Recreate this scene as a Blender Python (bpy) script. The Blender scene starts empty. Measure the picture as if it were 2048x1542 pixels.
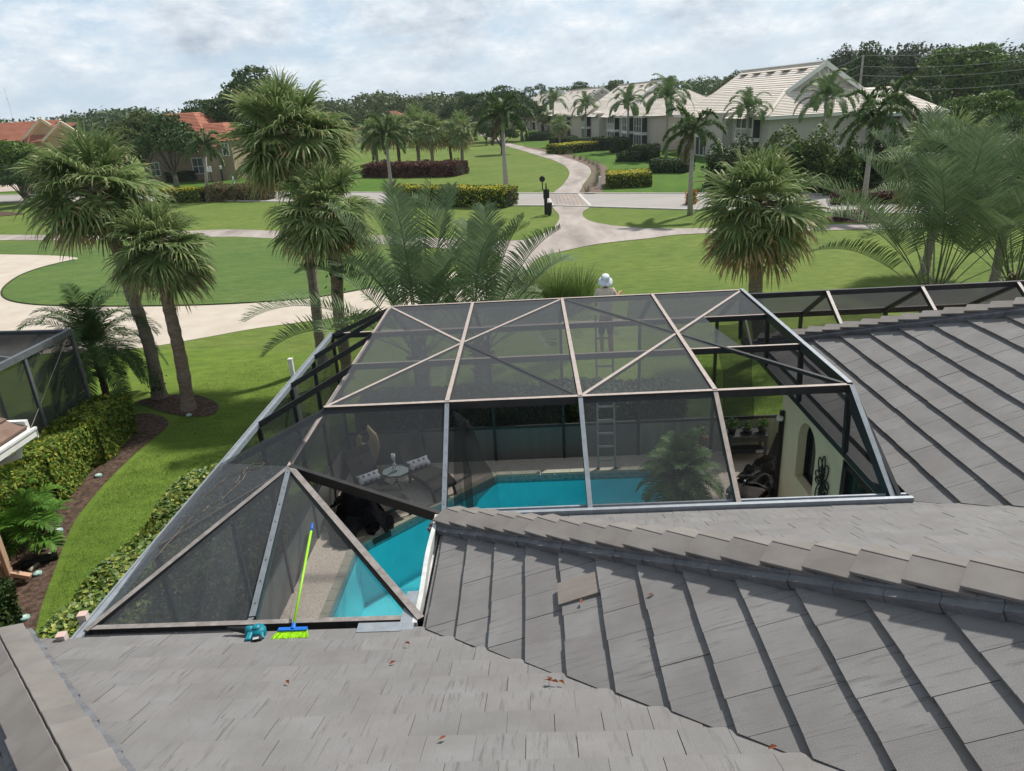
import bpy, math, random
import numpy as np
from mathutils import Vector, Matrix
random.seed(7); rng = np.random.default_rng(7)
S = bpy.context.scene
COL = S.collection
R = math.radians
# ---------------------------------------------------------------- camera, sky, sun, exposure
H = 7.5                                   # eye height above the lawn
F, PITCH, ROLL, AZ = 1443.2, .3728124, .0574097, .0379303
def _rot():
    cp, sp = math.cos(PITCH), math.sin(PITCH)
    fw = np.array([0, cp, -sp]); rt = np.array([1, 0, 0.]); dn = -np.array([0, sp, cp])
    c, s = math.cos(ROLL), math.sin(ROLL)
    m = np.stack([c*rt+s*dn, -s*rt+c*dn, fw], 1)
    ca, sa = math.cos(AZ), math.sin(AZ)
    return np.array([[ca, -sa, 0], [sa, ca, 0], [0, 0, 1]]) @ m
CM = _rot()
cam = bpy.data.cameras.new('camera'); cam.sensor_width = 36; cam.lens = F/2048*36
cam.clip_start = .05; cam.clip_end = 5000
co = bpy.data.objects.new('camera', cam); COL.objects.link(co); S.camera = co
mw = Matrix.Identity(4)
for i in range(3):
    mw[i][0] = CM[i, 0]; mw[i][1] = -CM[i, 1]; mw[i][2] = -CM[i, 2]
mw[2][3] = H; co.matrix_world = mw

S.view_settings.view_transform = 'Standard'; S.view_settings.look = 'None'
S.view_settings.exposure = 0.22; S.view_settings.gamma = 1
S.cycles.transparent_max_bounces = 24; S.cycles.max_bounces = 6
S.cycles.use_denoising = True
SUN_EL, SUN_AZ = R(49), R(50)             # azimuth measured from +X towards +Y
sd = Vector((math.cos(SUN_EL)*math.cos(SUN_AZ), math.cos(SUN_EL)*math.sin(SUN_AZ), math.sin(SUN_EL)))
sl = bpy.data.lights.new('sun', 'SUN'); sl.energy = 4.4; sl.angle = R(2.6); sl.color = (1, .95, .87)
so = bpy.data.objects.new('sun', sl); COL.objects.link(so)
so.rotation_euler = sd.to_track_quat('Z', 'Y').to_euler()

W = bpy.data.worlds.new('World'); S.world = W; W.use_nodes = True
def N(nt, t, loc=None, **kw):
    n = nt.nodes.new(t)
    for k, v in kw.items():
        if k.startswith('i_'):
            key = k[2:]; key = int(key) if key.isdigit() else key
            n.inputs[key].default_value = v
        else: setattr(n, k, v)
    return n
def build_world():
    nt = W.node_tree; nt.nodes.clear(); L = nt.links.new
    out = N(nt, 'ShaderNodeOutputWorld'); bg = N(nt, 'ShaderNodeBackground'); bg.inputs[1].default_value = .1
    sky = N(nt, 'ShaderNodeTexSky'); sky.sky_type = 'NISHITA'; sky.sun_disc = False
    sky.sun_elevation = SUN_EL; sky.sun_rotation = math.pi/2-SUN_AZ; sky.air_density = 1; sky.dust_density = 1.5
    tc = N(nt, 'ShaderNodeTexCoord')
    mp = N(nt, 'ShaderNodeMapping'); mp.inputs['Scale'].default_value = (1, 1, 2.3); mp.inputs['Location'].default_value = (.35, .1, .2)
    L(tc.outputs['Generated'], mp.inputs[0])
    n1 = N(nt, 'ShaderNodeTexNoise', i_Scale=6.5, i_Detail=13, i_Roughness=.65, i_Distortion=.12); L(mp.outputs[0], n1.inputs['Vector'])
    mp2 = N(nt, 'ShaderNodeMapping'); mp2.inputs['Scale'].default_value = (1, 1, 2.3); mp2.inputs['Location'].default_value = (.35, .1, .245)
    L(tc.outputs['Generated'], mp2.inputs[0])
    n2 = N(nt, 'ShaderNodeTexNoise', i_Scale=6.5, i_Detail=13, i_Roughness=.65, i_Distortion=.12); L(mp2.outputs[0], n2.inputs['Vector'])
    # cover: where there is cloud at all
    cov = N(nt, 'ShaderNodeValToRGB'); cov.color_ramp.elements[0].position = .36; cov.color_ramp.elements[1].position = .56
    L(n1.outputs[0], cov.inputs[0])
    # underside grey against lit tops
    und = N(nt, 'ShaderNodeValToRGB'); e = und.color_ramp.elements
    e[0].position = .38; e[0].color = (9.0, 9.2, 9.3, 1); e[1].position = .66; e[1].color = (4.1, 4.8, 5.6, 1)
    m = und.color_ramp.elements.new(.5); m.color = (6.9, 7.45, 8.0, 1)
    L(n2.outputs[0], und.inputs[0])
    gap = N(nt, 'ShaderNodeMix', data_type='RGBA'); gap.inputs[0].default_value = .82
    L(sky.outputs[0], gap.inputs['A']); gap.inputs['B'].default_value = (4.9, 6.3, 7.7, 1)
    mx = N(nt, 'ShaderNodeMix', data_type='RGBA'); L(cov.outputs[0], mx.inputs[0]); L(gap.outputs['Result'], mx.inputs['A']); L(und.outputs[0], mx.inputs['B'])
    # far clouds merge into a pale veil low down
    sx = N(nt, 'ShaderNodeSeparateXYZ'); L(tc.outputs['Generated'], sx.inputs[0])
    mr = N(nt, 'ShaderNodeMapRange'); mr.inputs[1].default_value = 0; mr.inputs[2].default_value = .07; mr.inputs[3].default_value = .6; mr.inputs[4].default_value = 0
    L(sx.outputs[2], mr.inputs[0])
    mv = N(nt, 'ShaderNodeMix', data_type='RGBA'); L(mr.outputs[0], mv.inputs[0]); L(mx.outputs['Result'], mv.inputs['A']); mv.inputs['B'].default_value = (5.9, 6.8, 7.6, 1)
    mo = N(nt, 'ShaderNodeMapRange'); mo.inputs[1].default_value = .12; mo.inputs[2].default_value = .45; mo.inputs[3].default_value = 1; mo.inputs[4].default_value = .62; L(sx.outputs[2], mo.inputs[0]); L(mo.outputs[0], bg.inputs[1])
    mk = N(nt, 'ShaderNodeMath', operation='MULTIPLY', i_1=.1); L(mo.outputs[0], mk.inputs[0]); L(mk.outputs[0], bg.inputs[1])
    L(mv.outputs['Result'], bg.inputs[0]); L(bg.outputs[0], out.inputs[0])
build_world()

# ---------------------------------------------------------------- measuring helpers (photo pixel -> place)
def ray(x, y): return CM @ np.array([x-1024, y-771, F])
def g(x, y, z=0.):
    d = ray(x, y); t = (z-H)/d[2]; return Vector((d[0]*t, d[1]*t, z))
def gy(x, y, Y):
    d = ray(x, y); t = Y/d[1]; return Vector((d[0]*t, Y, H+d[2]*t))
def gx(x, y, X):
    d = ray(x, y); t = X/d[0]; return Vector((X, d[1]*t, H+d[2]*t))

# ---------------------------------------------------------------- materials
MATS = {}
def mat(name, col, rough=.8, var=.15, scale=4., bump=0., bscale=None, spec=.3, metal=0., col2=None, detail=6., coord='Object',
        stretch=(1, 1, 1), island=0., trans=0., emis=None, thr=None, hue=0.):
    if name in MATS: return MATS[name]
    m = bpy.data.materials.new(name); m.use_nodes = True; nt = m.node_tree; L = nt.links.new
    b = nt.nodes['Principled BSDF']; b.inputs['Roughness'].default_value = rough; b.inputs['Metallic'].default_value = metal
    b.inputs['Specular IOR Level'].default_value = spec
    tc = N(nt, 'ShaderNodeTexCoord'); mp = N(nt, 'ShaderNodeMapping'); mp.inputs['Scale'].default_value = stretch
    L(tc.outputs[coord], mp.inputs[0])
    no = N(nt, 'ShaderNodeTexNoise', i_Scale=scale, i_Detail=detail, i_Roughness=.6); L(mp.outputs[0], no.inputs['Vector'])
    c2 = col2 if col2 else tuple(min(1, c*(1+var*1.6)) for c in col)
    c1 = col if col2 else tuple(c*(1-var) for c in col)
    rp = N(nt, 'ShaderNodeValToRGB'); e = rp.color_ramp.elements
    lo, hi = thr if thr else (.3, .7)
    e[0].position = lo; e[0].color = (*c1, 1); e[1].position = hi; e[1].color = (*c2, 1); L(no.outputs[0], rp.inputs[0])
    last = rp.outputs[0]
    if island:
        ge = N(nt, 'ShaderNodeNewGeometry'); hs = N(nt, 'ShaderNodeHueSaturation')
        mr = N(nt, 'ShaderNodeMapRange'); mr.inputs[3].default_value = 1-island; mr.inputs[4].default_value = 1+island
        L(ge.outputs['Random Per Island'], mr.inputs[0]); L(mr.outputs[0], hs.inputs['Value']); L(last, hs.inputs['Color'])
        if hue:
            m3 = N(nt, 'ShaderNodeMath', operation='MULTIPLY'); m3.inputs[1].default_value = 7.31
            m4 = N(nt, 'ShaderNodeMath', operation='FRACT'); mr2 = N(nt, 'ShaderNodeMapRange')
            mr2.inputs[3].default_value = .5-hue; mr2.inputs[4].default_value = .5+hue
            L(ge.outputs['Random Per Island'], m3.inputs[0]); L(m3.outputs[0], m4.inputs[0]); L(m4.outputs[0], mr2.inputs[0]); L(mr2.outputs[0], hs.inputs['Hue'])
        last = hs.outputs[0]
    L(last, b.inputs['Base Color'])
    if bump:
        nb = N(nt, 'ShaderNodeTexNoise', i_Scale=bscale or scale*6, i_Detail=4); L(mp.outputs[0], nb.inputs['Vector'])
        bp = N(nt, 'ShaderNodeBump', i_Strength=bump, i_Distance=.02); L(nb.outputs[0], bp.inputs['Height']); L(bp.outputs[0], b.inputs['Normal'])
    if trans:
        tr = N(nt, 'ShaderNodeBsdfTranslucent'); mx = N(nt, 'ShaderNodeMixShader', i_0=trans)
        L(last, tr.inputs[0]); L(b.outputs[0], mx.inputs[1]); L(tr.outputs[0], mx.inputs[2]); L(mx.outputs[0], nt.nodes['Material Output'].inputs[0])
    if emis: b.inputs['Emission Color'].default_value = (*emis, 1)
    MATS[name] = m; return m

def screen_mat(name, col, dens, streak=.0):
    """woven mesh seen from afar: threads cover a share of the view that grows at grazing angles"""
    m = bpy.data.materials.new(name); m.use_nodes = True; nt = m.node_tree; L = nt.links.new; nt.nodes.clear()
    out = N(nt, 'ShaderNodeOutputMaterial'); ge = N(nt, 'ShaderNodeNewGeometry')
    dt = N(nt, 'ShaderNodeVectorMath', operation='DOT_PRODUCT'); L(ge.outputs['Normal'], dt.inputs[0]); L(ge.outputs['Incoming'], dt.inputs[1])
    ab = N(nt, 'ShaderNodeMath', operation='ABSOLUTE'); L(dt.outputs['Value'], ab.inputs[0])
    ad = N(nt, 'ShaderNodeMath', operation='MAXIMUM', i_1=.12); L(ab.outputs[0], ad.inputs[0])
    tc = N(nt, 'ShaderNodeTexCoord')
    n1 = N(nt, 'ShaderNodeTexNoise', i_Scale=1.1, i_Detail=4); L(tc.outputs['Object'], n1.inputs['Vector'])
    mr = N(nt, 'ShaderNodeMapRange'); mr.inputs[1].default_value = .3; mr.inputs[2].default_value = .7; mr.inputs[3].default_value = dens*.9; mr.inputs[4].default_value = dens*1.1
    L(n1.outputs[0], mr.inputs[0])
    dv = N(nt, 'ShaderNodeMath', operation='DIVIDE'); L(mr.outputs[0], dv.inputs[0]); L(ad.outputs[0], dv.inputs[1])
    ng = N(nt, 'ShaderNodeMath', operation='MULTIPLY', i_1=-1.); L(dv.outputs[0], ng.inputs[0])
    ex = N(nt, 'ShaderNodeMath', operation='EXPONENT'); L(ng.outputs[0], ex.inputs[0])
    df = N(nt, 'ShaderNodeBsdfDiffuse'); tl = N(nt, 'ShaderNodeBsdfTranslucent'); tr = N(nt, 'ShaderNodeBsdfTransparent')
    # pale drops and dust caught in the weave
    mp = N(nt, 'ShaderNodeMapping'); mp.inputs['Scale'].default_value = (60, 22, 22); L(tc.outputs['Object'], mp.inputs[0])
    n2 = N(nt, 'ShaderNodeTexNoise', i_Scale=1., i_Detail=3, i_Roughness=.7); L(mp.outputs[0], n2.inputs['Vector'])
    rp = N(nt, 'ShaderNodeValToRGB'); e = rp.color_ramp.elements; e[0].position = .6; e[0].color = (*col, 1); e[1].position = .74
    k = 1+streak*5; e[1].color = (*[min(.6, c*k+.02*streak) for c in col], 1); L(n2.outputs[0], rp.inputs[0])
    L(rp.outputs[0], df.inputs[0]); L(rp.outputs[0], tl.inputs[0])
    m1 = N(nt, 'ShaderNodeMixShader', i_0=.25); L(df.outputs[0], m1.inputs[1]); L(tl.outputs[0], m1.inputs[2])
    m2 = N(nt, 'ShaderNodeMixShader'); L(ex.outputs[0], m2.inputs[0]); L(m1.outputs[0], m2.inputs[1]); L(tr.outputs[0], m2.inputs[2])
    L(m2.outputs[0], out.inputs[0]); return m

# ---------------------------------------------------------------- mesh helpers
class MB:
    def __init__(s): s.v = []; s.f = []; s.m = []; s.uv = []; s.smooth = False; s.arr = []
    def face(s, pts, mi=0, uv=None):
        k = len(s.v); s.v += [tuple(p) for p in pts]; s.f.append(tuple(range(k, k+len(pts)))); s.m.append(mi); s.uv.append(uv)
    def poly(s, vs, fs, mi=0):
        k = len(s.v); s.v += [tuple(p) for p in vs]
        for f in fs: s.f.append(tuple(i+k for i in f)); s.m.append(mi); s.uv.append(None)
    def box(s, c, size, rz=0, mi=0, top=None, M=None):
        x, y, z = [d/2 for d in size]
        vs = [Vector(p) for p in ((-x,-y,-z),(x,-y,-z),(x,y,-z),(-x,y,-z),(-x,-y,z),(x,-y,z),(x,y,z),(-x,y,z))]
        m = M if M is not None else Matrix.Rotation(rz, 3, 'Z')
        vs = [m @ v + Vector(c) for v in vs]; k = len(s.v)
        s.v += [tuple(v) for v in vs]
        for i, f in enumerate(((0,3,2,1),(4,5,6,7),(0,1,5,4),(1,2,6,5),(2,3,7,6),(3,0,4,7))):
            s.f.append(tuple(j+k for j in f)); s.m.append(top if (top is not None and i == 1) else mi); s.uv.append(None)
    def box2(s, a, b, mi=0, top=None):
        s.box([(a[i]+b[i])/2 for i in range(3)], [abs(b[i]-a[i]) for i in range(3)], 0, mi, top)
    def bar(s, a, b, w, h, up=(0, 0, 1), mi=0, top=None):
        """rectangular bar from a to b, its top face towards up"""
        a, b = Vector(a), Vector(b); d = b-a; L = d.length
        if L < 1e-6: return
        d.normalize(); u = Vector(up); sd = d.cross(u)
        if sd.length < 1e-4: sd = d.cross(Vector((1, 0, 0)))
        sd.normalize(); u = sd.cross(d).normalized()
        M = Matrix((sd, d, u)).transposed(); s.box((a+b)/2, (w, L, h), 0, mi, top, M)
    def tube(s, pts, rad, n=8, mi=0, cap=True, squash=None):
        pts = [Vector(p) for p in pts]; m = len(pts)
        if not hasattr(rad, '__len__'): rad = [rad]*m
        k = len(s.v); prev = None
        for i, p in enumerate(pts):
            d = (pts[min(i+1, m-1)]-pts[max(i-1, 0)])
            if d.length < 1e-9: d = Vector((0, 0, 1))
            d.normalize()
            if prev is None:
                a = d.cross(Vector((0, 0, 1)))
                if a.length < .05: a = d.cross(Vector((0, 1, 0)))
            else: a = prev-d*prev.dot(d)
            a.normalize(); prev = a; b = d.cross(a)
            for j in range(n):
                t = 2*math.pi*j/n; s.v.append(tuple(p+(a*math.cos(t)+b*math.sin(t))*rad[i]))
        for i in range(m-1):
            for j in range(n):
                s.f.append((k+i*n+j, k+i*n+(j+1) % n, k+(i+1)*n+(j+1) % n, k+(i+1)*n+j)); s.m.append(mi); s.uv.append(None)
        if cap:
            s.f.append(tuple(k+j for j in range(n))[::-1]); s.m.append(mi); s.uv.append(None)
            s.f.append(tuple(k+(m-1)*n+j for j in range(n))); s.m.append(mi); s.uv.append(None)
    def lathe(s, prof, c=(0, 0, 0), n=20, mi=0, M=None, wob=None):
        """profile of (radius, height) turned round the vertical"""
        k = len(s.v); c = Vector(c)
        for i, (r, z) in enumerate(prof):
            for j in range(n):
                t = 2*math.pi*j/n; p = Vector((r*math.cos(t), r*math.sin(t), z+(wob(i, t) if wob else 0)))
                if M is not None: p = M @ p
                s.v.append(tuple(p+c))
        for i in range(len(prof)-1):
            for j in range(n):
                s.f.append((k+i*n+j, k+i*n+(j+1) % n, k+(i+1)*n+(j+1) % n, k+(i+1)*n+j)); s.m.append(mi); s.uv.append(None)
        if prof[0][0] > 1e-4: s.f.append(tuple(k+j for j in range(n))[::-1]); s.m.append(mi); s.uv.append(None)
        if prof[-1][0] > 1e-4: s.f.append(tuple(k+(len(prof)-1)*n+j for j in range(n))); s.m.append(mi); s.uv.append(None)
    def prism(s, poly, z0, z1, mi=0, top=None):
        n = len(poly); k = len(s.v)
        for z in (z0, z1): s.v += [(p[0], p[1], z) for p in poly]
        s.f.append(tuple(range(k, k+n))[::-1]); s.m.append(mi); s.uv.append(None)
        s.f.append(tuple(range(k+n, k+2*n))); s.m.append(mi if top is None else top); s.uv.append(None)
        for i in range(n):
            j = (i+1) % n; s.f.append((k+i, k+j, k+n+j, k+n+i)); s.m.append(mi); s.uv.append(None)
    def extrude(s, poly, off, mi=0):
        """any planar 3D polygon pushed along off"""
        n = len(poly); k = len(s.v); off = Vector(off)
        s.v += [tuple(p) for p in poly]+[tuple(Vector(p)+off) for p in poly]
        s.f.append(tuple(range(k, k+n))[::-1]); s.f.append(tuple(range(k+n, k+2*n))); s.m += [mi, mi]; s.uv += [None, None]
        for i in range(n):
            j = (i+1) % n; s.f.append((k+i, k+j, k+n+j, k+n+i)); s.m.append(mi); s.uv.append(None)
    def build(s, name, mats, parent=None, smooth=False, bevel=0):
        if not isinstance(mats, (list, tuple)): mats = [mats]
        me = bpy.data.meshes.new(name); nv = len(s.v)
        me.from_pydata(s.v, [], s.f)
        for m in mats: me.materials.append(m)
        me.polygons.foreach_set('material_index', s.m)
        if any(u is not None for u in s.uv):
            ul = me.uv_layers.new(name='UVMap'); data = []
            for f, u in zip(s.f, s.uv): data += [c for p in (u if u is not None else [(0, 0)]*len(f)) for c in p]
            ul.data.foreach_set('uv', data)
        if smooth: me.polygons.foreach_set('use_smooth', [True]*len(s.f))
        me.update()
        o = bpy.data.objects.new(name, me); COL.objects.link(o)
        if parent is not None: o.parent = parent
        if bevel:
            b = o.modifiers.new('edge', 'BEVEL'); b.width = bevel; b.segments = 2; b.limit_method = 'ANGLE'
        return o
def raw_mesh(name, V, F4, mi, mats, parent=None, smooth=False, tri=False):
    """big meshes straight from arrays; F4 is (n,4) or (n,3)"""
    me = bpy.data.meshes.new(name); k = F4.shape[1]; n = len(F4)
    me.vertices.add(len(V)); me.vertices.foreach_set('co', np.asarray(V, np.float32).ravel())
    me.loops.add(n*k); me.loops.foreach_set('vertex_index', F4.astype(np.int32).ravel())
    me.polygons.add(n); me.polygons.foreach_set('loop_start', np.arange(0, n*k, k, dtype=np.int32))
    try: me.polygons.foreach_set('loop_total', np.full(n, k, np.int32))
    except Exception: pass
    if not isinstance(mats, (list, tuple)): mats = [mats]
    for m in mats: me.materials.append(m)
    if mi is not None: me.polygons.foreach_set('material_index', np.asarray(mi, np.int32))
    if smooth: me.polygons.foreach_set('use_smooth', np.ones(n, bool))
    me.update(calc_edges=True); me.validate()
    o = bpy.data.objects.new(name, me); COL.objects.link(o)
    if parent is not None: o.parent = parent
    return o
def tag(o, label, cat, group=None):
    o['label'] = label; o['category'] = cat
    if group: o['group'] = group
    return o
def struct(o, kind='structure', label=None):
    o['kind'] = kind
    if label: o['label'] = label
    return o
def thing(name, label, cat, loc=(0, 0, 0), rz=0, group=None, scale=1):
    o = bpy.data.objects.new(name, None); COL.objects.link(o); o.location = loc; o.rotation_euler = (0, 0, rz)
    o.scale = (scale,)*3 if not hasattr(scale, '__len__') else scale
    o.empty_display_size = .2
    return tag(o, label, cat, group)
def dup(root, loc, rz=0, scale=1, label=None, group=None):
    r = root.copy(); COL.objects.link(r); r.location = loc; r.rotation_euler = (0, 0, rz)
    r.scale = (scale,)*3 if not hasattr(scale, '__len__') else scale
    if label: r['label'] = label
    if group: r['group'] = group
    for ch in list(root.children):
        c = ch.copy(); COL.objects.link(c); c.parent = r
        for gch in list(ch.children):
            d = gch.copy(); COL.objects.link(d); d.parent = c
    return r
def rel(pts, o):                                           # world points into a thing's own frame
    o_l = Vector(o); return [Vector(p)-o_l for p in pts]

# colours of things (real base colours)
GRASS = mat('grass_ground', (.06, .13, .016), .95, .3, .35, bump=.5, bscale=40, spec=.1, col2=(.135, .21, .035), thr=(.3, .72))
M = dict(
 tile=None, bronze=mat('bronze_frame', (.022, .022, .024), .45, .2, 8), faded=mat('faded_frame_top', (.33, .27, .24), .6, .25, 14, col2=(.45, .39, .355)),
 silver=mat('aluminium_gutter', (.27, .30, .335), .45, .12, 10, metal=.2), white=mat('white_paint', (.72, .72, .70), .5, .06, 6),
 black=mat('black_paint', (.015, .015, .016), .5, .2, 8), concrete=mat('concrete', (.42, .39, .35), .9, .15, 8, bump=.3),
)
# ================================================================ ground
def sheet(name, pts, z, m, label=None, holes=None, kind='structure'):
    mb = MB()
    from mathutils.geometry import tessellate_polygon
    loops = [[Vector((p[0], p[1], 0)) for p in pts]]+[[Vector((p[0], p[1], 0)) for p in h] for h in (holes or [])]
    flat = [p for l in loops for p in l]
    tris = tessellate_polygon(loops); mb.poly([(p[0], p[1], z) for p in flat], [])
    for t in tris:
        a, b, c = [flat[i] for i in t]
        if (b-a).cross(c-a).z < 0: t = t[::-1]
        mb.f.append(tuple(t)); mb.m.append(0); mb.uv.append(None)
    o = mb.build(name, m); o['kind'] = kind
    if label: o['label'] = label
    return o
def smooth_loop(pts, n=6, closed=True):
    """Catmull-Rom through ground points so edges of paths and sand are curved"""
    out = []; m = len(pts)
    for i in range(m if closed else m-1):
        p0, p1, p2, p3 = [np.array(pts[(i+k) % m] if closed else pts[min(max(i+k, 0), m-1)], float)[:2] for k in (-1, 0, 1, 2)]
        for j in range(n):
            t = j/n
            out.append(tuple(.5*((2*p1)+(-p0+p2)*t+(2*p0-5*p1+4*p2-p3)*t*t+(-p0+3*p1-3*p2+p3)*t**3)))
    if not closed: out.append(tuple(pts[-1][:2]))
    return out
def G2(*px): return [g(*p)[:2] for p in px]

def grass_mat(name, c1, c2, c3, stripe=0., sdir=0., blade=38):
    """mown turf: broad patches, finer mottling and pale dry flecks"""
    m = bpy.data.materials.new(name); m.use_nodes = True; nt = m.node_tree; L = nt.links.new; b = nt.nodes['Principled BSDF']
    b.inputs['Roughness'].default_value = .95; b.inputs['Specular IOR Level'].default_value = .12
    tc = N(nt, 'ShaderNodeTexCoord')
    n1 = N(nt, 'ShaderNodeTexNoise', i_Scale=.13, i_Detail=5, i_Roughness=.6); n2 = N(nt, 'ShaderNodeTexNoise', i_Scale=2.3, i_Detail=8, i_Roughness=.78)
    mpx = N(nt, 'ShaderNodeMapping'); mpx.inputs['Scale'].default_value = (.5, 1.3, 1); L(tc.outputs['Object'], mpx.inputs[0]); L(mpx.outputs[0], n2.inputs['Vector'])
    n3 = N(nt, 'ShaderNodeTexNoise', i_Scale=9, i_Detail=8, i_Roughness=.85)
    for n in (n1, n3): L(tc.outputs['Object'], n.inputs['Vector'])
    r1 = N(nt, 'ShaderNodeValToRGB'); e = r1.color_ramp.elements; e[0].position = .36; e[0].color = (*c1, 1); e[1].position = .64; e[1].color = (*c2, 1)
    src = n1.outputs[0]
    if stripe:
        mp = N(nt, 'ShaderNodeMapping'); mp.inputs['Rotation'].default_value = (0, 0, sdir); L(tc.outputs['Object'], mp.inputs[0])
        wv = N(nt, 'ShaderNodeTexWave', i_Scale=.16, i_Distortion=1.2); wv.bands_direction = 'X'; wv.inputs['Detail'].default_value = 2; L(mp.outputs[0], wv.inputs['Vector'])
        mx0 = N(nt, 'ShaderNodeMix', data_type='FLOAT'); mx0.inputs[0].default_value = stripe; L(n1.outputs[0], mx0.inputs[2]); L(wv.outputs[1], mx0.inputs[3]); src = mx0.outputs[0]
    L(src, r1.inputs[0])
    r2 = N(nt, 'ShaderNodeValToRGB'); e = r2.color_ramp.elements; e[0].position = .3; e[0].color = (.52, .56, .54, 1); e[1].position = .7; e[1].color = (1.42, 1.33, 1.2, 1); L(n2.outputs[0], r2.inputs[0])
    mm = N(nt, 'ShaderNodeMix', data_type='RGBA', blend_type='MULTIPLY'); mm.inputs[0].default_value = .8; L(r1.outputs[0], mm.inputs['A']); L(r2.outputs[0], mm.inputs['B'])
    r3 = N(nt, 'ShaderNodeValToRGB'); e = r3.color_ramp.elements; e[0].position = .56; e[0].color = (0, 0, 0, 1); e[1].position = .76; e[1].color = (.7, .7, .7, 1); L(n3.outputs[0], r3.inputs[0])
    mx = N(nt, 'ShaderNodeMix', data_type='RGBA'); L(r3.outputs[0], mx.inputs[0]); L(mm.outputs['Result'], mx.inputs['A']); mx.inputs['B'].default_value = (*c3, 1)
    L(mx.outputs['Result'], b.inputs['Base Color'])
    nb = N(nt, 'ShaderNodeTexNoise', i_Scale=blade, i_Detail=3); L(tc.outputs['Object'], nb.inputs['Vector'])
    bp = N(nt, 'ShaderNodeBump', i_Strength=.7, i_Distance=.03); L(nb.outputs[0], bp.inputs['Height']); L(bp.outputs[0], b.inputs['Normal'])
    return m
G_far = grass_mat('golf_turf', (.104, .164, .036), (.144, .198, .048), (.21, .21, .08), .07, .5, 14)
G_near = grass_mat('yard_turf', (.105, .175, .028), (.145, .22, .040), (.18, .21, .055))
G_isl = grass_mat('green_turf', (.085, .150, .045), (.115, .175, .052), (.2, .21, .08), .10, 1.35, 30)
G_condo = grass_mat('condo_turf', (.060, .135, .020), (.088, .165, .026), (.14, .17, .05), .1, .2, 14)
SAND = mat('shell_sand', (.47, .41, .34), .95, .12, .8, bump=.5, bscale=18, spec=.1, col2=(.56, .50, .43), detail=9)
MULCH = mat('mulch', (.050, .032, .024), .95, .3, 9, bump=1., bscale=45, spec=.1, col2=(.16, .11, .085), detail=9, thr=(.35, .68))
PATH = mat('path_asphalt', (.19, .165, .15), .9, .15, .6, bump=.3, bscale=30, col2=(.42, .37, .34), detail=12, stretch=(1, .3, 1), thr=(.25, .62))
ROAD = mat('road_asphalt', (.30, .28, .265), .9, .12, .5, bump=.3, bscale=25, col2=(.37, .345, .33), detail=9, stretch=(.3, 1, 1))
KERB = mat('kerb_concrete', (.45, .43, .40), .9, .12, 3)
HOLE = [(-4.0, 5.0), (4.0, 5.0), (4.0, 14.3), (-4.0, 14.3)]
sheet('ground', [(-880,-50),(880,-50),(880,690),(-880,690)], 0, G_far, holes=[HOLE])
sheet('near_lawn', [(-60, -5), (60, -5), (60, 22), (30, 22), (12, 22.5), (6, 22.6), (0, 22.2), (-3, 22.4), (-7, 22.6), (-11.2, 24), (-60, 25)], .006, G_near, holes=[HOLE])
# sand waste area round the green
sand_out = G2((-500,500),(-100,505),(0,508),(100,510),(160,516),(260,540),(420,560),(600,560),(760,545),(900,545),(1000,552),(1050,562),(1090,575),(1060,590),(900,608),(780,620),(700,632),(600,645),(500,659),(400,677),(275,697),(120,705),(-60,725),(-500,760))
sheet('sand_path', smooth_loop(sand_out), .012, SAND)
isl = G2((150,520),(90,534),(40,552),(6,578),(12,598),(60,609),(150,613),(300,613),(450,609),(620,597),(740,577),(850,560),(900,535),(840,510),(700,490),(560,478),(430,470),(300,472),(180,480),(40,484),(-120,487),(-300,488),(-300,503),(-100,507),(0,509),(100,511),(150,515))
sheet('golf_green', smooth_loop(isl[:14]+isl[14:], 4), .018, G_isl)
# raised turf lip of the green
mb = MB(); lip = smooth_loop([Vector((*p, .02)) for p in isl[:13]], 6, False)
mb.tube([(p[0], p[1], .015) for p in lip], .05, 6); struct(mb.build('turf_edge', mat('turf_edge', (.035, .05, .015), .95, .3, 6)))
# cart path through the near fairway
pB = G2((-300,468),(0,470),(200,470),(430,460),(520,461),(740,470),(900,478),(1010,482),(1060,478),(1098,462),(1116,444),(1118,430),(1108,412),(1176,413),(1166,424),(1168,435),(1186,444),(1230,452),(1300,457),(1390,457),(1660,450),(2100,438),(2400,430),(2400,443),(2100,452),(1700,460),(1390,468),(1300,477),(1200,488),(1130,502),(1080,516),(1050,545),(1040,575),(1000,580),(985,560),(1000,530),(990,505),(900,498),(740,488),(520,476),(430,474),(200,480),(0,481),(-300,480))
sheet('cart_path', smooth_loop(pB, 4), .024, PATH)
pA = G2((1108,388),(1125,371),(1137,354),(1138,343),(1128,331),(1105,320),(1075,311),(1050,303),(1030,297),(1000,288),(960,270),(935,258),(922,248),(930,246),(960,256),(985,268),(1012,284),(1045,293),(1072,299),(1100,306),(1140,317),(1170,329),(1182,341),(1178,354),(1165,371),(1158,388))
sheet('cart_path', smooth_loop(pA, 4), .024, PATH)
road_n = [(-600,398),(-300,396),(0,391),(250,387),(450,384),(800,386),(1030,387),(1380,388),(1700,389),(2100,389),(2500,387)]
road_s = [(2500,438),(2100,432),(1700,426),(1380,420),(1110,412),(1030,412),(800,408),(450,402),(250,403),(0,404),(-300,408),(-600,412)]
rn, rs = G2(*road_n), G2(*road_s)
sheet('road', rn+rs, .030, ROAD)
for e in (rn, rs):
    mb = MB()
    for a, b in zip(e[:-1], e[1:]): mb.bar((*a, .04), (*b, .04), .28, .08)
    struct(mb.build('kerb', KERB))
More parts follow.
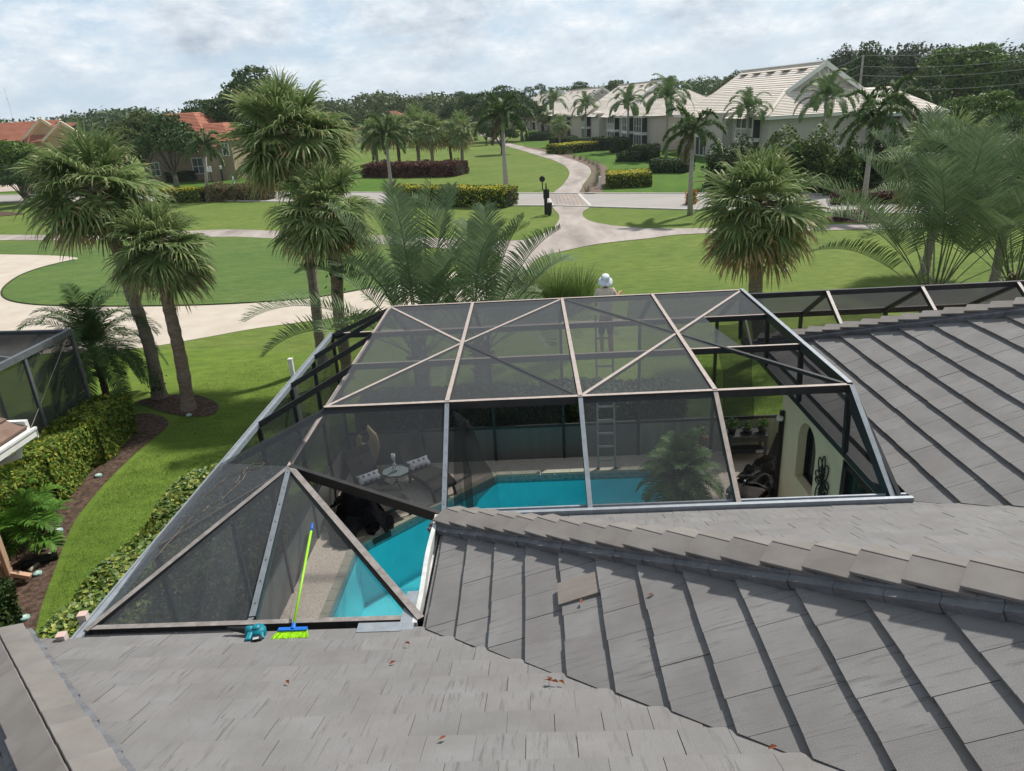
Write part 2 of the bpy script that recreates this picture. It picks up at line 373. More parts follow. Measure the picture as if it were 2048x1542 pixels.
# paver crossing
pv = G2((1097,388),(1153,388),(1176,412),(1111,412))
PAVER = bpy.data.materials.new('paver_blocks'); PAVER.use_nodes = True
def _pav():
    nt = PAVER.node_tree; L = nt.links.new; b = nt.nodes['Principled BSDF']; b.inputs['Roughness'].default_value = .9
    tc = N(nt, 'ShaderNodeTexCoord'); br = N(nt, 'ShaderNodeTexBrick', i_Scale=1.); br.inputs['Color1'].default_value = (.38, .30, .24, 1); br.inputs['Color2'].default_value = (.27, .25, .25, 1)
    br.inputs['Mortar'].default_value = (.13, .11, .1, 1); br.inputs['Brick Width'].default_value = .62; br.inputs['Row Height'].default_value = .62; br.inputs['Mortar Size'].default_value = .035
    L(tc.outputs['Object'], br.inputs['Vector']); L(br.outputs[0], b.inputs['Base Color'])
_pav()
sheet('paver_crossing', pv, .036, PAVER)
mb = MB(); wl = mat('white_line', (.50, .48, .45), .8, .15, 5)
for (a, b, w) in (((1092,388),(1106,412),.2), ((1157,388),(1181,412),.22)):
    p, q = g(*a), g(*b); mb.bar((p[0], p[1], .036), (q[0], q[1], .036), w, .02)
struct(mb.build('road_marking', wl))
# planting beds
sheet('mulch_bed', smooth_loop(G2((1160,387),(1200,387),(1209,372),(1216,347),(1213,335),(1198,326),(1150,312),(1110,303),(1076,297),(1050,293),(1050,295),(1085,303),(1125,313),(1165,327),(1184,341),(1180,356),(1168,371)), 3), .030, mat('pine_mulch', (.10, .066, .05), .95, .3, 3, col2=(.21, .15, .12), detail=9))
condo_l = G2((1050,292),(1076,296),(1110,302),(1150,311),(1198,325),(1214,334),(1217,347),(1210,372),(1202,387),(1380,387),(1700,388),(2400,386),(2400,330),(1800,330),(1500,320),(1315,302),(1188,282),(1096,259),(1060,262),(1040,280))
sheet('condo_lawn', condo_l, .014, G_condo)
sheet('condo_lawn', G2((-300,390),(0,386),(450,383),(800,385),(760,345),(560,345),(440,356),(340,361),(200,375),(60,380),(-300,384)), .014, G_condo)
sheet('mulch_bed', smooth_loop(G2((275,806),(300,797),(350,790),(400,793),(432,806),(438,818),(425,830),(390,835),(340,828),(290,812)), 4), .026, MULCH)
sheet('mulch_bed', smooth_loop([(-11.2,18.2),(-10.4,18.0),(-9.85,17.3),(-9.9,16.0),(-9.85,14.4),(-9.65,12.9),(-9.35,11.9),(-8.95,10.9),(-8.55,9.9),(-8.1,8.9),(-7.6,7.2),(-11,5),(-13,9),(-13,15),(-13,18)], 5), .02, MULCH)
sheet('mulch_bed', smooth_loop([(-6.6,4),(-6.6,8),(-6.45,11.6),(-5.6,12.2),(-4.4,12.2),(-4.4,4)], 3), .02, MULCH)
sheet('mulch_bed', smooth_loop(G2((1655,434),(1700,428),(1760,430),(1800,438),(1740,446),(1670,444)), 4), .032, MULCH)
sheet('mulch_bed', smooth_loop(G2((0,397+26),(-60,415),(-120,420),(-60,440),(0,433),(50,428)), 3), .04, MULCH)
sheet('driveway', G2((-300,372),(0,363),(58,366),(50,381),(0,384),(-300,390)), .03, mat('pink_drive', (.42, .34, .30), .9, .1, 1))

# ================================================================ our house: the tiled roof the picture is taken from
PM = .46                                    # rise of every roof plane
ZE = 3.15
def tile_mat():
    m = bpy.data.materials.new('concrete_tile'); m.use_nodes = True; nt = m.node_tree; L = nt.links.new; b = nt.nodes['Principled BSDF']
    b.inputs['Roughness'].default_value = .85; b.inputs['Specular IOR Level'].default_value = .25
    uv = N(nt, 'ShaderNodeUVMap'); uv.uv_map = 'UVMap'
    ge = N(nt, 'ShaderNodeNewGeometry')
    wn = N(nt, 'ShaderNodeVectorMath', operation='SCALE'); cmb = N(nt, 'ShaderNodeCombineXYZ')
    sc = N(nt, 'ShaderNodeMath', operation='MULTIPLY', i_1=37.); L(ge.outputs['Random Per Island'], sc.inputs[0]); L(sc.outputs[0], cmb.inputs[0]); L(sc.outputs[0], cmb.inputs[2])
    ad = N(nt, 'ShaderNodeVectorMath', operation='ADD'); L(uv.outputs[0], ad.inputs[0]); L(cmb.outputs[0], ad.inputs[1])
    mp = N(nt, 'ShaderNodeMapping'); mp.inputs['Scale'].default_value = (34, 3.2, 1); L(ad.outputs[0], mp.inputs[0])
    st = N(nt, 'ShaderNodeTexNoise', i_Scale=1, i_Detail=5, i_Roughness=.65); L(mp.outputs[0], st.inputs['Vector'])
    bl = N(nt, 'ShaderNodeTexNoise', i_Scale=2.2, i_Detail=6, i_Roughness=.6); L(uv.outputs[0], bl.inputs['Vector'])
    gr = N(nt, 'ShaderNodeTexNoise', i_Scale=160, i_Detail=3, i_Roughness=.7); L(uv.outputs[0], gr.inputs['Vector'])
    r0 = N(nt, 'ShaderNodeValToRGB'); e = r0.color_ramp.elements; e[0].position = .3; e[0].color = (.165, .157, .154, 1); e[1].position = .7; e[1].color = (.215, .212, .214, 1); L(bl.outputs[0], r0.inputs[0])
    hs = N(nt, 'ShaderNodeHueSaturation'); mr = N(nt, 'ShaderNodeMapRange'); mr.inputs[3].default_value = .93; mr.inputs[4].default_value = 1.06
    L(ge.outputs['Random Per Island'], mr.inputs[0]); L(mr.outputs[0], hs.inputs['Value']); L(r0.outputs[0], hs.inputs['Color'])
    fr = N(nt, 'ShaderNodeMath', operation='MULTIPLY', i_1=13.7); f2 = N(nt, 'ShaderNodeMath', operation='FRACT'); r9 = N(nt, 'ShaderNodeMapRange'); r9.inputs[3].default_value = .4; r9.inputs[4].default_value = 1.2
    L(ge.outputs['Random Per Island'], fr.inputs[0]); L(fr.outputs[0], f2.inputs[0]); L(f2.outputs[0], r9.inputs[0]); L(r9.outputs[0], hs.inputs['Saturation'])
    # dark streaks left in the drag texture of the tile
    r1 = N(nt, 'ShaderNodeValToRGB'); e = r1.color_ramp.elements; e[0].position = .54; e[0].color = (0, 0, 0, 1); e[1].position = .70; e[1].color = (.8, .8, .8, 1); L(st.outputs[0], r1.inputs[0])
    big = N(nt, 'ShaderNodeValToRGB'); e = big.color_ramp.elements; e[0].position = .38; e[0].color = (.10, .10, .10, 1); e[1].position = .62; e[1].color = (1, 1, 1, 1); L(bl.outputs[0], big.inputs[0])
    mu = N(nt, 'ShaderNodeMath', operation='MULTIPLY'); L(r1.outputs[0], mu.inputs[0]); L(big.outputs[0], mu.inputs[1])
    mx = N(nt, 'ShaderNodeMix', data_type='RGBA'); L(mu.outputs[0], mx.inputs[0]); L(hs.outputs[0], mx.inputs['A']); mx.inputs['B'].default_value = (.085, .08, .078, 1)
    g2 = N(nt, 'ShaderNodeValToRGB'); e = g2.color_ramp.elements; e[0].position = .3; e[0].color = (.78, .78, .78, 1); e[1].position = .72; e[1].color = (1.22, 1.22, 1.22, 1); L(gr.outputs[0], g2.inputs[0])
    mm = N(nt, 'ShaderNodeMix', data_type='RGBA', blend_type='MULTIPLY'); mm.inputs[0].default_value = 1; L(mx.outputs['Result'], mm.inputs['A']); L(g2.outputs[0], mm.inputs['B'])
    L(mm.outputs['Result'], b.inputs['Base Color'])
    bp = N(nt, 'ShaderNodeBump', i_Strength=.5, i_Distance=.004); sm = N(nt, 'ShaderNodeMath', operation='ADD'); L(st.outputs[0], sm.inputs[0]); L(gr.outputs[0], sm.inputs[1]); L(sm.outputs[0], bp.inputs['Height']); L(bp.outputs[0], b.inputs['Normal'])
    return m
TILE = tile_mat()
MORTAR = mat('grey_mortar', (.10, .104, .115), .85, .3, 5, bump=.6, bscale=30, col2=(.19, .195, .21))
CAP = mat('cap_tile', (.165, .15, .142), .85, .2, 3, bump=.3, bscale=420, col2=(.225, .21, .20), island=.08)
def clip(poly, conv):
    out = poly; n = len(conv)
    for i in range(n):
        a, b = conv[i], conv[(i+1) % n]; inp = out; out = []
        def side(p): return (b[0]-a[0])*(p[1]-a[1])-(b[1]-a[1])*(p[0]-a[0])
        for j in range(len(inp)):
            p, q = inp[j], inp[(j+1) % len(inp)]; sp, sq = side(p), side(q)
            if sp >= 0: out.append(p)
            if (sp >= 0) != (sq >= 0):
                t = sp/(sp-sq); out.append((p[0]+(q[0]-p[0])*t, p[1]+(q[1]-p[1])*t))
        if len(out) < 3: return []
    return out
def tiles(name, O, U, V, region, exp, tw, th, m, parent, rnd, gap=.0022, lift=.0, skip=None, uvo=(0, 0), ph=0.):
    """real overlapping tiles: each one a thin wedge whose lower edge rides on the course below"""
    O, U, V = Vector(O), Vector(U).normalized(), Vector(V).normalized(); Nn = U.cross(V); mb = MB()
    if Nn.z < 0: Nn = -Nn
    us = [p[0] for p in region]; vs = [p[1] for p in region]
    k0, k1 = int(math.floor(min(vs)/exp)), int(math.ceil(max(vs)/exp))
    ar = sum(region[i][0]*region[(i+1) % len(region)][1]-region[(i+1) % len(region)][0]*region[i][1] for i in range(len(region)))
    reg = region if ar > 0 else region[::-1]
    for k in range(k0-1, k1):
        v0 = k*exp+ph; off = (k % 2)*tw*.5+rnd.uniform(-.06, .06)*tw; j0 = int((min(us)-off)/tw)-1; j1 = int((max(us)-off)/tw)+2
        for j in range(j0, j1):
            if skip and skip(k, j): continue
            u0 = off+j*tw; dv = rnd.uniform(-.004, .004); jt = rnd.uniform(-.002, .003); sk = rnd.uniform(-.003, .003)
            gg = gap*(rnd.uniform(.5, 2.2))
            pl = clip([(u0, v0+dv), (u0+tw-gg, v0+dv+sk), (u0+tw-gg, v0+exp+.012), (u0, v0+exp+.012)], reg)
            if len(pl) < 3: continue
            top, bot = [], []
            for (u, v) in pl:
                f = (v-v0)/exp; w = th*(1-f)+.004+jt+lift
                top.append(O+U*u+V*v+Nn*w); bot.append(O+U*u+V*v+Nn*max(w-th*.98, -.03+lift))
            kk = len(mb.v); n = len(pl); mb.v += [tuple(p) for p in top]+[tuple(p) for p in bot]
            uvp = [(u+uvo[0], v+uvo[1]) for u, v in pl]
            mb.f.append(tuple(range(kk, kk+n))); mb.m.append(0); mb.uv.append(uvp)
            for i in range(n):
                i2 = (i+1) % n; mb.f.append((kk+i2, kk+i, kk+n+i, kk+n+i2)); mb.m.append(0); mb.uv.append([uvp[i2], uvp[i], uvp[i], uvp[i2]])
    # boarding under the tiles
    pts = [O+U*u+V*v-Nn*.045 for u, v in reg]
    mb.extrude([tuple(p) for p in pts], -Nn*.05, 1)
    return mb.build(name, [m, M['black']], parent)
house = thing('house', 'large house under grey flat concrete tiles that fills the foreground, with mansard pool cage attached', 'house', (0, 0, 0))
SM = 7.0; rnd = random.Random(3); q = math.sqrt(1+PM*PM)
dX = Vector((1, 0, PM)); dY = Vector((0, -1, PM))
# (eave X=-1.12) facing -X, between the valley and the near hip
tiles('roof_slope', (-1.12, 0, ZE), (0, -1, 0), dX, [(-7.0, 0), (-7.0+SM, SM*q), (-5.2+SM, SM*q), (-5.2, 0)], .30*q, .285, .044, TILE, house, rnd, ph=.06*q)
# (eave Y=5.2) facing +Y, the bottom left of the picture
tiles('roof_slope', (0, 5.2, ZE), (1, 0, 0), dY, [(-5.0, 0), (-5.0+SM, SM*q), (-1.12+SM, SM*q), (-1.12, 0)], .30*q, .285, .030, TILE, house, rnd, uvo=(40, 9))
# (eave Y=7.0) facing +Y, behind the near hip
tiles('roof_slope', (0, 7.0, ZE), (1, 0, 0), dY, [(-1.12, 0), (-1.12+SM, SM*q), (4.1+SM, SM*q), (4.1, 0)], .30*q, .285, .030, TILE, house, rnd, uvo=(80, 5))
# (eave X=4.1) facing -X on the right
tiles('roof_slope', (4.1, 0, ZE), (0, -1, 0), dX, [(-12.75, 0), (-12.75+SM, SM*q), (-7.0+SM, SM*q), (-7.0, 0)], .315*q, .285, .044, TILE, house, rnd, uvo=(120, 3))
# lower left corner: beyond the left hip, facing -X
tiles('roof_slope', (-5.0, 0, ZE), (0, -1, 0), dX, [(-5.2, 0), (-5.2+SM, SM*q), (4, SM*q), (4, 0)], .30*q, .285, .047, TILE, house, rnd, uvo=(160, 3))
# facing +Y beyond the far hip
tiles('roof_slope', (0, 12.75, ZE), (1, 0, 0), dY, [(4.1, 0), (4.1+SM, SM*q), (18, SM*q), (18, 0)], .30*q, .285, .03, TILE, house, rnd, uvo=(200, 3))
def hip_caps(start, L, mortar_h=.075, wleg=.20, pitch=.305, first=.05):
    h = Vector((1, -1, PM)).normalized(); A = Vector((-PM, 0, 1)).normalized(); B = Vector((0, PM, 1)).normalized()
    la = h.cross(A); la = la if la.x < 0 and la.z < 0 or la.dot(Vector((-1, 0, -PM))) > 0 else -la
    lb = h.cross(B); lb = lb if lb.dot(Vector((0, 1, -PM))) > 0 else -lb
    up = Vector((0, 0, 1)); st = Vector(start); cap = MB(); mo = MB(); n = int(L/pitch)
    for k in range(n):
        p = st+h*(first+k*pitch); j = rnd.uniform(-.006, .006); pl, ph = p+up*(.155+j), p+h*(pitch+.09)+up*(.098)
        for lg, nn in ((la, A), (lb, B)):
            lg2 = (lg+up*.03).normalized(); w = wleg+rnd.uniform(-.006, .006)
            t = nn*.026
            cap.extrude([pl, pl+lg2*w, ph+lg2*w*.96, ph], t)
    for lg, nn in ((la, A), (lb, B)):
        for k in range(int(L/pitch)+1):
            p = st+h*(k*pitch); e = rnd.uniform(-.008, .008); a = p+lg*(wleg-.03+e)+nn*.02; b = p+h*pitch*.99+lg*(wleg-.03+e)+nn*.02
            mo.extrude([a, a+lg*.055, b+lg*.06, b], nn*(mortar_h))
            mo.extrude([a-lg*.12, a, b, b-lg*.12], nn*(mortar_h+.02))
    c = cap.build('hip_cap', CAP, house, bevel=.004); mo.build('mortar_bed', MORTAR, house)
hip_caps((-1.12, 7.0, ZE), 9.5); hip_caps((4.1, 12.75, ZE), 9.5); hip_caps((-5.0, 5.2, ZE), 9.5)
# metal valleys
mb = MB()
for s in ((-1.12, 5.2), (4.1, 7.0)):
    a = Vector((s[0], s[1], ZE-.004)); b = a+Vector((SM, -SM, SM*PM)); mb.bar(a, b, .04, .03)
mb.build('valley_flashing', M['silver'], house)
# walls, with the arched opening and the sliding door on the lanai side
STUC = mat('cream_stucco', (.80, .68, .48), .95, .05, 2, bump=.4, bscale=90, spec=.1)
wl = MB(); XW = 4.46
def arch(y0, y1, z0, zs, n=12):
    c, r = (y0+y1)/2, (y1-y0)/2; return [(y1, z0), (y1, zs)]+[(c+r*math.cos(math.pi*i/n), zs+r*math.sin(math.pi*i/n)) for i in range(1, n)]+[(y0, zs), (y0, z0)]
ay0, ay1, az0, azs = 10.58, 11.36, 1.12, 1.88; ap = arch(ay0, ay1, az0, azs)
WT = 3.10
wl.face([(XW, 12.04, 0), (XW, ay1, 0), (XW, ay1, az0), (XW, ay1, azs), (XW, ay1, WT), (XW, 12.04, WT)])
wl.face([(XW, ay0, 0), (XW, 9.55, 0), (XW, 9.55, WT), (XW, ay0, WT), (XW, ay0, azs), (XW, ay0, az0)])
wl.face([(XW, ay1, 0), (XW, ay0, 0), (XW, ay0, az0), (XW, ay1, az0)])
for i in range(1, len(ap)-2):
    a, b = ap[i], ap[i+1]; wl.face([(XW, a[0], a[1]), (XW, b[0], b[1]), (XW, b[0], WT), (XW, a[0], WT)])
for i in range(len(ap)):
    a, b = ap[i], ap[(i+1) % len(ap)]; wl.face([(XW, a[0], a[1]), (XW+.2, a[0], a[1]), (XW+.2, b[0], b[1]), (XW, b[0], b[1])])
wl.box2((XW, 7.4, 2.36), (XW+.2, 9.55, WT)); wl.box2((XW+.002, 12.04, 0), (XW+9, 12.24, WT)); wl.box2((XW, 6.6, 0), (XW+.2, 7.4, WT))
wl.box2((-.7, 6.4, 0), (XW, 6.6, WT)); wl.box2((-.9, 4.8, 0), (-.7, 6.6, WT)); wl.box2((-4.6, 4.6, 0), (-.9, 4.8, WT)); wl.box2((-4.8, -2, 0), (-4.6, 4.8, WT))
wl.build('wall', STUC, house)
fr = MB()
for i in range(len(ap)):
    a, b = ap[i], ap[(i+1) % len(ap)]; fr.bar((XW+.17, *a), (XW+.17, *b), .05, .05, (1, 0, 0))
aw = fr.build('arched_window', M['bronze'], house)
GLASS = mat('dark_glass', (.02, .025, .028), .06, .1, 2, spec=.9)
gl = MB(); gl.extrude([(XW+.2, p[0], p[1]) for p in ap], (.02, 0, 0)); gl.build('pane', GLASS, aw)
fr = MB(); fr.box2((XW-.02, 9.42, 0), (XW+.06, 9.56, 2.36)); fr.box2((XW-.02, 8.3, 0), (XW+.06, 8.38, 2.36)); fr.box2((XW-.02, 7.4, 2.28), (XW+.06, 9.5, 2.36)); fr.box2((XW-.02, 7.38, 0), (XW+.06, 7.46, 2.36))
sdoor = fr.build('sliding_door', M['bronze'], house)
gl = MB(); gl.box2((XW+.04, 7.46, .02), (XW+.055, 9.42, 2.28)); gl.build('pane', mat('mirror_glass', (.05, .09, .10), .03, .1, 2, spec=1., metal=.65), sdoor)
# dark gutter and soffit over the lanai wall
fa = MB(); fa.box2((4.0, 6.9, 2.96), (4.1, 12.75, 3.14)); fa.box2((4.1, 6.9, 2.93), (4.46, 12.9, 2.97)); fa.box2((4.0, 12.75, 2.96), (14, 12.86, 3.14))
fa.build('dark_gutter', M['bronze'], house)
# aluminium super gutter along the lanai edge and the white one beside the valley
su = MB(); su.box2((-1.16, 6.98, 3.02), (4.05, 7.16, 3.2)); su.box2((-1.16, 6.95, 3.2), (4.05, 7.0, 3.26)); su.box2((-1.16, 7.11, 3.19), (4.05, 7.135, 3.22))
for x in (.9, 2.9): su.box2((x, 6.955, 3.03), (x+.012, 7.165, 3.204))
su.build('super_gutter', M['silver'], house)
wg = MB()
for i in range(10):
    y0, y1 = 5.25+i*.175, 5.25+(i+1)*.175; bow = .03*math.sin(i*.8)
    wg.bar((-1.20+bow*.3, y0, 3.14+i*.005), (-1.20+.03*math.sin((i+1)*.8)*.3, y1, 3.14+(i+1)*.005), .045, .12)
wg.box2((-1.22, 5.2, 3.05), (-1.17, 6.98, 3.075))
wg.build('white_gutter', mat('dirty_white', (.55, .56, .55), .5, .2, 5), house)
bx = MB(); bx.box2((-1.7, 5.12, 3.06), (-1.3, 5.24, 3.22)); bx.box2((-1.33, 5.12, 3.05), (-1.2, 5.7, 3.2)); bx.build('corner_flashing', M['silver'], house)
fb = MB(); fb.box2((-5.0, 5.12, 2.96), (-1.12, 5.18, 3.13)); fb.box2((-1.15, 5.2, 2.96), (-1.08, 7.0, 3.12)); fb.box2((-5.08, -2, 2.96), (-5.0, 5.18, 3.13)); fb.box2((-1.20, 5.2, 2.7), (-1.10, 6.98, 3.04)); fb.build('fascia', M['black'], house)
# the slipped tile, lying proud of its course
def on_x(s, y, w): n = Vector((-PM, 0, 1)).normalized(); return Vector((-1.12+s, y, ZE+PM*s))+n*w
mb = MB(); u = Vector((0, -1, 0)); v = dX.normalized(); n = u.cross(v); n = n if n.z > 0 else -n
c0 = atp = None
def gp(x, y, P0, n):
    d = ray(x, y); o = np.array([0, 0, H]); t = np.dot(np.array(P0)-o, n)/np.dot(d, n); return Vector(o+d*t)
nX = np.array([-PM, 0, 1.])
q0 = gp(1119, 1180, (-1.12, 0, ZE), nX); s0 = q0.x+1.12
lt = MB(); L0 = .33*q; p0 = on_x(s0+.01, q0.y, .035); p1 = p0+u*.27; hi = v*L0
lt.extrude([p0+n*.012, p1+n*.012, p1+hi-n*.028, p0+hi-n*.028], n*.022)
lt.v = [tuple(Vector(p)-p0) for p in lt.v]; lt.uv = [None]*len(lt.f)
o = lt.build('roof_tile', mat('brown_tile', (.195, .172, .155), .85, .12, 3, bump=.4, bscale=140, col2=(.24, .215, .195), stretch=(1, 8, 1))); o.location = p0
tag(o, 'brownish slipped tile sticking out of its course near the ridge caps', 'roof tile')

# ================================================================ screen enclosure over the pool
ZT, ZG = 4.05, 3.13
TOP = dict(A=(-2.67,13.0,ZT), B=(3.8,13.0,ZT), C=(-2.67,8.25,ZT), D=(3.8,8.25,ZT), E=(-2.99,7.60,3.58))
XR = [-2.67, -1.13, .52, 2.17, 3.8]; YR = [8.25, 9.9, 11.45, 13.0]; XL = -4.28; YF = 14.5; YN = 7.06
cage = thing('pool_enclosure', 'dark framed screen enclosure with pale beam tops standing over the swimming pool', 'screen enclosure', (0, 0, 0))
FR = [M['bronze'], M['faded']]
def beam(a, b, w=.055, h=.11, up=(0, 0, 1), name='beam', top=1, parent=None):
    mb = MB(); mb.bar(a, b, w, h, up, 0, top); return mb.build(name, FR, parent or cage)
def beams(name, lst, w=.055, h=.11, top=1):
    for a, b in lst: beam(a, b, w, h, name=name, top=top)
# flat top
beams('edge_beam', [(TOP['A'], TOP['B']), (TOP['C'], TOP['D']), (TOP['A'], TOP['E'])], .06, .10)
silv = MB(); silv.bar((3.8, 13.0, ZT), (3.8, 8.25, ZT), .06, .14, mi=0, top=1); silv.bar((3.8, 8.25, ZT), (3.86, YN, ZG+.05), .06, .14, mi=0, top=1)
silv.build('edge_beam', [M['bronze'], M['silver']], cage)
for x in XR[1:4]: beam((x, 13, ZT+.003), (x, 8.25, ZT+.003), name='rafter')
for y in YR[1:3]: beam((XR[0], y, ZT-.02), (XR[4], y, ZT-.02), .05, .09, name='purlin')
x1, x2, ym = (-1.13, 10.63, ZT+.02), (2.17, 10.63, ZT+.02), ZT+.02
beams('brace', [((-2.67, 13, ym), x1), (x1, (.52, 13, ym)), ((2.17, 10.63, ym), (3.8, 13, ym)), (x2, (.52, 8.25, ym)), (x1, (-2.67, 8.25, ym))], .05, .045)
beams('brace', [(x1, (.52, 8.25, ym)), ((.52, 13, ym), x2), (x2, (3.8, 8.25, ym))], .05, .045, top=0)
# near slope down to the gutter, and the hips round the house corner
for i, x in enumerate(XR[1:4]):
    w = .055
    mb = MB(); mb.bar((x, 8.25, ZT), (x+.01, YN, ZG+.06), w, .1, (0, .6, 1), 0, 1); mb.build('rafter', [M['bronze'], M['silver'] if i < 2 else M['faded']], cage)
Q, Rr, Sx, T = (-1.14, 7.02, ZG+.06), (-1.15, 5.3, ZG+.03), (-2.74, 5.42, ZG+.02), (XL+.03, 5.3, ZG+.02)
En = TOP['E']
beam(En, Q, .06, .12, top=0, name='hip_beam')
mb = MB(); mb.bar(En, Rr, .07, .10, (0, 0, 1), 0, 1); mb.bar(En, T, .06, .09, (0, 0, 1), 0, 1)
GREYW = mat('weathered_frame', (.16, .145, .135), .7, .3, 12, col2=(.30, .27, .26))
mb.build('hip_beam', [M['bronze'], GREYW], cage)
mb = MB(); mb.bar(En, Sx, .06, .10, (0, 0, 1), 0, 1); mb.bar(Sx, (-2.80, 5.15, 3.12), .05, .08, mi=0, top=1); mb.build('rafter', [M['bronze'], mat('grey_frame', (.16, .18, .20), .5, .15, 10)], cage)
mb = MB(); mb.bar((XL+.03, 5.33, ZG+.02), (-1.2, 5.33, ZG+.02), .06, .09, mi=0, top=1); mb.build('edge_beam', [M['bronze'], GREYW], cage)
# left slope: rafters down to the eave over the posts
YP = [14.5, 13.0, 11.6, 9.97, 8.5, 6.69]
beam(TOP['A'], (XL, YF, ZG), .06, .08, top=0, name='hip_beam')
for y, ye in ((13.0, 13.1), (11.45, 11.6), (9.9, 9.97)): beam((-2.67, y, ZT-.02), (XL, ye, ZG), .055, .085, top=0, name='rafter')
beam((-2.67, 8.25, ZT-.02), (XL, 8.55, ZG), .03, .07, name='rafter', top=0)
beam(En, (XL, 6.69, ZG), .02, .05, name='rafter')
ea = MB(); ea.box2((XL-.035, 5.14, ZG-.03), (XL+.025, 14.58, ZG+.05)); ea.box2((XL-.06, 5.14, ZG+.03), (XL-.04, 14.58, ZG+.06)); ea.build('eave_gutter', M['silver'], cage)
# far slope and far eave
beam((XL, YF, ZG), (10.5, YF, ZG), .06, .11, name='edge_beam')
for x in XR[1:5]: beam((x, 13, ZT-.02), (x+.0, YF, ZG), .05, .09, name='rafter', top=0)
beam((-2.67, 13, ZT-.02), (-2.67, YF, ZG), .05, .08, name='rafter', top=0)
beam((3.8, 13.0-.3, ZT), (10.6, 12.7, ZT), .06, .09, name='edge_beam', top=0)
mb = MB()
for x in (5.23, 6.89, 8.55):
    mb = MB(); mb.bar((x, 12.7, ZT+.01), (x, 11.0, 3.13), .055, .08, (0, 0, 1), 0, 1); mb.build('rafter', [M['bronze'], mat('pale_frame', (.55, .49, .45), .6, .12, 10)], cage)
    mb = MB(); mb.bar((x, 12.7, ZT-.02), (x+.3, YF, ZG), .05, .08, mi=0); mb.build('rafter', M['bronze'], cage)
# posts and rails of the far and the left wall
for x in (XL, -2.6, -1.0, .53, 2.18, 3.78, 5.5, 7.22, 8.9): beam((x, YF, 0), (x, YF, ZG-.05), .055, .08, (0, 1, 0), 'post', 0)
for y in YP[1:]: beam((XL, y, 0), (XL, y, ZG-.06), .07, .055, (0, 1, 0), 'post', 0)
RZ = .84
beam((XL, YF, RZ), (9.5, YF, RZ), .05, .06, name='chair_rail', top=0); beam((XL, 5.3, RZ), (XL, YF, RZ), .05, .05, name='chair_rail', top=0)
KICK = mat('kick_panel', (.085, .09, .09), .55, .3, 1.2, col2=(.12, .125, .12), stretch=(3, 3, .4), spec=.4)
KICK_SUN = mat('sunlit_kick_panel', (.13, .16, .135), .6, .3, 1.5, col2=(.22, .25, .215), stretch=(5, 5, .5))  # right-hand panels: sunlight on the same vinyl put into the colour
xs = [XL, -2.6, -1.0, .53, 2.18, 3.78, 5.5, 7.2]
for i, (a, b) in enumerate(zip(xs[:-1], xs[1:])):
    mb = MB(); mb.box2((a+.03, YF-.015, .03), (b-.03, YF+.012, RZ-.03)); mb.build('kick_panel', KICK if i < 4 else KICK_SUN, cage)
for a, b in zip(YP[1:], YP[:-1]):
    mb = MB(); mb.box2((XL-.012, a+.035, .03), (XL+.012, b-.035, RZ-.03)); mb.build('kick_panel', KICK, cage)
mb = MB(); mb.box2((XL-.012, 5.3, .03), (XL+.012, 6.65, RZ-.03)); mb.build('kick_panel', KICK, cage)
beam((4.46-.05, 12.08, 0), (4.46-.05, 12.08, 2.05), .07, .07, (0, 1, 0), 'post', 0)
# uprights and sill on the house eave on the right
for y in YR: beam((3.84, y, ZG+.02), (3.8, y, ZT-.05), .06, .07, (0, 1, 0), 'post', 0)
beam((3.9, YN, ZG+.02), (3.9, 12.9, ZG+.02), .16, .09, name='sill_beam', top=0)
beam((3.82, 8.25, ZT-.1), (3.92, 7.1, ZG+.05), .05, .22, name='rafter', top=0)
# screens
SC = screen_mat('screen_mesh', (.16, .165, .175), .25, .3)
SCT = screen_mat('clean_screen', (.115, .12, .13), .34, .15)
SCD = screen_mat('dirty_screen', (.085, .09, .10), .48, .55)
SCB = screen_mat('black_screen', (.03, .032, .035), .42, .0)
def screen(pts, m=SC, name='screen_panel', parent=None):
    mb = MB(); mb.face(pts); return mb.build(name, m, parent or cage)
dz = ZT+.035
for i in range(4):
    for j in range(3):
        if i == 3 and j < 2: continue
        screen([(XR[i], YR[j], dz), (XR[i+1], YR[j], dz), (XR[i+1], YR[j+1], dz), (XR[i], YR[j+1], dz)], SCT)
screen([(2.17, 9.9, dz), (2.95, 9.95, dz-.02), (2.88, 10.35, dz-.05), (2.80, 10.75, dz), (2.76, 11.45, dz), (2.17, 11.45, dz)], SCT)
zg2 = ZG+.09
for i in (0, 2):
    a, b = XR[i], XR[i+1]
    if i == 0: screen([(a, 8.25, dz), (b, 8.25, dz), (Q[0], Q[1], zg2), (En[0], En[1], En[2]+.035)], SC)
    else: screen([(a, 8.25, dz), (b, 8.25, dz), (b+.01, YN, zg2), (a+.01, YN, zg2)], SC)
EZ = (En[0], En[1], En[2]+.035)
screen([EZ, Rr, Sx], SC); screen([EZ, Sx, T], SCD)
screen([Sx, (-1.2, 5.33, ZG+.06), (-1.2, 5.2, 3.15), (-2.75, 5.2, 3.15)], SC) if False else None
screen([T, Sx, (-2.80, 5.15, 3.16), (XL+.02, 5.15, 3.16)], SCD)
screen([(-2.67, 8.25, dz), EZ, (XL, 8.55, zg2)], SCD); screen([EZ, (XL, 6.69, zg2), (XL, 8.55, zg2)], SCD); screen([EZ, T, (XL, 6.69, zg2)], SCD)
for i in (0, 1, 3):
    screen([(XR[i], 13, ZT), (XR[i+1], 13, ZT), (XR[i+1], YF, ZG+.04), (XR[i], YF, ZG+.04)], SCT)
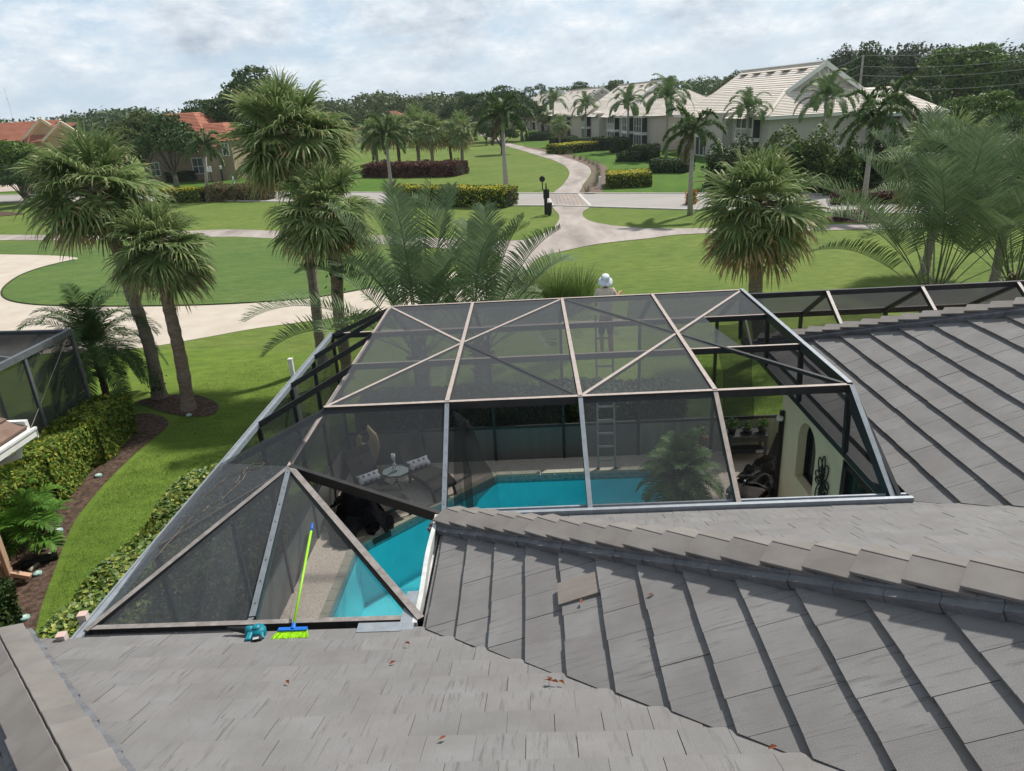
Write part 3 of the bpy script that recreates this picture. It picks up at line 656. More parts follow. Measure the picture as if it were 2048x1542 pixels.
screen([(.52, 13, ZT), (1.02, 13, ZT), (.95, 13.7, 3.65), (.52, YF, ZG+.04)], SCT); screen([(1.75, 13, ZT), (2.17, 13, ZT), (2.17, YF, ZG+.04), (1.9, YF, ZG+.04)], SCT)
screen([(3.8, 12.7, ZT), (10.5, 12.7, ZT), (10.8, YF, ZG+.04), (3.8, YF, ZG+.04)], SCT)
for i, (a, b) in enumerate(zip(xs[:-1], xs[1:])):
    if i == 3: continue
    screen([(a, YF, RZ), (b, YF, RZ), (b, YF, ZG), (a, YF, ZG)], SCB)
for a, b in zip(YP[1:]+[5.3], YP[:-1]+[6.69]):
    screen([(XL, a, RZ), (XL, b, RZ), (XL, b, ZG), (XL, a, ZG)], SCD if b < 9.9 else SCB)
for a, b in zip(YR[:-1], YR[1:]): screen([(3.84, a, ZG), (3.84, b, ZG), (3.82, b, ZT), (3.82, a, ZT)], SCB)
screen([(3.84, 8.25, ZG), (3.84, 7.15, ZG+.05), (3.82, 8.25, ZT)], SCB)
# screen tracks at the eave screws
mb = MB()
for k in range(9):
    t = (k+.5)/9; p = Vector((-1.12, 8.25, ZT+.06)).lerp(Vector((-1.12, YN, ZG+.12)), t); mb.box(p, (.009, .009, .006))
for k in range(8):
    t = (k+.5)/8; p = Vector(En).lerp(Vector(Sx), t)+Vector((0, 0, .057)); mb.box(p, (.009, .009, .006))
mb.build('screw_heads', M['black'], cage)
# sheets of old screen cut loose and hanging
def drape(name, cols, m, label, th=0):
    """cols: list of columns, each a list of points from top to bottom"""
    o0 = Vector(cols[0][0]); mb = MB(); nr = len(cols[0])
    for c in cols: mb.v += [tuple(Vector(p)-o0) for p in c]
    for i in range(len(cols)-1):
        for j in range(nr-1): mb.f.append((i*nr+j, i*nr+j+1, (i+1)*nr+j+1, (i+1)*nr+j)); mb.m.append(0); mb.uv.append(None)
    o = mb.build(name, m, None, True); o.location = o0; return tag(o, label, 'torn screen')
def line(a, b, n, wob=0, sd=0): 
    a, b = Vector(a), Vector(b); r = random.Random(sd); return [a.lerp(b, i/n)+Vector((r.uniform(-wob, wob), r.uniform(-wob, wob), 0)) for i in range(n+1)]
P = lambda x, y, Y: gy(x, y, Y)
HS = screen_mat('hanging_mesh', (.05, .055, .055), .8, .3)
drape('torn_screen', [line(P(906, 822, 8.15), P(908, 1045, 7.75), 6, .01, 1), line(P(912, 826, 8.1), P(926, 1045, 7.9), 6, .02, 2), line(P(934, 838, 7.95), P(930, 1045, 8.1), 6, .02, 3), line(P(930, 842, 8.1), P(950, 1045, 7.9), 6, .02, 4)], HS,
      'narrow strip of old mesh hanging straight down beside the open bay above the pool')
drape('torn_screen', [line(P(934, 838, 8.0), P(990, 965, 8.0), 5, .02, 5), line(P(926, 842, 8.1), P(960, 1000, 8.1), 5, .02, 6), line(P(918, 850, 8.15), P(938, 1045, 8.15), 5, .02, 7)], HS,
      'flap of old mesh fanning out over the pool water in the open bay')
H2 = screen_mat('limp_mesh', (.03, .034, .036), .62, .2)
drape('torn_screen', [line(P(1437, 652, 11.4), P(1448, 840, 11.0), 6, .03, 8), line(P(1462, 648, 11.3), P(1475, 842, 11.1), 6, .04, 9), line(P(1482, 645, 11.4), P(1500, 838, 10.9), 6, .04, 10), line(P(1500, 690, 11.2), P(1512, 830, 11.0), 6, .03, 11)], H2,
      'long sheet of old mesh drooping from the purlins in the right hand open bay')
drape('torn_screen', [line(P(1490, 640, 11.4), P(1502, 694, 11.2), 3, .0, 12), line(P(1494, 640, 11.4), P(1506, 694, 11.2), 3, .0, 13)], M['faded'],
      'short pale trim strip dangling under the far right corner of the flat top')

# ================================================================ pool and deck
pool = [(-3.52, 6.6), (2.45, 6.6), (2.45, 13.78), (-.95, 13.78), (-3.46, 11.25)]
outer = [(-4.4, 4.7), (13, 4.7), (13, 14.62), (-4.4, 14.62)]
DECK = mat('pebble_deck', (.50, .45, .40), .95, .1, .9, bump=.5, bscale=55, spec=.1, col2=(.58, .53, .48))
def _peb():
    nt = DECK.node_tree; L = nt.links.new; b = nt.nodes['Principled BSDF']; tc = nt.nodes.get('Texture Coordinate')
    vo = N(nt, 'ShaderNodeTexNoise', i_Scale=70, i_Detail=2, i_Roughness=.9); L(tc.outputs['Object'], vo.inputs['Vector'])
    rp = N(nt, 'ShaderNodeValToRGB'); e = rp.color_ramp.elements; e[0].position = .34; e[0].color = (.38, .34, .31, 1); e[1].position = .62; e[1].color = (1.35, 1.33, 1.3, 1); L(vo.outputs[0], rp.inputs[0])
    src = b.inputs['Base Color'].links[0].from_socket; mm = N(nt, 'ShaderNodeMix', data_type='RGBA', blend_type='MULTIPLY'); mm.inputs[0].default_value = 1
    L(src, mm.inputs['A']); L(rp.outputs[0], mm.inputs['B']); L(mm.outputs['Result'], b.inputs['Base Color'])
_peb()
def offset(poly, d):
    n = len(poly); out = []
    for i in range(n):
        p0, p1, p2 = [np.array(poly[(i+k) % n]) for k in (-1, 0, 1)]
        a = (p1-p0)/np.linalg.norm(p1-p0); b = (p2-p1)/np.linalg.norm(p2-p1); na, nb = np.array([a[1], -a[0]]), np.array([b[1], -b[0]])
        w = (na+nb)/(1+na@nb); out.append(tuple(p1+w*d))
    return out
cop = offset(pool, .15)
sheet('pool_deck', outer, .04, DECK, holes=[cop])
COPE = mat('coping_tile', (.25, .25, .20), .7, .2, 6, col2=(.34, .33, .27))
mb = MB(); n = len(pool)
for i in range(n):
    j = (i+1) % n; a, b, c, d = np.array(pool[i]), np.array(pool[j]), np.array(cop[j]), np.array(cop[i]); L_ = np.linalg.norm(b-a); k = max(1, int(L_/.3))
    for t in range(k):
        t0, t1 = t/k+.004/L_, (t+1)/k-.004/L_; p = [a+(b-a)*t0, a+(b-a)*t1, d+(c-d)*t1, d+(c-d)*t0]
        mb.extrude([(x[0], x[1], .0) for x in p], (0, 0, .052))
    mb.face([(*a, -.16), (*b, -.16), (*b, .0), (*a, .0)], 1)
struct(mb.build('pool_coping', [COPE, mat('waterline_tile', (.10, .17, .19), .3, .3, 14, col2=(.20, .28, .29), detail=1)]))
POOLM = mat('pool_plaster', (.15, .60, .68), .8, .06, 1.1, col2=(.27, .80, .86), detail=8)
mb = MB(); mb.face([(*p, -1.25) for p in pool])
for i in range(n):
    a, b = pool[i], pool[(i+1) % n]; mb.face([(*a, -1.25), (*b, -1.25), (*b, -.16), (*a, -.16)])
struct(mb.build('pool_basin', POOLM))
WT_ = bpy.data.materials.new('pool_water'); WT_.use_nodes = True
def _water():
    nt = WT_.node_tree; L = nt.links.new; nt.nodes.clear(); out = N(nt, 'ShaderNodeOutputMaterial')
    tr = N(nt, 'ShaderNodeBsdfTransparent'); tr.inputs[0].default_value = (.58, .93, .95, 1)
    gl = N(nt, 'ShaderNodeBsdfGlossy'); gl.inputs['Roughness'].default_value = .03; fr = N(nt, 'ShaderNodeFresnel', i_IOR=1.33)
    tc = N(nt, 'ShaderNodeTexCoord'); no = N(nt, 'ShaderNodeTexNoise', i_Scale=4.5, i_Detail=4); L(tc.outputs['Object'], no.inputs['Vector'])
    bp = N(nt, 'ShaderNodeBump', i_Strength=.3, i_Distance=.05); L(no.outputs[0], bp.inputs['Height']); L(bp.outputs[0], gl.inputs['Normal']); L(bp.outputs[0], fr.inputs['Normal'])
    mx = N(nt, 'ShaderNodeMixShader'); L(fr.outputs[0], mx.inputs[0]); L(tr.outputs[0], mx.inputs[1]); L(gl.outputs[0], mx.inputs[2]); L(mx.outputs[0], out.inputs[0])
_water()
sheet('pool_water', pool, -.11, WT_)
# skimmer mouth and lid
p = gp(800, 1065, (0, 0, .05), np.array([0, 0, 1.])); sk = thing('skimmer_lid', 'round white skimmer lid in the deck beside the black heap', 'skimmer lid', g(758, 1060, .045))
mb = MB(); mb.lathe([(.13, 0), (.13, .008), (.115, .012), (0, .012)], n=28); mb.build('lid', M['white'], sk); mb = MB(); mb.lathe([(.016, .012), (.016, .016), (0, .016)]); mb.build('grip', M['black'], sk)
d = Vector((1, 1, 0)).normalized(); c = Vector((-3.46, 11.25, -.03))+d*.55
mb = MB(); mb.bar(c-d*.2, c+d*.2, .05, .11); o = mb.build('skimmer_mouth', M['black']); o['kind'] = 'structure'
# low divider curb on the far lanai side and wall between
# ================================================================ plants
def leafmat(name, c1, c2, tr=.25, isl=.25, rough=.6, hue=.012, scale=1.5, spec=.15): return mat(name, c1, max(rough, .55), 0, scale, col2=c2, trans=tr, island=isl, hue=hue, spec=spec, thr=(.35, .65))
def unit(a): return a/np.maximum(np.linalg.norm(a, axis=-1, keepdims=True), 1e-9)
def leaf_arrays(P, Nn, size, r, aspect=.55, roll=None, droop=.0):
    """a pointed leaf (kite) at each point facing Nn"""
    n = len(P); t = unit(np.cross(Nn, unit(r.normal(size=(n, 3))))); b = np.cross(Nn, t)
    s = size[:, None] if hasattr(size, '__len__') else size
    v = np.stack([P-t*s*.5, P+b*s*aspect*.5-Nn*s*.06, P+t*s*.5-Nn*s*droop, P-b*s*aspect*.5-Nn*s*.06], 1)
    return v
class Quads:
    def __init__(s): s.v = []; s.m = []
    def add(s, v, mi=0): s.v.append(v); s.m.append(np.full(len(v), mi, np.int32) if np.isscalar(mi) else mi)
    def build(s, name, mats, parent=None, smooth=False):
        v = np.concatenate(s.v); n = len(v); return raw_mesh(name, v.reshape(-1, 3), np.arange(n*4).reshape(n, 4), np.concatenate(s.m), mats, parent, smooth)

# ---- fan palms
def fan_palm_crown(r, n=40, blade=.95, pet=1.0, seg=40, zmin=-60, young=.15, dead=.14, sag=1.0):
    """list of strips: each segment of each fan leaf is a folded ribbon that droops at its tip"""
    Q = Quads(); ga = 2.39996; V = []; MI = []
    for i in range(n):
        f = (i+.5)/n; el = R(86)-(R(86)-R(zmin))*(f**.85); az = i*ga+r.uniform(-.4, .4); el += r.uniform(-.26, .26)
        L = pet*(.72+.35*f)*r.uniform(.7, 1.15); B = blade*(.80+.3*min(1, f*2.2))*r.uniform(.88, 1.15); nroll = r.uniform(-.5, .5)
        h = np.array([math.cos(az), math.sin(az), 0]); up = np.array([0, 0, 1.])
        # petiole bends down
        p = np.zeros(3); d = h*math.cos(el)+up*math.sin(el); pts = [p.copy()]
        for k in range(5):
            p = p+d*L/5; pts.append(p.copy()); d = unit(d-up*.07*sag*math.cos(el))
        side = unit(np.cross(d, up)+1e-6); nrm = unit(np.cross(side, d)); side, nrm = unit(side*math.cos(nroll)+nrm*math.sin(nroll)), unit(nrm*math.cos(nroll)-side*math.sin(nroll))
        for k in range(5):
            a, b = pts[k], pts[k+1]; w = .022*(1-.1*k); V.append([a-side*w, b-side*w, b+side*w, a+side*w]); MI.append(1)
        hub = pts[-1]; mi_leaf = 2 if f > 1-dead else 0
        for sgi in range(seg):
            u = (sgi+.5)/seg*2-1; ang = u*R(118); Ls = B*(1-.32*abs(u)**2)*r.uniform(.9, 1.08)
            dd = unit(d*math.cos(ang)+side*math.sin(ang)-nrm*.16*abs(u)+nrm*.12+r.normal(size=3)*.03); wd = B*.046*(40/seg)**.7
            q = hub+d*.10*(1-abs(u)); cs = [q]; e = dd.copy()
            steps = (.32, .28, .22, .20)
            for j, st in enumerate(steps):
                q = q+e*Ls*st; cs.append(q.copy()); e = unit(e-up*(.06, .26, .75, 1.3)[j]*sag*r.uniform(.4, 1.7)+r.normal(size=3)*.05)
            ws = (.006, wd*.5, wd*.42, wd*.26, .002)
            sd = unit(np.cross(dd, nrm))
            for j in range(4):
                a, b = cs[j], cs[j+1]; fold = nrm*ws[j]*.5*(1 if sgi % 2 else -1); fold2 = nrm*ws[j+1]*.5*(1 if sgi % 2 else -1)
                V.append([a-sd*ws[j]-fold, b-sd*ws[j+1]-fold2, b+sd*ws[j+1]+fold2, a+sd*ws[j]+fold])
                MI.append((3 if (j >= 2 and (mi_leaf == 2 or r.random() < .03+.12*f*f)) else (1 if j >= 2 and r.random() < .35 else mi_leaf if mi_leaf == 0 else (2 if r.random() < .6 else 0))))
    # old boots and dead stubs under the crown
    return np.array(V), np.array(MI, np.int32)
PALM_G = leafmat('palmetto_green', (.14, .21, .068), (.22, .295, .11), .3, .3, .6, .015, spec=.2)
PALM_P = leafmat('palmetto_pale', (.27, .33, .14), (.36, .40, .20), .2, .2, .5)
PALM_O = leafmat('palmetto_old', (.22, .22, .09), (.18, .21, .08), .2, .3, .6)
PALM_B = leafmat('palmetto_tip', (.33, .24, .11), (.42, .33, .18), .15, .3, .7)
FANM = [PALM_G, PALM_P, PALM_O, PALM_B]
BARK = mat('palm_bark', (.19, .16, .135), .95, .25, 5, bump=1., bscale=22, col2=(.32, .28, .24), stretch=(1, 1, 2.6), spec=.1)
BARKR = mat('ruddy_palm_bark', (.20, .145, .115), .95, .25, 5, bump=1., bscale=26, col2=(.35, .27, .22), stretch=(1, 1, 3), spec=.1)
BARKG = mat('smooth_palm_bark', (.30, .28, .25), .9, .2, 2, bump=.5, bscale=20, col2=(.42, .40, .37), stretch=(1, 1, 6), spec=.1)
BOOT = mat('leaf_boots', (.07, .05, .035), .95, .4, 6, bump=1., bscale=30, col2=(.16, .115, .08), spec=.05)
def trunk(name, pts, r0, r1, m, parent, n=12, boots=0, rr=None, ringy=.045):
    rr = rr or random.Random(5); k = 40; P2 = []; 
    pts = [Vector(p) for p in pts]
    for i in range(k+1):
        t = i/k*(len(pts)-1); a = min(int(t), len(pts)-2); f = t-a
        p0, p1, p2, p3 = pts[max(a-1, 0)], pts[a], pts[a+1], pts[min(a+2, len(pts)-1)]
        P2.append(.5*((2*p1)+(p2-p0)*f+(2*p0-5*p1+4*p2-p3)*f*f+(3*p1-p0-3*p2+p3)*f**3))
    rad = [(r0*(1-i/k)+r1*i/k)*(1+(.35*math.exp(-i/k*14)))*(1+rr.uniform(-ringy, ringy)*1.5+ringy*math.sin(i*2.1)) for i in range(k+1)]
    mb = MB(); mb.tube(P2, rad, n)
    if boots:
        top = P2[-1]; 
        for b in range(boots):
            z = rr.uniform(-.95, .12); a = b*2.4; w = r1*1.0+.06+.12*(1-abs(z+.3)); p = top+Vector((0, 0, z)); d = Vector((math.cos(a), math.sin(a), 0))
            s = Vector((-math.sin(a), math.cos(a), 0))*.05; e = p+d*w+Vector((0, 0, rr.uniform(.05, .2)))
            mb.poly([p-s, p+s, e+s*.6, e-s*.6, p-s+Vector((0, 0, .07)), p+s+Vector((0, 0, .07)), e+s*.6+Vector((0, 0, .03)), e-s*.6+Vector((0, 0, .03))], [(0, 1, 2, 3), (7, 6, 5, 4), (0, 4, 5, 1), (3, 2, 6, 7), (1, 5, 6, 2), (0, 3, 7, 4)], 1)
    return mb.build(name, [m, BOOT], parent, smooth=not boots)
def fan_palm(label, base, curve, r=1.0, bark=BARK, seed=1, n=40, r0=.17, r1=.15, group='cabbage palms near the pool', **kw):
    """curve: world points of the trunk from base to crown"""
    base = Vector(base); t = thing('cabbage_palm', label, 'palm tree', base, 0, group)
    pts = [Vector(p)-base for p in curve]; rr = np.random.default_rng(seed)
    trunk('trunk', pts, r0, r1, bark, t, boots=46, rr=random.Random(seed))
    V, MI = fan_palm_crown(rr, n=n, blade=.95*r, pet=.95*r, **kw); V = V+np.array(pts[-1])
    raw_mesh('crown', V.reshape(-1, 3), np.arange(len(V)*4).reshape(-1, 4), MI, FANM, t)
    return t
def C(*a): return [Vector(p) for p in a]
b1 = g(320, 796); Y1 = b1.y
fan_palm('cabbage palm with the longer leaning trunk, crown highest at the far left', b1, C(b1, gy(298, 690, Y1), gy(264, 590, Y1-.2), gy(235, 500, Y1-.3), gy(200, 425, Y1-.3), gy(188, 375, Y1-.3)), 1.0, seed=11, n=66, zmin=-58)
b2 = g(378, 820); Y2 = b2.y
fan_palm('shorter cabbage palm with leaning trunk in the round mulch ring', b2, C(b2, gy(362, 720, Y2), gy(337, 610, Y2), gy(328, 560, Y2), gy(318, 492, Y2)), .86, BARKR, seed=12, n=56, zmin=-62)
b3 = g(655, 790); Y3 = 21.6
b3 = Vector((gy(655, 770, Y3).x, Y3, 0))
fan_palm('tallest cabbage palm, pale top crown above its neighbour left of the feathery palm', b3, C(b3, gy(641, 690, Y3), gy(628, 580, Y3), gy(612, 470, Y3+.4), gy(590, 360, Y3+.6), gy(577, 270, Y3+.6)), 1.12, seed=13, n=70, zmin=-50)
b4 = Vector((gy(697, 745, 20.4).x, 20.4, 0)); Y4 = 20.4
fan_palm('cabbage palm with a ruddy vase shaped trunk below the tallest crown', b4, C(b4, gy(688, 700, Y4), gy(676, 610, Y4), gy(672, 530, Y4), gy(655, 450, Y4), gy(648, 420, Y4)), .92, BARKR, seed=14, n=62, r1=.19, zmin=-62)
b5 = Vector((gy(1530, 740, 20.6).x, 20.6, 0)); Y5 = 20.6
fan_palm('single cabbage palm with a broad brown fringed crown right of the worker', b5, C(b5, gy(1519, 660, Y5), gy(1511, 590, Y5), gy(1514, 520, Y5), gy(1515, 470, Y5), gy(1516, 412, Y5)), 1.08, seed=15, n=70, dead=.28, zmin=-56, r0=.2, r1=.19)
b6 = Vector((17.6, 30, 0)); p6 = gy(1900, 318, 30)
fan_palm('cabbage palm whose green crown rises behind the big feathery palm on the right', (p6.x-.3, 30, 0), C((p6.x-.3, 30, 0), (p6.x-.2, 30, p6.z*.5), (p6.x, 30, p6.z-.1)), 1.35, seed=16, n=54, zmin=-40)
p7 = gy(2030, 350, 27)
fan_palm('cabbage palm cut by the right edge of the picture', (p7.x, 27, 0), C((p7.x, 27, 0), (p7.x, 27, p7.z*.5), (p7.x, 27, p7.z-.1)), 1.1, seed=17, n=44, zmin=-45)
# creeper leaves on the fourth trunk
CREEP = leafmat('creeper_leaf', (.02, .06, .015), (.05, .11, .02), .15, .3)
rr = np.random.default_rng(4); Pn = rr.normal(size=(70, 3))*np.array([.16, .16, .35])+np.array(gy(672, 545, Y4)); v = leaf_arrays(Pn, unit(rr.normal(size=(70, 3))), rr.uniform(.1, .2, 70), rr)
Pn = rr.normal(size=(26, 3))*np.array([.35, .1, .2])+np.array(gy(725, 535, Y4)); v2 = leaf_arrays(Pn, unit(rr.normal(size=(26, 3))), rr.uniform(.1, .2, 26), rr)
Q = Quads(); Q.add(v); Q.add(v2); o = Q.build('ivy', CREEP); tag(o, 'dark broad leaved creeper climbing the ruddy palm trunk', 'creeper')
rr = np.random.default_rng(5); pc = gy(318, 765, Y1); Pn = rr.normal(size=(160, 3))*np.array([.13, .13, .22])+np.array(pc)+np.array([.02, -.2, 0]); Q = Quads(); Q.add(leaf_arrays(Pn, unit(rr.normal(size=(160, 3))), rr.uniform(.05, .1, 160), rr)); o = Q.build('ivy', CREEP); tag(o, 'small leafy creeper at the foot of the far left leaning trunk', 'creeper')

# ---- feather palms
def frond(r, V, MI, base, az, el, L, n=46, leaf=.5, bend=1., w=.016, vee=.5, droop=.4, allround=False, stem=.02, mi=0, mis=1, bare=.22, twist=0.):
    up = np.array([0, 0, 1.]); h = np.array([math.cos(az), math.sin(az), 0]); d = h*math.cos(el)+up*math.sin(el)
    p = np.array(base, float); pts = [p.copy()]; ds = [d.copy()]; k = 16; side0 = np.array([-math.sin(az), math.cos(az), 0])
    for i in range(k):
        p = p+d*L/k; pts.append(p.copy()); d = unit(d-up*bend*.11*(.35+i/k*1.3)+side0*twist*.02); ds.append(d.copy())
    for i in range(k):
        a, b = pts[i], pts[i+1]; s = unit(np.cross(ds[i], up)+1e-6); wa, wb = stem*(1-.85*i/k), stem*(1-.85*(i+1)/k); nn = np.cross(s, ds[i])
        V.append([a-s*wa, b-s*wb, b+nn*wb, a+nn*wa]); MI.append(mis); V.append([a+nn*wa, b+nn*wb, b+s*wb, a+s*wa]); MI.append(mis)
    for i in range(n):
        f = bare+(1-bare)*(i+.5)/n; x = f*k; a = int(min(x, k-1)); t = x-a; q = pts[a]*(1-t)+pts[a+1]*t; dd = ds[a]
        s = unit(np.cross(dd, up)+1e-6); nn = np.cross(s, dd); ff = (f-bare)/(1-bare)
        ll = leaf*(.35+.65*math.sin(math.pi*min(1, ff*.92+.12))**.6)*r.uniform(.88, 1.08)
        dirs = [1, -1] if not allround else [1, -1, .3, -.4]
        for sg in dirs:
            fw = .45+.5*ff
            if allround: ax = s*math.copysign(1, sg)*r.uniform(.5, 1)+nn*r.uniform(-.8, .9)
            else: ax = s*sg+nn*(vee+r.uniform(-.1, .1))
            ld = unit(ax+dd*fw+r.normal(size=3)*.05); a0 = q; prev_w = w*.55
            e = ld.copy(); ww = unit(np.cross(ld, nn if not allround else up)+1e-6)
            for j, (st, w1) in enumerate(((.38, w), (.34, w*.8), (.28, .001))):
                b0 = a0+e*ll*st; V.append([a0-ww*prev_w, b0-ww*w1, b0+ww*w1, a0+ww*prev_w]); MI.append(mi); a0 = b0; prev_w = w1; e = unit(e-up*droop*(.35+.5*j)*r.uniform(.6, 1.4))
TRI = [leafmat('silver_frond', (.12, .18, .09), (.18, .25, .13), .15, .25, .7, .01, spec=.1), leafmat('grey_midrib', (.13, .17, .10), (.18, .21, .13), 0, .1), leafmat('yellowed_leaflet', (.30, .30, .12), (.22, .26, .11), .2, .2)]
def triangle_palm(label, base, z0, n, L, seed, els, azs=None, leaf=.62, group='silvery feathery palms behind the enclosure', tr=.22):
    t = thing('triangle_palm', label, 'palm tree', base, 0, group); r = np.random.default_rng(seed); rr = random.Random(seed)
    trunk('trunk', [(0, 0, 0), (.02, 0, z0*.6), (0, 0, z0+.1)], tr*1.1, tr, BARK, t, boots=24, rr=rr)
    V, MI = [], []
    for i in range(n):
        az = (azs[i] if azs else i*2.4+r.uniform(-.2, .2)); el = els[0]+(els[1]-els[0])*((i+.5)/n)+r.uniform(-.06, .06)
        frond(r, V, MI, (math.cos(az)*.14, math.sin(az)*.14, z0-.25+.12*(i % 4)), az, el, L*r.uniform(.88, 1.1), 62, leaf*1.2, .55+.5*r.random(), .0165, .75, .34, stem=.03, bare=.34, mi=0, twist=r.uniform(-1, 1))
    # thin grey threads hanging from the lowest leaflets
    for i in range(30):
        az = r.uniform(0, 6.28); p = np.array([math.cos(az)*.25, math.sin(az)*.25, z0+r.uniform(.1, .9)]); d = unit(np.array([math.cos(az), math.sin(az), .9]))
        s = np.array([-math.sin(az), math.cos(az), 0])*.006
        for j in range(6): q = p+d*.16; V.append([p-s, q-s, q+s, p+s]); MI.append(1); p = q; d = unit(d-np.array([0, 0, .38]))
    V = np.array(V); raw_mesh('crown', V.reshape(-1, 3), np.arange(len(V)*4).reshape(-1, 4), np.array(MI, np.int32), TRI, t)
    return t
b = g(848, 792); triangle_palm('wide silvery feathery palm rising just behind the enclosure by the sand', (b.x, b.y, 0), 1.35, 18, 4.5, 21, (R(86), R(32)), leaf=.62)
b = g(960, 780); triangle_palm('second silvery feathery palm, its long fronds arching right towards the worker', (b.x+.1, b.y, 0), 1.3, 17, 4.4, 22, (R(84), R(24)), leaf=.66)
b = Vector((gy(1865, 590, 22).x, 22, 0)); triangle_palm('huge silvery feathery palm standing clear of the roof on the right', b, 1.3, 20, 5.5, 23, (R(86), R(36)), leaf=.85, tr=.3)
b = Vector((gy(2030, 575, 21.5).x, 21.5, 0)); triangle_palm('huge silvery feathery palm at the right edge beside its twin', b, 1.6, 20, 5.6, 24, (R(84), R(38)), leaf=.85, tr=.3)
PHX = [leafmat('date_frond', (.045, .095, .028), (.08, .14, .04), .15, .3, .45), leafmat('date_midrib', (.10, .13, .05), (.14, .16, .06), 0, .1)]
def date_palm(label, base, z0, n, L, seed, elev=(84, -18), leaf=.26, leafn=52, bend=1.5, w=.009, mats=PHX, name='pygmy_date_palm', th=.09, group=None, cat='palm tree', droop=.45):
    t = thing(name, label, cat, base, 0, group); r = np.random.default_rng(seed)
    trunk('trunk', [(0, 0, 0), (.03, 0, z0*.5), (0, 0, z0)], th*1.1, th, BOOT, t, boots=20, rr=random.Random(seed))
    V, MI = [], []
    for i in range(n):
        f = (i+.5)/n; frond(r, V, MI, (0, 0, z0), i*2.4+r.uniform(-.2, .2), R(elev[0]+(elev[1]-elev[0])*f), L*r.uniform(.85, 1.08), leafn, leaf, bend, w, .25, droop, stem=.012, bare=.12)
    V = np.array(V); raw_mesh('crown', V.reshape(-1, 3), np.arange(len(V)*4).reshape(-1, 4), np.array(MI, np.int32), mats, t)
    return t
date_palm('bushy drooping date palm between the neighbouring screen cage and the leaning trunks', (-12.4, 19.0, 0), 1.7, 46, 2.3, 31, leaf=.42, leafn=56, w=.013, droop=.5)
date_palm('pygmy date palm growing in the pool deck in front of the ladder', (2.7, 12.35, .02), .55, 40, 1.0, 32, (85, -5), leaf=.24, bend=1.2, w=.008)
date_palm('small pygmy date palm beside the plant stand at the far end of the deck', (2.85, 13.9, .04), .35, 16, .55, 33, (80, 10), leaf=.12, leafn=26, w=.006, th=.05)

# ---- distant palms: foxtails, queens, cabbage palms; a few of each built, the rest copied
FOX = [leafmat('foxtail_frond', (.085, .145, .045), (.13, .20, .068), .15, .3, .5), leafmat('foxtail_rib', (.10, .14, .05), (.13, .17, .07), 0, .1), leafmat('foxtail_old', (.16, .14, .07), (.20, .17, .09), .1, .3)]
QUE = [leafmat('queen_frond', (.10, .165, .055), (.15, .22, .085), .2, .3, .5), leafmat('queen_rib', (.16, .2, .09), (.2, .23, .1), 0, .1), leafmat('queen_old', (.22, .20, .11), (.28, .24, .14), .1, .3)]
SHAFT = mat('green_crownshaft', (.13, .20, .07), .5, .15, 3, col2=(.19, .26, .11))
def proto_fox(seed, h):
    t = thing('foxtail_palm', 'x', 'palm tree', (0, 0, 0)); r = np.random.default_rng(seed)
    mb = MB(); mb.tube([(0, 0, 0), (.05, 0, h*.5), (.0, 0, h-1.0)], [.2, .14, .12], 12); mb.build('trunk', BARKG, t, True)
    mb = MB(); mb.tube([(0, 0, h-1.0), (0, 0, h-.5), (0, 0, h)], [.13, .11, .06], 10); mb.build('crownshaft', SHAFT, t, True)
    V, MI = [], []
    for i in range(12):
        f = (i+.5)/12; frond(r, V, MI, (0, 0, h-.1), i*2.4+seed, R(78-82*f), 2.8, 64, .46, 1.7, .042, .2, .35, True, stem=.03, mi=2 if f > .93 and seed % 2 else 0, bare=.12)
    V = np.array(V); raw_mesh('crown', V.reshape(-1, 3), np.arange(len(V)*4).reshape(-1, 4), np.array(MI, np.int32), FOX, t); return t
def proto_queen(seed, h):
    t = thing('queen_palm', 'x', 'palm tree', (0, 0, 0)); r = np.random.default_rng(seed)
    mb = MB(); mb.tube([(0, 0, 0), (.05, 0, h*.5), (0, 0, h-.8), (0, 0, h-.55), (0, 0, h)], [.17, .14, .13, .22, .12], 10); mb.build('trunk', BARKG, t, True)
    V, MI = [], []
    for i in range(16):
        f = (i+.5)/16; frond(r, V, MI, (0, 0, h-.1), i*2.4+seed, R(84-64*f), 4.0, 66, .75, 1.9, .032, .1, 1.0, stem=.03, mi=0, bare=.16)
    V = np.array(V); raw_mesh('crown', V.reshape(-1, 3), np.arange(len(V)*4).reshape(-1, 4), np.array(MI, np.int32), QUE, t); return t
def proto_sabal(seed, h, m=None):
    t = thing('cabbage_palm', 'x', 'palm tree', (0, 0, 0)); rr = np.random.default_rng(seed)
    trunk('trunk', [(0, 0, 0), (.1, 0, h*.5), (0, 0, h)], .2, .17, BARK if seed % 2 else BOOT, t, boots=16, rr=random.Random(seed))
    V, MI = fan_palm_crown(rr, n=38, blade=1.35, pet=1.3, seg=16, zmin=-70, dead=.25, sag=1.2); V[:, :, :] = V+np.array([0, 0, h])
    raw_mesh('crown', V.reshape(-1, 3), np.arange(len(V)*4).reshape(-1, 4), MI, FANM, t); return t
FX = [proto_fox(1, 5.4), proto_fox(2, 5.4)]; QU = [proto_queen(1, 6.2), proto_queen(2, 6.2)]; SB = [proto_sabal(1, 4.3), proto_sabal(2, 4.5), proto_sabal(3, 4.3)]
used = {}
def put(protos, i, base, scale, label, group, rz=None):
    pr = protos[i % len(protos)]; rz = random.uniform(0, 6.28) if rz is None else rz
    if pr.name not in used:
        used[pr.name] = 1; pr.location = base; pr.rotation_euler = (0, 0, rz); pr.scale = (scale,)*3; pr['label'] = label; pr['group'] = group; return pr
    return dup(pr, base, rz, scale, label, group)
gf, gq, gs = 'foxtail palms along the road', 'queen palms in front of the cream buildings', 'cabbage palms standing in the red bed'
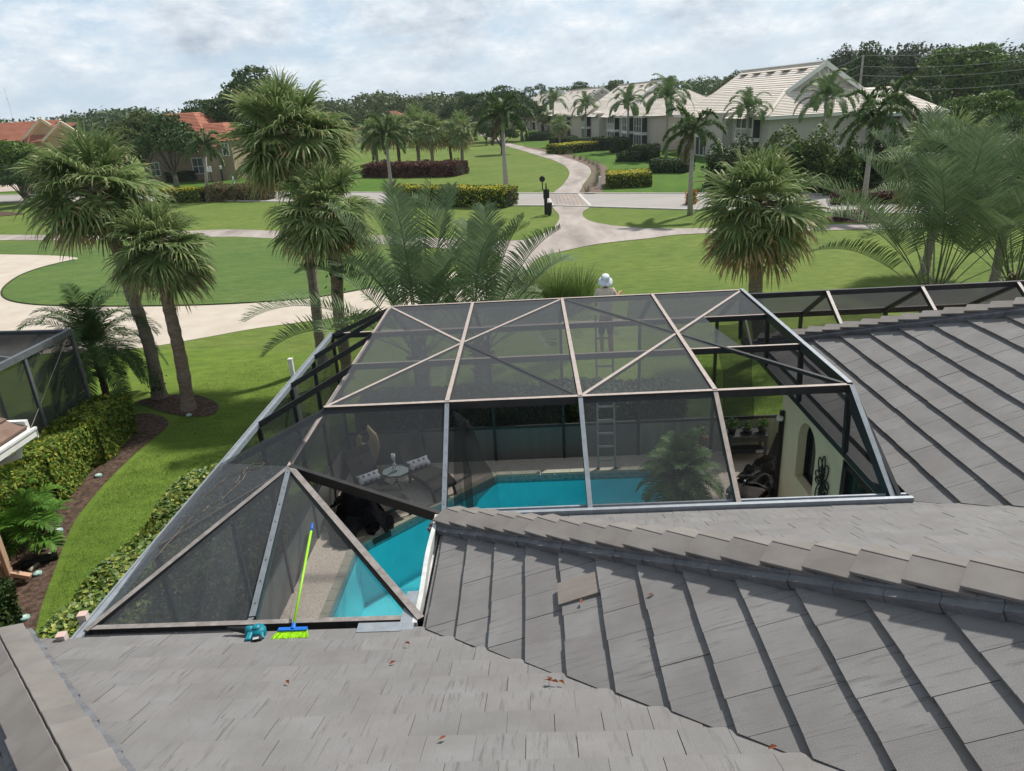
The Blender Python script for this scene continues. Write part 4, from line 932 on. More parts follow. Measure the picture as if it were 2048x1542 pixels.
put(FX, 0, g(1013, 388), 1.2, 'foxtail palm at the right end of the yellow clipped hedge, beside the cart crossing', gf)
put(FX, 1, g(785, 403), 1.02, 'foxtail palm with a leaning grey trunk at the left end of the yellow hedge', gf)
put(FX, 0, g(1380, 430), .95, 'foxtail palm with grey trunk in the grass right of the paver crossing', gf, 2.)
put(FX, 1, g(1725, 425), 1.0, 'foxtail palm between the broad fan palm and the huge feathery palms', gf, 1.)
put(FX, 0, g(1722, 380)+Vector((1.5, 0, 0)), 1.1, 'darker foxtail palm behind its twin near the cream building corner', gf, 4.)
o = put(FX, 1, g(416, 402), .98, 'foxtail palm leaning over the left end of the flowering hedge', gf, 3.); o.rotation_euler = (0, R(-9), 3.)
for i, (bx, tp, sc, lb) in enumerate((((1256, 302), 0, 1.02, 'queen palm in the clipped shrubs before the second wide balcony'), ((1332, 315), 0, 1.1, 'tall queen palm whose crown stands above the largest roof edge'),
   ((1172, 282), 0, .98, 'queen palm before the small balconies, left of the tallest gable'), ((1108, 276), 0, 1.12, 'farthest tall queen palm where the cart path bends'),
   ((1490, 330), 0, .86, 'queen palm in front of the right hand balcony with white railing'), ((1640, 335), 0, .98, 'queen palm with ragged brown collar below the big gable'))):
    put(QU, i, g(*bx), sc, lb, gq)
for i, (bx, sc, lb) in enumerate((((1120, 293), .85, 'bright stubby cabbage palm alone beside the small round hedge'), ((1088, 270), 1.05, 'pair of thin cabbage palm stems at the first cream building, front one'), ((1062, 262), 1.3, 'cabbage palm by the end wall of the farthest cream building'))):
    put(SB, i, g(*bx), sc, lb, 'cabbage palms along the buildings')
lbs = ['rightmost cabbage palm in the red leaved bed', 'second cabbage palm from the right end of the red bed', 'middle cabbage palm of the red bed, trunk ivy clad', 'tallest cabbage palm rising behind the middle of the red bed', 'leaning cabbage palm left of the middle in the red bed', 'leftmost cabbage palm of the red bed with browned fronds']
for i, (bx, sc) in enumerate((((925, 333), 1.12), ((904, 330), .95), ((866, 336), 1.12), ((838, 330), 1.3), ((800, 338), 1.15), ((757, 338), 1.12))):
    put(SB, i, g(*bx), sc, lbs[i], gs)
for pr in FX+QU+SB:
    if pr.name not in used: print('unused proto', pr.name)

# ---- broad-leaved trees
def crown_points(r, blobs, n):
    vol = np.array([b[3]*b[4]*b[5] for b in blobs])**.75; cnt = (vol/vol.sum()*n).astype(int)+1; P_, N_ = [], []
    for b, c in zip(blobs, cnt):
        d = unit(r.normal(size=(c, 3))); rad = 1-np.abs(r.normal(size=(c, 1)))*.16; ax = np.array(b[3:6])
        # lumps on the blob so light and dark clumps form
        ph = r.uniform(0, 6.28, 3); lump = .12*np.sin(d[:, :1]*7+ph[0])*np.sin(d[:, 1:2]*7+ph[1])+.1*np.sin(d[:, 2:]*9+ph[2])
        p = np.array(b[:3])+d*ax*(rad+lump); keep = d[:, 2] > -.75; P_.append(p[keep]); N_.append(unit(d+r.normal(size=d.shape)*.65)[keep])
    return np.concatenate(P_), np.concatenate(N_)
def blobs_for(r, w, h, z0, k=12, flat=.55):
    out = []
    for i in range(k):
        a = i*2.4; f = math.sqrt((i+.5)/k); x, y = math.cos(a)*f*w*.62, math.sin(a)*f*w*.62; zc = z0+(h-z0)*(.78-.42*f)+r.uniform(-.06, .06)*h
        s = w*r.uniform(.26, .40)*(1.15-.3*f); out.append((x, y, zc, s, s, s*flat*1.3))
    return out
def proto_tree(name, seed, w, h, z0, leaf, n, mats, k=12, tr=.28, flat=.6, bark=None):
    t = thing(name, 'x', 'tree', (0, 0, 0)); r = np.random.default_rng(seed); bl = blobs_for(r, w, h, z0, k, flat)
    mb = MB(); mb.tube([(0, 0, 0), (.1, 0, z0*.5), (0, .1, z0+.5), (0, 0, h*.65)], [tr*1.3, tr, tr*.8, tr*.3], 9)
    for b in bl[::1]: mb.tube([(0, 0, z0*.7), (b[0]*.5, b[1]*.5, (z0+b[2])*.5), (b[0], b[1], b[2])], [tr*.55, tr*.3, tr*.08], 5)
    mb.build('trunk', bark or mat('oak_bark', (.12, .10, .085), .95, .3, 4, bump=1, bscale=20, col2=(.21, .185, .16)), t, True)
    P_, N_ = crown_points(r, bl, n); Q = Quads(); Q.add(leaf_arrays(P_, N_, r.uniform(.7, 1.3, len(P_))*leaf, r, .6, droop=.1), (r.random(len(P_)) < .3).astype(np.int32)); Q.build('crown', mats, t); return t
OAK = [leafmat('oak_leaf', (.042, .085, .024), (.07, .125, .036), .12, .4, .6), leafmat('oak_leaf_light', (.075, .11, .038), (.11, .15, .055), .15, .4, .6)]
BRT = [leafmat('ficus_leaf', (.065, .125, .025), (.11, .18, .035), .2, .4, .5), leafmat('ficus_leaf_light', (.10, .18, .03), (.15, .23, .045), .25, .35, .5)]
OLV = [leafmat('olive_leaf', (.065, .095, .03), (.10, .13, .04), .15, .4, .6), leafmat('olive_leaf_light', (.10, .135, .045), (.14, .17, .06), .15, .4, .6)]
CAS = [leafmat('grey_leaf', (.06, .085, .045), (.09, .115, .06), .1, .4, .7), leafmat('grey_leaf_light', (.07, .095, .055), (.10, .12, .075), .1, .4, .7)]
OK_ = [proto_tree('oak_tree', 41, 5.2, 8.5, 2.2, .30, 15000, OAK), proto_tree('oak_tree', 42, 5.0, 9.0, 2.2, .34, 11000, OAK, 14)]
OL_ = [proto_tree('olive_tree', 43, 4.6, 9.0, 2.5, .28, 9000, OLV, 12, .25)]
BR_ = [proto_tree('bright_tree', 44, 5.5, 10., 2.0, .40, 11000, BRT, 15, .3, .75), proto_tree('bright_tree', 45, 5.2, 10., 2.0, .40, 10000, BRT, 12, .3, .8)]
CA_ = [proto_tree('dark_tree', 46, 4.6, 11., 2.0, .30, 11000, CAS, 16, .25, .95), proto_tree('dark_tree', 47, 4.4, 11., 2.0, .34, 10000, OAK, 14, .25, .9)]
def puty(protos, i, x, ytop, Y, label, group, h0, wide=1., rz=None, zb=0):
    """stand a tree at distance Y under pixel column x with its top at ytop"""
    p = gy(x, ytop, Y); s = p.z/h0; return put(protos, i, Vector((p.x, Y, zb)), (s*wide, s*wide, s) if False else s, label, group, rz)
# trees on the left
puty(OK_, 0, 488, 128, 112, 'large dark round oak towering behind the pale fan palm', 'oaks beyond the road', 8.9)
puty(OK_, 1, 560, 165, 118, 'dark oak on the right flank of the towering one', 'oaks beyond the road', 9.4)
puty(OK_, 0, 398, 195, 120, 'low dark oak on the left flank of the towering one', 'oaks beyond the road', 8.9)
o = puty(OK_, 1, 318, 212, 88, 'oak with an open crown and twisted grey trunk before the red roofed house', 'oaks beyond the road', 9.4)
puty(OL_, 0, 262, 196, 96, 'feathery olive green tree on the left side of the red roofed house', 'olive trees on the left', 9.4)
puty(OL_, 0, 225, 225, 92, 'lower olive tree joining the feathery one from the left', 'olive trees on the left', 9.4)
puty(BR_, 0, 18, 262, 84, 'bright green tree hiding the corner of the far left red roof', 'bright trees', 10.3)
puty(OK_, 0, 75, 305, 80, 'dark low tree before the far left house, behind the fan crown', 'oaks beyond the road', 8.9)
puty(OK_, 1, 25, 318, 78, 'dark low tree above the white car', 'oaks beyond the road', 9.4)
puty(OK_, 0, 150, 290, 95, 'dark tree between the two red roofed houses', 'oaks beyond the road', 8.9)
# oaks in the middle distance
for i, (x, yt, Y, lb) in enumerate(((1000, 168, 165, 'largest oak of the clump at the end of the fairway'), (945, 178, 175, 'oak left of the largest one at the fairway end'), (1040, 178, 160, 'oak standing against the end of the cream buildings'), (905, 195, 190, 'oak behind the bend of the far cart path'),
     (860, 200, 215, 'oak right of the small red roofed house'), (700, 215, 175, 'oak left of the small red roofed house'), (760, 215, 172, 'small oak half hiding the little red roof'), (835, 214, 160, 'round grey green oak low before the wood'), (1000, 232, 120, 'low dark oak under the large clump'), (970, 240, 150, 'little round tree beside the far cart path'))):
    puty(OK_, i, x, yt, Y, lb, 'oaks at the fairway end', (8.9, 9.4)[i % 2])
# trees rising behind the cream buildings
for i, (pr, x, yt, Y, h0, lb) in enumerate(((OK_, 1165, 160, 230, 8.9, 'dark tree above the farthest cream roof'), (OK_, 1235, 150, 225, 9.4, 'dark tree over the second cream roof, left'), (BR_, 1262, 158, 215, 10.3, 'lighter green tree in the gap over the second roof'),
     (OK_, 1325, 145, 200, 9.4, 'dark tree left of the largest cream roof'), (OL_, 1480, 124, 170, 9.4, 'light feathery tree top over the largest cream roof'), (OK_, 1520, 132, 165, 9.4, 'dark tree top over the largest cream roof'), (OK_, 1558, 124, 160, 9.4, 'dark tree left of the cream gable'), (OL_, 1625, 115, 150, 9.4, 'thin grey tree just behind the cream gable'),
     (CA_, 1700, 72, 135, 11.6, 'tall wispy grey tree first in the wood on the right'), (CA_, 1750, 66, 128, 11.6, 'tall dark tree behind the leaning power pole'), (CA_, 1815, 70, 130, 11.6, 'dark tall tree in the middle of the right wood'), (CA_, 1665, 105, 140, 11.6, 'lower grey tree at the left end of the right wood'),
     (BR_, 1905, 72, 124, 10.3, 'bright green tree top in the right wood'), (BR_, 1965, 70, 122, 10.3, 'brightest tall tree in the right wood'), (BR_, 2025, 85, 118, 10.3, 'bright tall tree at the right edge of the wood'), (CA_, 2045, 100, 100, 11.6, 'dark tree at the right edge before the bright ones'),
     (CA_, 1780, 120, 112, 11.6, 'dark lower tree behind the low cream roof'), (CA_, 1860, 118, 110, 11.6, 'dark tree low in the right wood above the cream wing'), (BR_, 1930, 175, 84, 10.3, 'bright low tree beyond the end of the cream wing'), (BR_, 2000, 168, 80, 10.3, 'bright low spreading tree near the right edge'), (OK_, 1960, 215, 70, 8.9, 'dark low tree behind the rightmost feathery palms'), (OK_, 2040, 225, 66, 9.4, 'dark low tree at the right edge behind the palms'),
     (OK_, 2030, 300, 60, 8.9, 'dark low tree at the right edge behind the fan crown'))):
    puty(pr, i, x, yt, Y, lb, 'trees round the cream buildings', h0)
# far woods, which read as one mass
def wood(name, x0, x1, Ys, tops, n, leaf, mats, seed):
    r = np.random.default_rng(seed); bl = []
    for k in range(n):
        x = r.uniform(x0, x1); Y = r.uniform(*Ys); yt = np.interp(x, [t[0] for t in tops], [t[1] for t in tops])+r.uniform(-3, 7); p = gy(x, yt, Y); s = r.uniform(4, 8)
        zt = max(5, p.z); bl.append((p.x, Y, zt-s*.6, s, s, s*.75)); bl.append((p.x+r.uniform(-4, 4), Y-r.uniform(2, 8), (zt-s)*.5, s*1.1, s, zt*.42))
    P_, N_ = crown_points(r, bl, n*480); keep = P_[:, 2] > 0; P_, N_ = P_[keep], N_[keep]; Q = Quads(); Q.add(leaf_arrays(P_, N_, r.uniform(.6, 1.4, len(P_))*leaf, r, .7), (r.random(len(P_)) < .35).astype(np.int32)); o = Q.build(name, mats); o['kind'] = 'stuff'; return o
wood('far_wood', -500, 420, (240, 330), [(-500, 262), (0, 241), (110, 238), (180, 226), (260, 222), (420, 226)], 110, 1.1, OAK, 61)
wood('middle_wood', 560, 1000, (230, 300), [(560, 222), (660, 205), (760, 190), (820, 200), (900, 190), (1000, 190)], 90, 1.0, [OLV[0], OAK[1]], 62)
wood('middle_wood', 1000, 1700, (240, 320), [(1000, 185), (1100, 178), (1180, 178), (1350, 165), (1700, 140)], 90, 1.0, OAK, 63)
wood('right_wood', 1650, 2500, (135, 170), [(1650, 125), (1760, 100), (1850, 95), (2048, 100), (2500, 90)], 80, .7, CAS, 64)
# two thin pines poking above the far wood
for x, yt, lb in ((1058, 172, 'thin distant pine, left of two poking above the far wood'), (1080, 166, 'thin distant pine, right of two poking above the far wood'), (918, 180, 'flat topped distant pine above the fairway wood')):
    p = gy(x, yt, 235); t = thing('pine_tree', lb, 'pine', (p.x, 235, 0), 0, 'pines above the far wood'); mb = MB(); mb.tube([(0, 0, 0), (.3, 0, p.z-1)], [.25, .12], 6); mb.build('trunk', BARK, t)
    r = np.random.default_rng(int(x)); P_, N_ = crown_points(r, [(0, 0, p.z-1.2, 1.8, 1.8, 1.0), (1.0, 0, p.z-2.6, 1.3, 1.3, .8)], 420); Q = Quads(); Q.add(leaf_arrays(P_, N_, .5, r)); Q.build('crown', OAK[0], t)

# ---- hedges
def hedge(label, pts, width, z0, z1, leaf, dens, mats, top=None, name='hedge', seed=1, group=None, cat='hedge', rnd_=.1, round_top=0., aspect=.6):
    """clipped hedge along a line of ground points"""
    r = np.random.default_rng(seed); P_, N_, MI = [], [], []
    pts = [np.array([p[0], p[1]]) for p in pts]; core = MB(); o0 = pts[0].copy()
    for a, b in zip(pts[:-1], pts[1:]):
        L_ = np.linalg.norm(b-a); d = (b-a)/L_; s = np.array([-d[1], d[0]])
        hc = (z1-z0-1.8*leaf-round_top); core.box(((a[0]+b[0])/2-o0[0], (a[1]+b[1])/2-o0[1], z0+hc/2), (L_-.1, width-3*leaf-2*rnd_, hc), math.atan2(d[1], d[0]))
        for face, area in (('t', L_*width), ('l', L_*(z1-z0)), ('r', L_*(z1-z0)), ('e', width*(z1-z0)), ('b', width*(z1-z0))):
            n = int(area*dens); u, w = r.random(n), r.random(n); dep = np.abs(r.normal(size=n))*leaf*.9
            if face == 't': x, y, z, nn = u*L_, (w-.5)*width, z1-dep, (0, 0, 1)
            elif face in 'lr': sg = 1 if face == 'l' else -1; x, y, z, nn = u*L_, sg*(width/2-dep), z0+w*(z1-z0), (0, sg, 0)
            else: sg = 1 if face == 'e' else -1; x, y, z, nn = (L_-dep if sg > 0 else dep), (u-.5)*width, z0+w*(z1-z0), (sg, 0, 0)
            y = y+0*u; z = z+0*u; x = x+0*u
            bump = rnd_*(np.sin(x*2.1+a[0])+np.sin(y*3+x*1.1+seed)*.7+np.sin(z*4+x*3)*.5)*.5
            if round_top: z = z-round_top*(2*np.abs(y)/width)**2*((z-z0)/(z1-z0))
            p = np.stack([a[0]-o0[0]+d[0]*x+s[0]*y, a[1]-o0[1]+d[1]*x+s[1]*y, z], 1); nv = np.array([d[0]*nn[0]+s[0]*nn[1], d[1]*nn[0]+s[1]*nn[1], nn[2]], float)
            p = p+nv*bump[:, None]; nr = unit(nv+r.normal(size=(n, 3))*.55+np.array([0, 0, .25])); P_.append(p); N_.append(nr)
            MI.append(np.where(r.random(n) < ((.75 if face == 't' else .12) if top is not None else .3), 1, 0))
    P_, N_, MI = np.concatenate(P_), np.concatenate(N_), np.concatenate(MI)
    Q = Quads(); Q.add(leaf_arrays(P_, N_, r.uniform(.7, 1.25, len(P_))*leaf, r, aspect, droop=.08), MI.astype(np.int32))
    t = thing(name, label, cat, (o0[0], o0[1], 0), 0, group); Q.build('foliage', [mats[0], mats[1] if top is None else top], t)
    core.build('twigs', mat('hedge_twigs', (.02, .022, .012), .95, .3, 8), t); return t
VIB = [leafmat('viburnum_leaf', (.085, .145, .022), (.13, .20, .03), .2, .35, .4), leafmat('viburnum_tip', (.25, .28, .04), (.34, .34, .06), .25, .3, .4)]
CLU = [leafmat('clusia_leaf', (.075, .135, .02), (.12, .19, .03), .15, .35, .3, spec=.5), leafmat('clusia_tip', (.24, .29, .04), (.34, .35, .07), .2, .25, .3, spec=.5)]
DRK = [leafmat('boxwood_leaf', (.022, .048, .014), (.04, .075, .02), .1, .4, .5), leafmat('boxwood_light', (.045, .085, .02), (.065, .11, .028), .1, .3, .5)]
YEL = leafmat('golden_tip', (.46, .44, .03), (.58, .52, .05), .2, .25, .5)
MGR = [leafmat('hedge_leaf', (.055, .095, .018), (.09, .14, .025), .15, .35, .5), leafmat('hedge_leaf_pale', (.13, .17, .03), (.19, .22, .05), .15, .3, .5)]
RED = [leafmat('croton_leaf', (.075, .022, .026), (.13, .035, .035), .15, .5, .5), leafmat('croton_green', (.06, .06, .02), (.11, .07, .03), .15, .5, .5)]
BRN = [leafmat('flowering_leaf', (.10, .10, .045), (.15, .13, .06), .15, .4, .6), leafmat('flower_tip', (.26, .19, .10), (.32, .24, .13), .15, .3, .6)]
hedge('long yellow green hedge along the neighbouring screen cage', [(-10.75, 11.5), (-10.9, 13.3), (-10.95, 15.2), (-11.0, 17.0)], 1.05, .0, 1.12, .105, 1500, VIB, seed=71, rnd_=.14)
hedge('round leaved yellow green hedge under the near screen eave', [(-5.6, 4.2), (-5.6, 8), (-5.6, 11.6)], 1.75, 0, 1.6, .095, 1700, CLU, seed=72, rnd_=.16, aspect=.75, round_top=.10)
hedge('small dark round clipped bush in the lower left corner', [(-9.35, 8.3), (-9.3, 9.6)], 1.4, 0, 1.0, .07, 1600, DRK, seed=73, name='bush', cat='bush', round_top=.25)
hedge('dark hedge right behind the far wall of the pool cage', [(-4.2, 15.6), (0, 15.6), (3.3, 15.5)], 1.2, 0, 1.25, .09, 900, DRK, seed=74)
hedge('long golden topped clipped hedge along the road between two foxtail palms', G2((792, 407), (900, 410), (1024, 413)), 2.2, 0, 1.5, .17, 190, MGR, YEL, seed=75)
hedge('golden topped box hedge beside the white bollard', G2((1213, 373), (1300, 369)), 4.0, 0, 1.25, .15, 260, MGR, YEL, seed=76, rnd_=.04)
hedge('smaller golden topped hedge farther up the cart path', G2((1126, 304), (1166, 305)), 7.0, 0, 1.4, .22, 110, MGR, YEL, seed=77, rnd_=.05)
hedge('long dark red leaved bed under the group of palms', G2((745, 352), (830, 352), (925, 350)), 4.2, 0, 1.5, .24, 120, RED, seed=78, rnd_=.35)
hedge('golden topped hedge left of the leaning grey trunk', G2((325, 404), (412, 403)), 1.8, 0, 1.35, .17, 200, MGR, YEL, seed=79)
hedge('brownish flowering shrub row right of the leaning grey trunk', G2((424, 402), (480, 400), (545, 399)), 2.0, 0, 1.5, .16, 210, BRN, seed=80, rnd_=.3)
hedge('dark clipped hedge at the foot of the left red roofed house', G2((340, 363), (388, 362)), 1.6, 0, 1.3, .2, 140, DRK, seed=81)
hedge('low brown shrub row between driveway and fan palm on the far left', G2((70, 388), (200, 386)), 2., 0, 1.2, .2, 100, BRN, seed=82, rnd_=.3)
hedge('low red leaved planting in the small bed under the right palms', G2((1668, 440), (1745, 438)), 1.4, 0, .5, .14, 150, RED, seed=83, rnd_=.2)
hedge('dull red shrub row across the road behind the right foxtail palm', G2((1665, 408), (1800, 405)), 1.6, 0, .9, .16, 120, RED, seed=84, rnd_=.2)
hedge('orange flowering clump at the foot of the foxtail palm by the road', G2((1372, 408), (1392, 408)), 1.2, 0, 1.0, .14, 160, [leafmat('orange_leaf', (.45, .14, .02), (.55, .2, .03), .2, .3), MGR[0]], seed=85, rnd_=.2, cat='shrub')
for i, (a, b, w, z, lb) in enumerate((((1072, 282), (1098, 277), 5, 1.6, 'clipped shrubs at the foot of the farthest balconies'), ((1105, 291), (1148, 288), 5, 1.5, 'low clipped shrubs behind the stubby bright palm'), ((1150, 296), (1182, 292), 4, 1.5, 'low clipped shrub before the third pair of balconies'), ((1196, 301), (1226, 298), 3.5, 2.0, 'tall dark clipped shrub left of the broad plain wall'), ((1226, 306), (1252, 304), 3.2, 2.1, 'tall dark clipped shrub at the right of the broad plain wall'),
      ((1242, 322), (1292, 322), 3., 1.2, 'low rounded shrub row round the nearest queen palm'), ((1270, 312), (1310, 312), 3, 1.6, 'clipped shrub row below the widest balcony'), ((1298, 324), (1316, 323), 3, 1.5, 'clipped shrub at the corner right of the widest balcony'), ((1308, 344), (1380, 344), 3, 1.4, 'clipped shrub row left of the foxtail trunk on the lawn'))):
    hedge(lb, G2(a, b), w, 0, z, .22, 90, DRK, seed=90+i, group='clipped shrubs along the cream buildings', cat='shrub', round_top=.2)
# bamboo-like palms beside the neighbour's wall
def clump(name, label, base, n, h, leafl, seed, mats, spread=.5, w=.022, cat='plant', droop=.5):
    r = np.random.default_rng(seed); V, MI = [], []
    for i in range(n):
        a = r.uniform(0, 6.28); s = r.uniform(0, spread); frond(r, V, MI, (math.cos(a)*s, math.sin(a)*s, r.uniform(0, h*.3)), a+r.uniform(-.6, .6), R(r.uniform(55, 88)), h*r.uniform(.6, 1.0), 16, leafl, 1.5, w, .3, droop, stem=.008, bare=.4)
    V = np.array(V); t = thing(name, label, cat, base); raw_mesh('fronds', V.reshape(-1, 3), np.arange(len(V)*4).reshape(-1, 4), np.array(MI, np.int32), mats, t); return t
BAM = [leafmat('bamboo_palm_leaf', (.06, .15, .02), (.11, .22, .035), .25, .35, .4), leafmat('bamboo_stem', (.12, .18, .05), (.16, .2, .06), 0, .1)]
clump('bamboo_palm', 'bright bushy bamboo palm at the neighbouring wall end', (-9.9, 11.4, 0), 44, 1.25, .34, 101, BAM, .4)
clump('bamboo_palm', 'bright bushy bamboo palm against the tan wall at the left edge', (-10.7, 12.1, 0), 34, 1.2, .32, 102, BAM, .4)
def tuft(label, base, h, n, seed, c=None, group='ornamental grass tufts behind the enclosure', spread=.25):
    r = np.random.default_rng(seed); V = []
    for i in range(n):
        a = r.uniform(0, 6.28); d = unit(np.array([math.cos(a)*r.uniform(.15, 1), math.sin(a)*r.uniform(.15, 1), 1.6])); p = np.array([math.cos(a), math.sin(a), 0])*r.uniform(0, spread); s = np.array([-math.sin(a), math.cos(a), 0]); L_ = h*r.uniform(.7, 1.1); ws = (.008, .008, .006, .004, .001)
        for j in range(4): q = p+d*L_/4; V.append([p-s*ws[j], q-s*ws[j+1], q+s*ws[j+1], p+s*ws[j]]); p = q; d = unit(d-np.array([0, 0, .28]))
    V = np.array(V); t = thing('grass_tuft', label, 'ornamental grass', base, 0, group); raw_mesh('blades', V.reshape(-1, 3), np.arange(len(V)*4).reshape(-1, 4), None, c or TUF, t); return t
TUF = leafmat('tuft_blade', (.10, .17, .04), (.17, .24, .07), .2, .3)
tuft('rounded grass tuft left of the worker, nearer of two', g(1112, 612), 1.7, 620, 111, spread=.5); tuft('rounded grass tuft just left of the worker', g(1160, 610), 1.6, 560, 112, spread=.5)
tuft('pale thin grass clump under the fronds arching right', g(1058, 610), 1.7, 520, 113, leafmat('pale_blade', (.2, .24, .08), (.27, .3, .12), .2, .2), spread=.6)
for i, (x, y) in enumerate(((1108, 303), (1116, 305), (1128, 307), (1138, 309))): tuft('small grass tuft %s in the mulch at the stubby palm' % ('first', 'second', 'third', 'fourth')[i], g(x, y), 1.3, 90, 120+i, leafmat('blue_blade', (.12, .17, .08), (.18, .22, .12), .1, .2), 'tufts by the stubby palm', .5)
for i, (x, y) in enumerate(((1148, 317), (1160, 320), (1170, 323), (1178, 327), (1186, 330), (1193, 334), (1196, 341), (1196, 351), (1196, 358), (1193, 366), (1189, 373), (1175, 384))):
    tuft('x', g(x, y), .95, 60, 130+i, leafmat('blue_blade', (.12, .17, .08), (.18, .22, .12), .1, .2), 'young tufts in the mulch beside the cart path', .3)['label'] = ['young tuft at the top of the mulch strip by the path', 'second young tuft down the mulch strip', 'third young tuft down the mulch strip', 'fourth young tuft down the mulch strip', 'fifth young tuft down the mulch strip, at the bend', 'sixth young tuft, inside the bend of the mulch', 'seventh young tuft, below the bend of the mulch', 'eighth young tuft, level with the golden hedge top', 'ninth young tuft, left of the golden hedge', 'tenth young tuft, just left of the white bollard', 'low tuft beside the foot of the white bollard', 'last low tuft where the mulch meets the road'][i]

# ---- grass blades on the lawn beside the pool cage
def blades(n, region, seed, h=.055, w=.007):
    r = np.random.default_rng(seed); x0, x1, y0, y1 = region; P_ = np.stack([r.uniform(x0, x1, n), r.uniform(y0, y1, n)], 1)
    def inside(P_, poly):
        c = np.zeros(len(P_), bool); m = len(poly)
        for i in range(m):
            a, b = poly[i], poly[(i+1) % m]; t = ((a[1] > P_[:, 1]) != (b[1] > P_[:, 1])) & (P_[:, 0] < (b[0]-a[0])*(P_[:, 1]-a[1])/((b[1]-a[1]) or 1e-9)+a[0]); c ^= t
        return c
    keep = inside(P_, [(-9.7, 17.5), (-9.75, 16.0), (-9.7, 14.4), (-9.5, 12.9), (-9.2, 11.9), (-8.8, 10.9), (-8.4, 9.9), (-7.95, 8.9), (-7.45, 7.2), (-7.3, 5), (-6.2, 5), (-6.2, 11.6), (-5.6, 12.0), (-4.4, 12.0), (-4.4, 14.7), (3.8, 16.2), (8, 15), (8, 22), (-3, 22), (-11.3, 23.5)])
    ring = smooth_loop(G2((275,806),(300,797),(350,790),(400,793),(432,806),(438,818),(425,830),(390,835),(340,828),(290,812)), 3); keep &= ~inside(P_, ring)
    keep &= r.random(n) < np.clip((22.9-P_[:, 1])/6, 0, 1)*np.clip((P_[:, 0]+11.4)/1.5, 0, 1)
    P_ = P_[keep]; n = len(P_); a = r.uniform(0, 6.28, n); s = np.stack([np.cos(a), np.sin(a), 0*a], 1)*w/2; ln = r.normal(size=(n, 2))*.025
    hh = h*r.uniform(.5, 1.25, n)*(1+.25*np.sin(P_[:, 0]*2.3)*np.sin(P_[:, 1]*1.7)); B = np.stack([P_[:, 0], P_[:, 1], 0*a+.004], 1); T_ = np.stack([P_[:, 0]+ln[:, 0], P_[:, 1]+ln[:, 1], hh], 1)
    V = np.stack([B-s, B+s, T_], 1); return raw_mesh('lawn_grass', V.reshape(-1, 3), np.arange(n*3).reshape(-1, 3), None, leafmat('grass_blade', (.125, .215, .035), (.19, .285, .06), .25, .3, .6, scale=1.1))
o = blades(420000, (-11.5, 8, 4.5, 23.5), 7); o['kind'] = 'stuff'

SHB = [leafmat('shrub_leaf', (.05, .095, .025), (.085, .14, .035), .15, .4, .5), leafmat('shrub_leaf_light', (.10, .16, .035), (.14, .2, .045), .2, .3, .5)]
for i, (a, b, w, z, lb, mm_) in enumerate((((1425, 372), (1500, 372), 5, 3.4, 'tall loose shrubs under the white railing of the largest building', DRK), ((1540, 380), (1640, 378), 5, 4.2, 'tall loose shrubs before the plain wall under the big gable', SHB), ((1640, 384), (1700, 383), 5, 3.4, 'tall loose shrubs left of the right hand foxtail palms', SHB), ((1730, 386), (1800, 384), 5, 3.6, 'dark tall shrubs right of the foxtail palms', DRK), ((1805, 388), (1980, 384), 5, 3.8, 'tall shrubs below the end of the cream wing', SHB), ((1560, 398-12), (1600, 398-12), 3, 1.8, 'lighter low shrub before the tall ones under the gable', SHB))):
    hedge(lb, G2(a, b), w, 0, z, .26, 70, mm_, seed=140+i, group='loose shrubs before the largest building', cat='shrub', rnd_=.9, round_top=.8, name='shrub')
# ================================================================ buildings beyond the road
CR = mat('cream_render', (.47, .43, .39), .95, .06, .8, col2=(.51, .47, .43)); TRIM = mat('white_trim', (.70, .69, .66), .6, .04, 3)
WTILE = mat('white_roof_tile', (.70, .62, .54), .8, .1, .8, col2=(.80, .73, .66), island=.06); GAPD = mat('tile_shadow_gap', (.20, .175, .15), .9, .1, 3)
DSC = mat('porch_screen', (.03, .033, .036), .35, .2, 2, spec=.5); RTILE = mat('red_roof_tile', (.36, .125, .075), .8, .2, .7, col2=(.46, .19, .125), island=.1); TAN = mat('tan_render', (.40, .29, .175), .95, .06, 1); TAN2 = mat('tan_render_dark', (.32, .25, .175), .95, .06, 1)
BLU = mat('window_glass', (.06, .08, .10), .1, .1, 2, spec=.8)
def courses(mb, A, B, Cc, D, exp, th=.05, mi=0):
    """roof face A-B (eave) to D-C (top) laid in tilted tile courses"""
    A, B, Cc, D = map(Vector, (A, B, Cc, D)); h = max((D-A).length, (Cc-B).length); n = max(2, int(h/exp)); nn = (B-A).cross(D-A).normalized(); nn = nn if nn.z > 0 else -nn
    for k in range(n):
        t0, t1 = k/n, (k+1)/n; a, b, c, d = A.lerp(D, t0), B.lerp(Cc, t0), B.lerp(Cc, t1), A.lerp(D, t1)
        mb.poly([a+nn*th, b+nn*th, c+nn*.006, d+nn*.006, a-nn*.01, b-nn*.01], [(0, 1, 2, 3)], mi); k0 = len(mb.v)-6; mb.f.append((k0, k0+4, k0+5, k0+1)); mb.m.append(1); mb.uv.append(None)
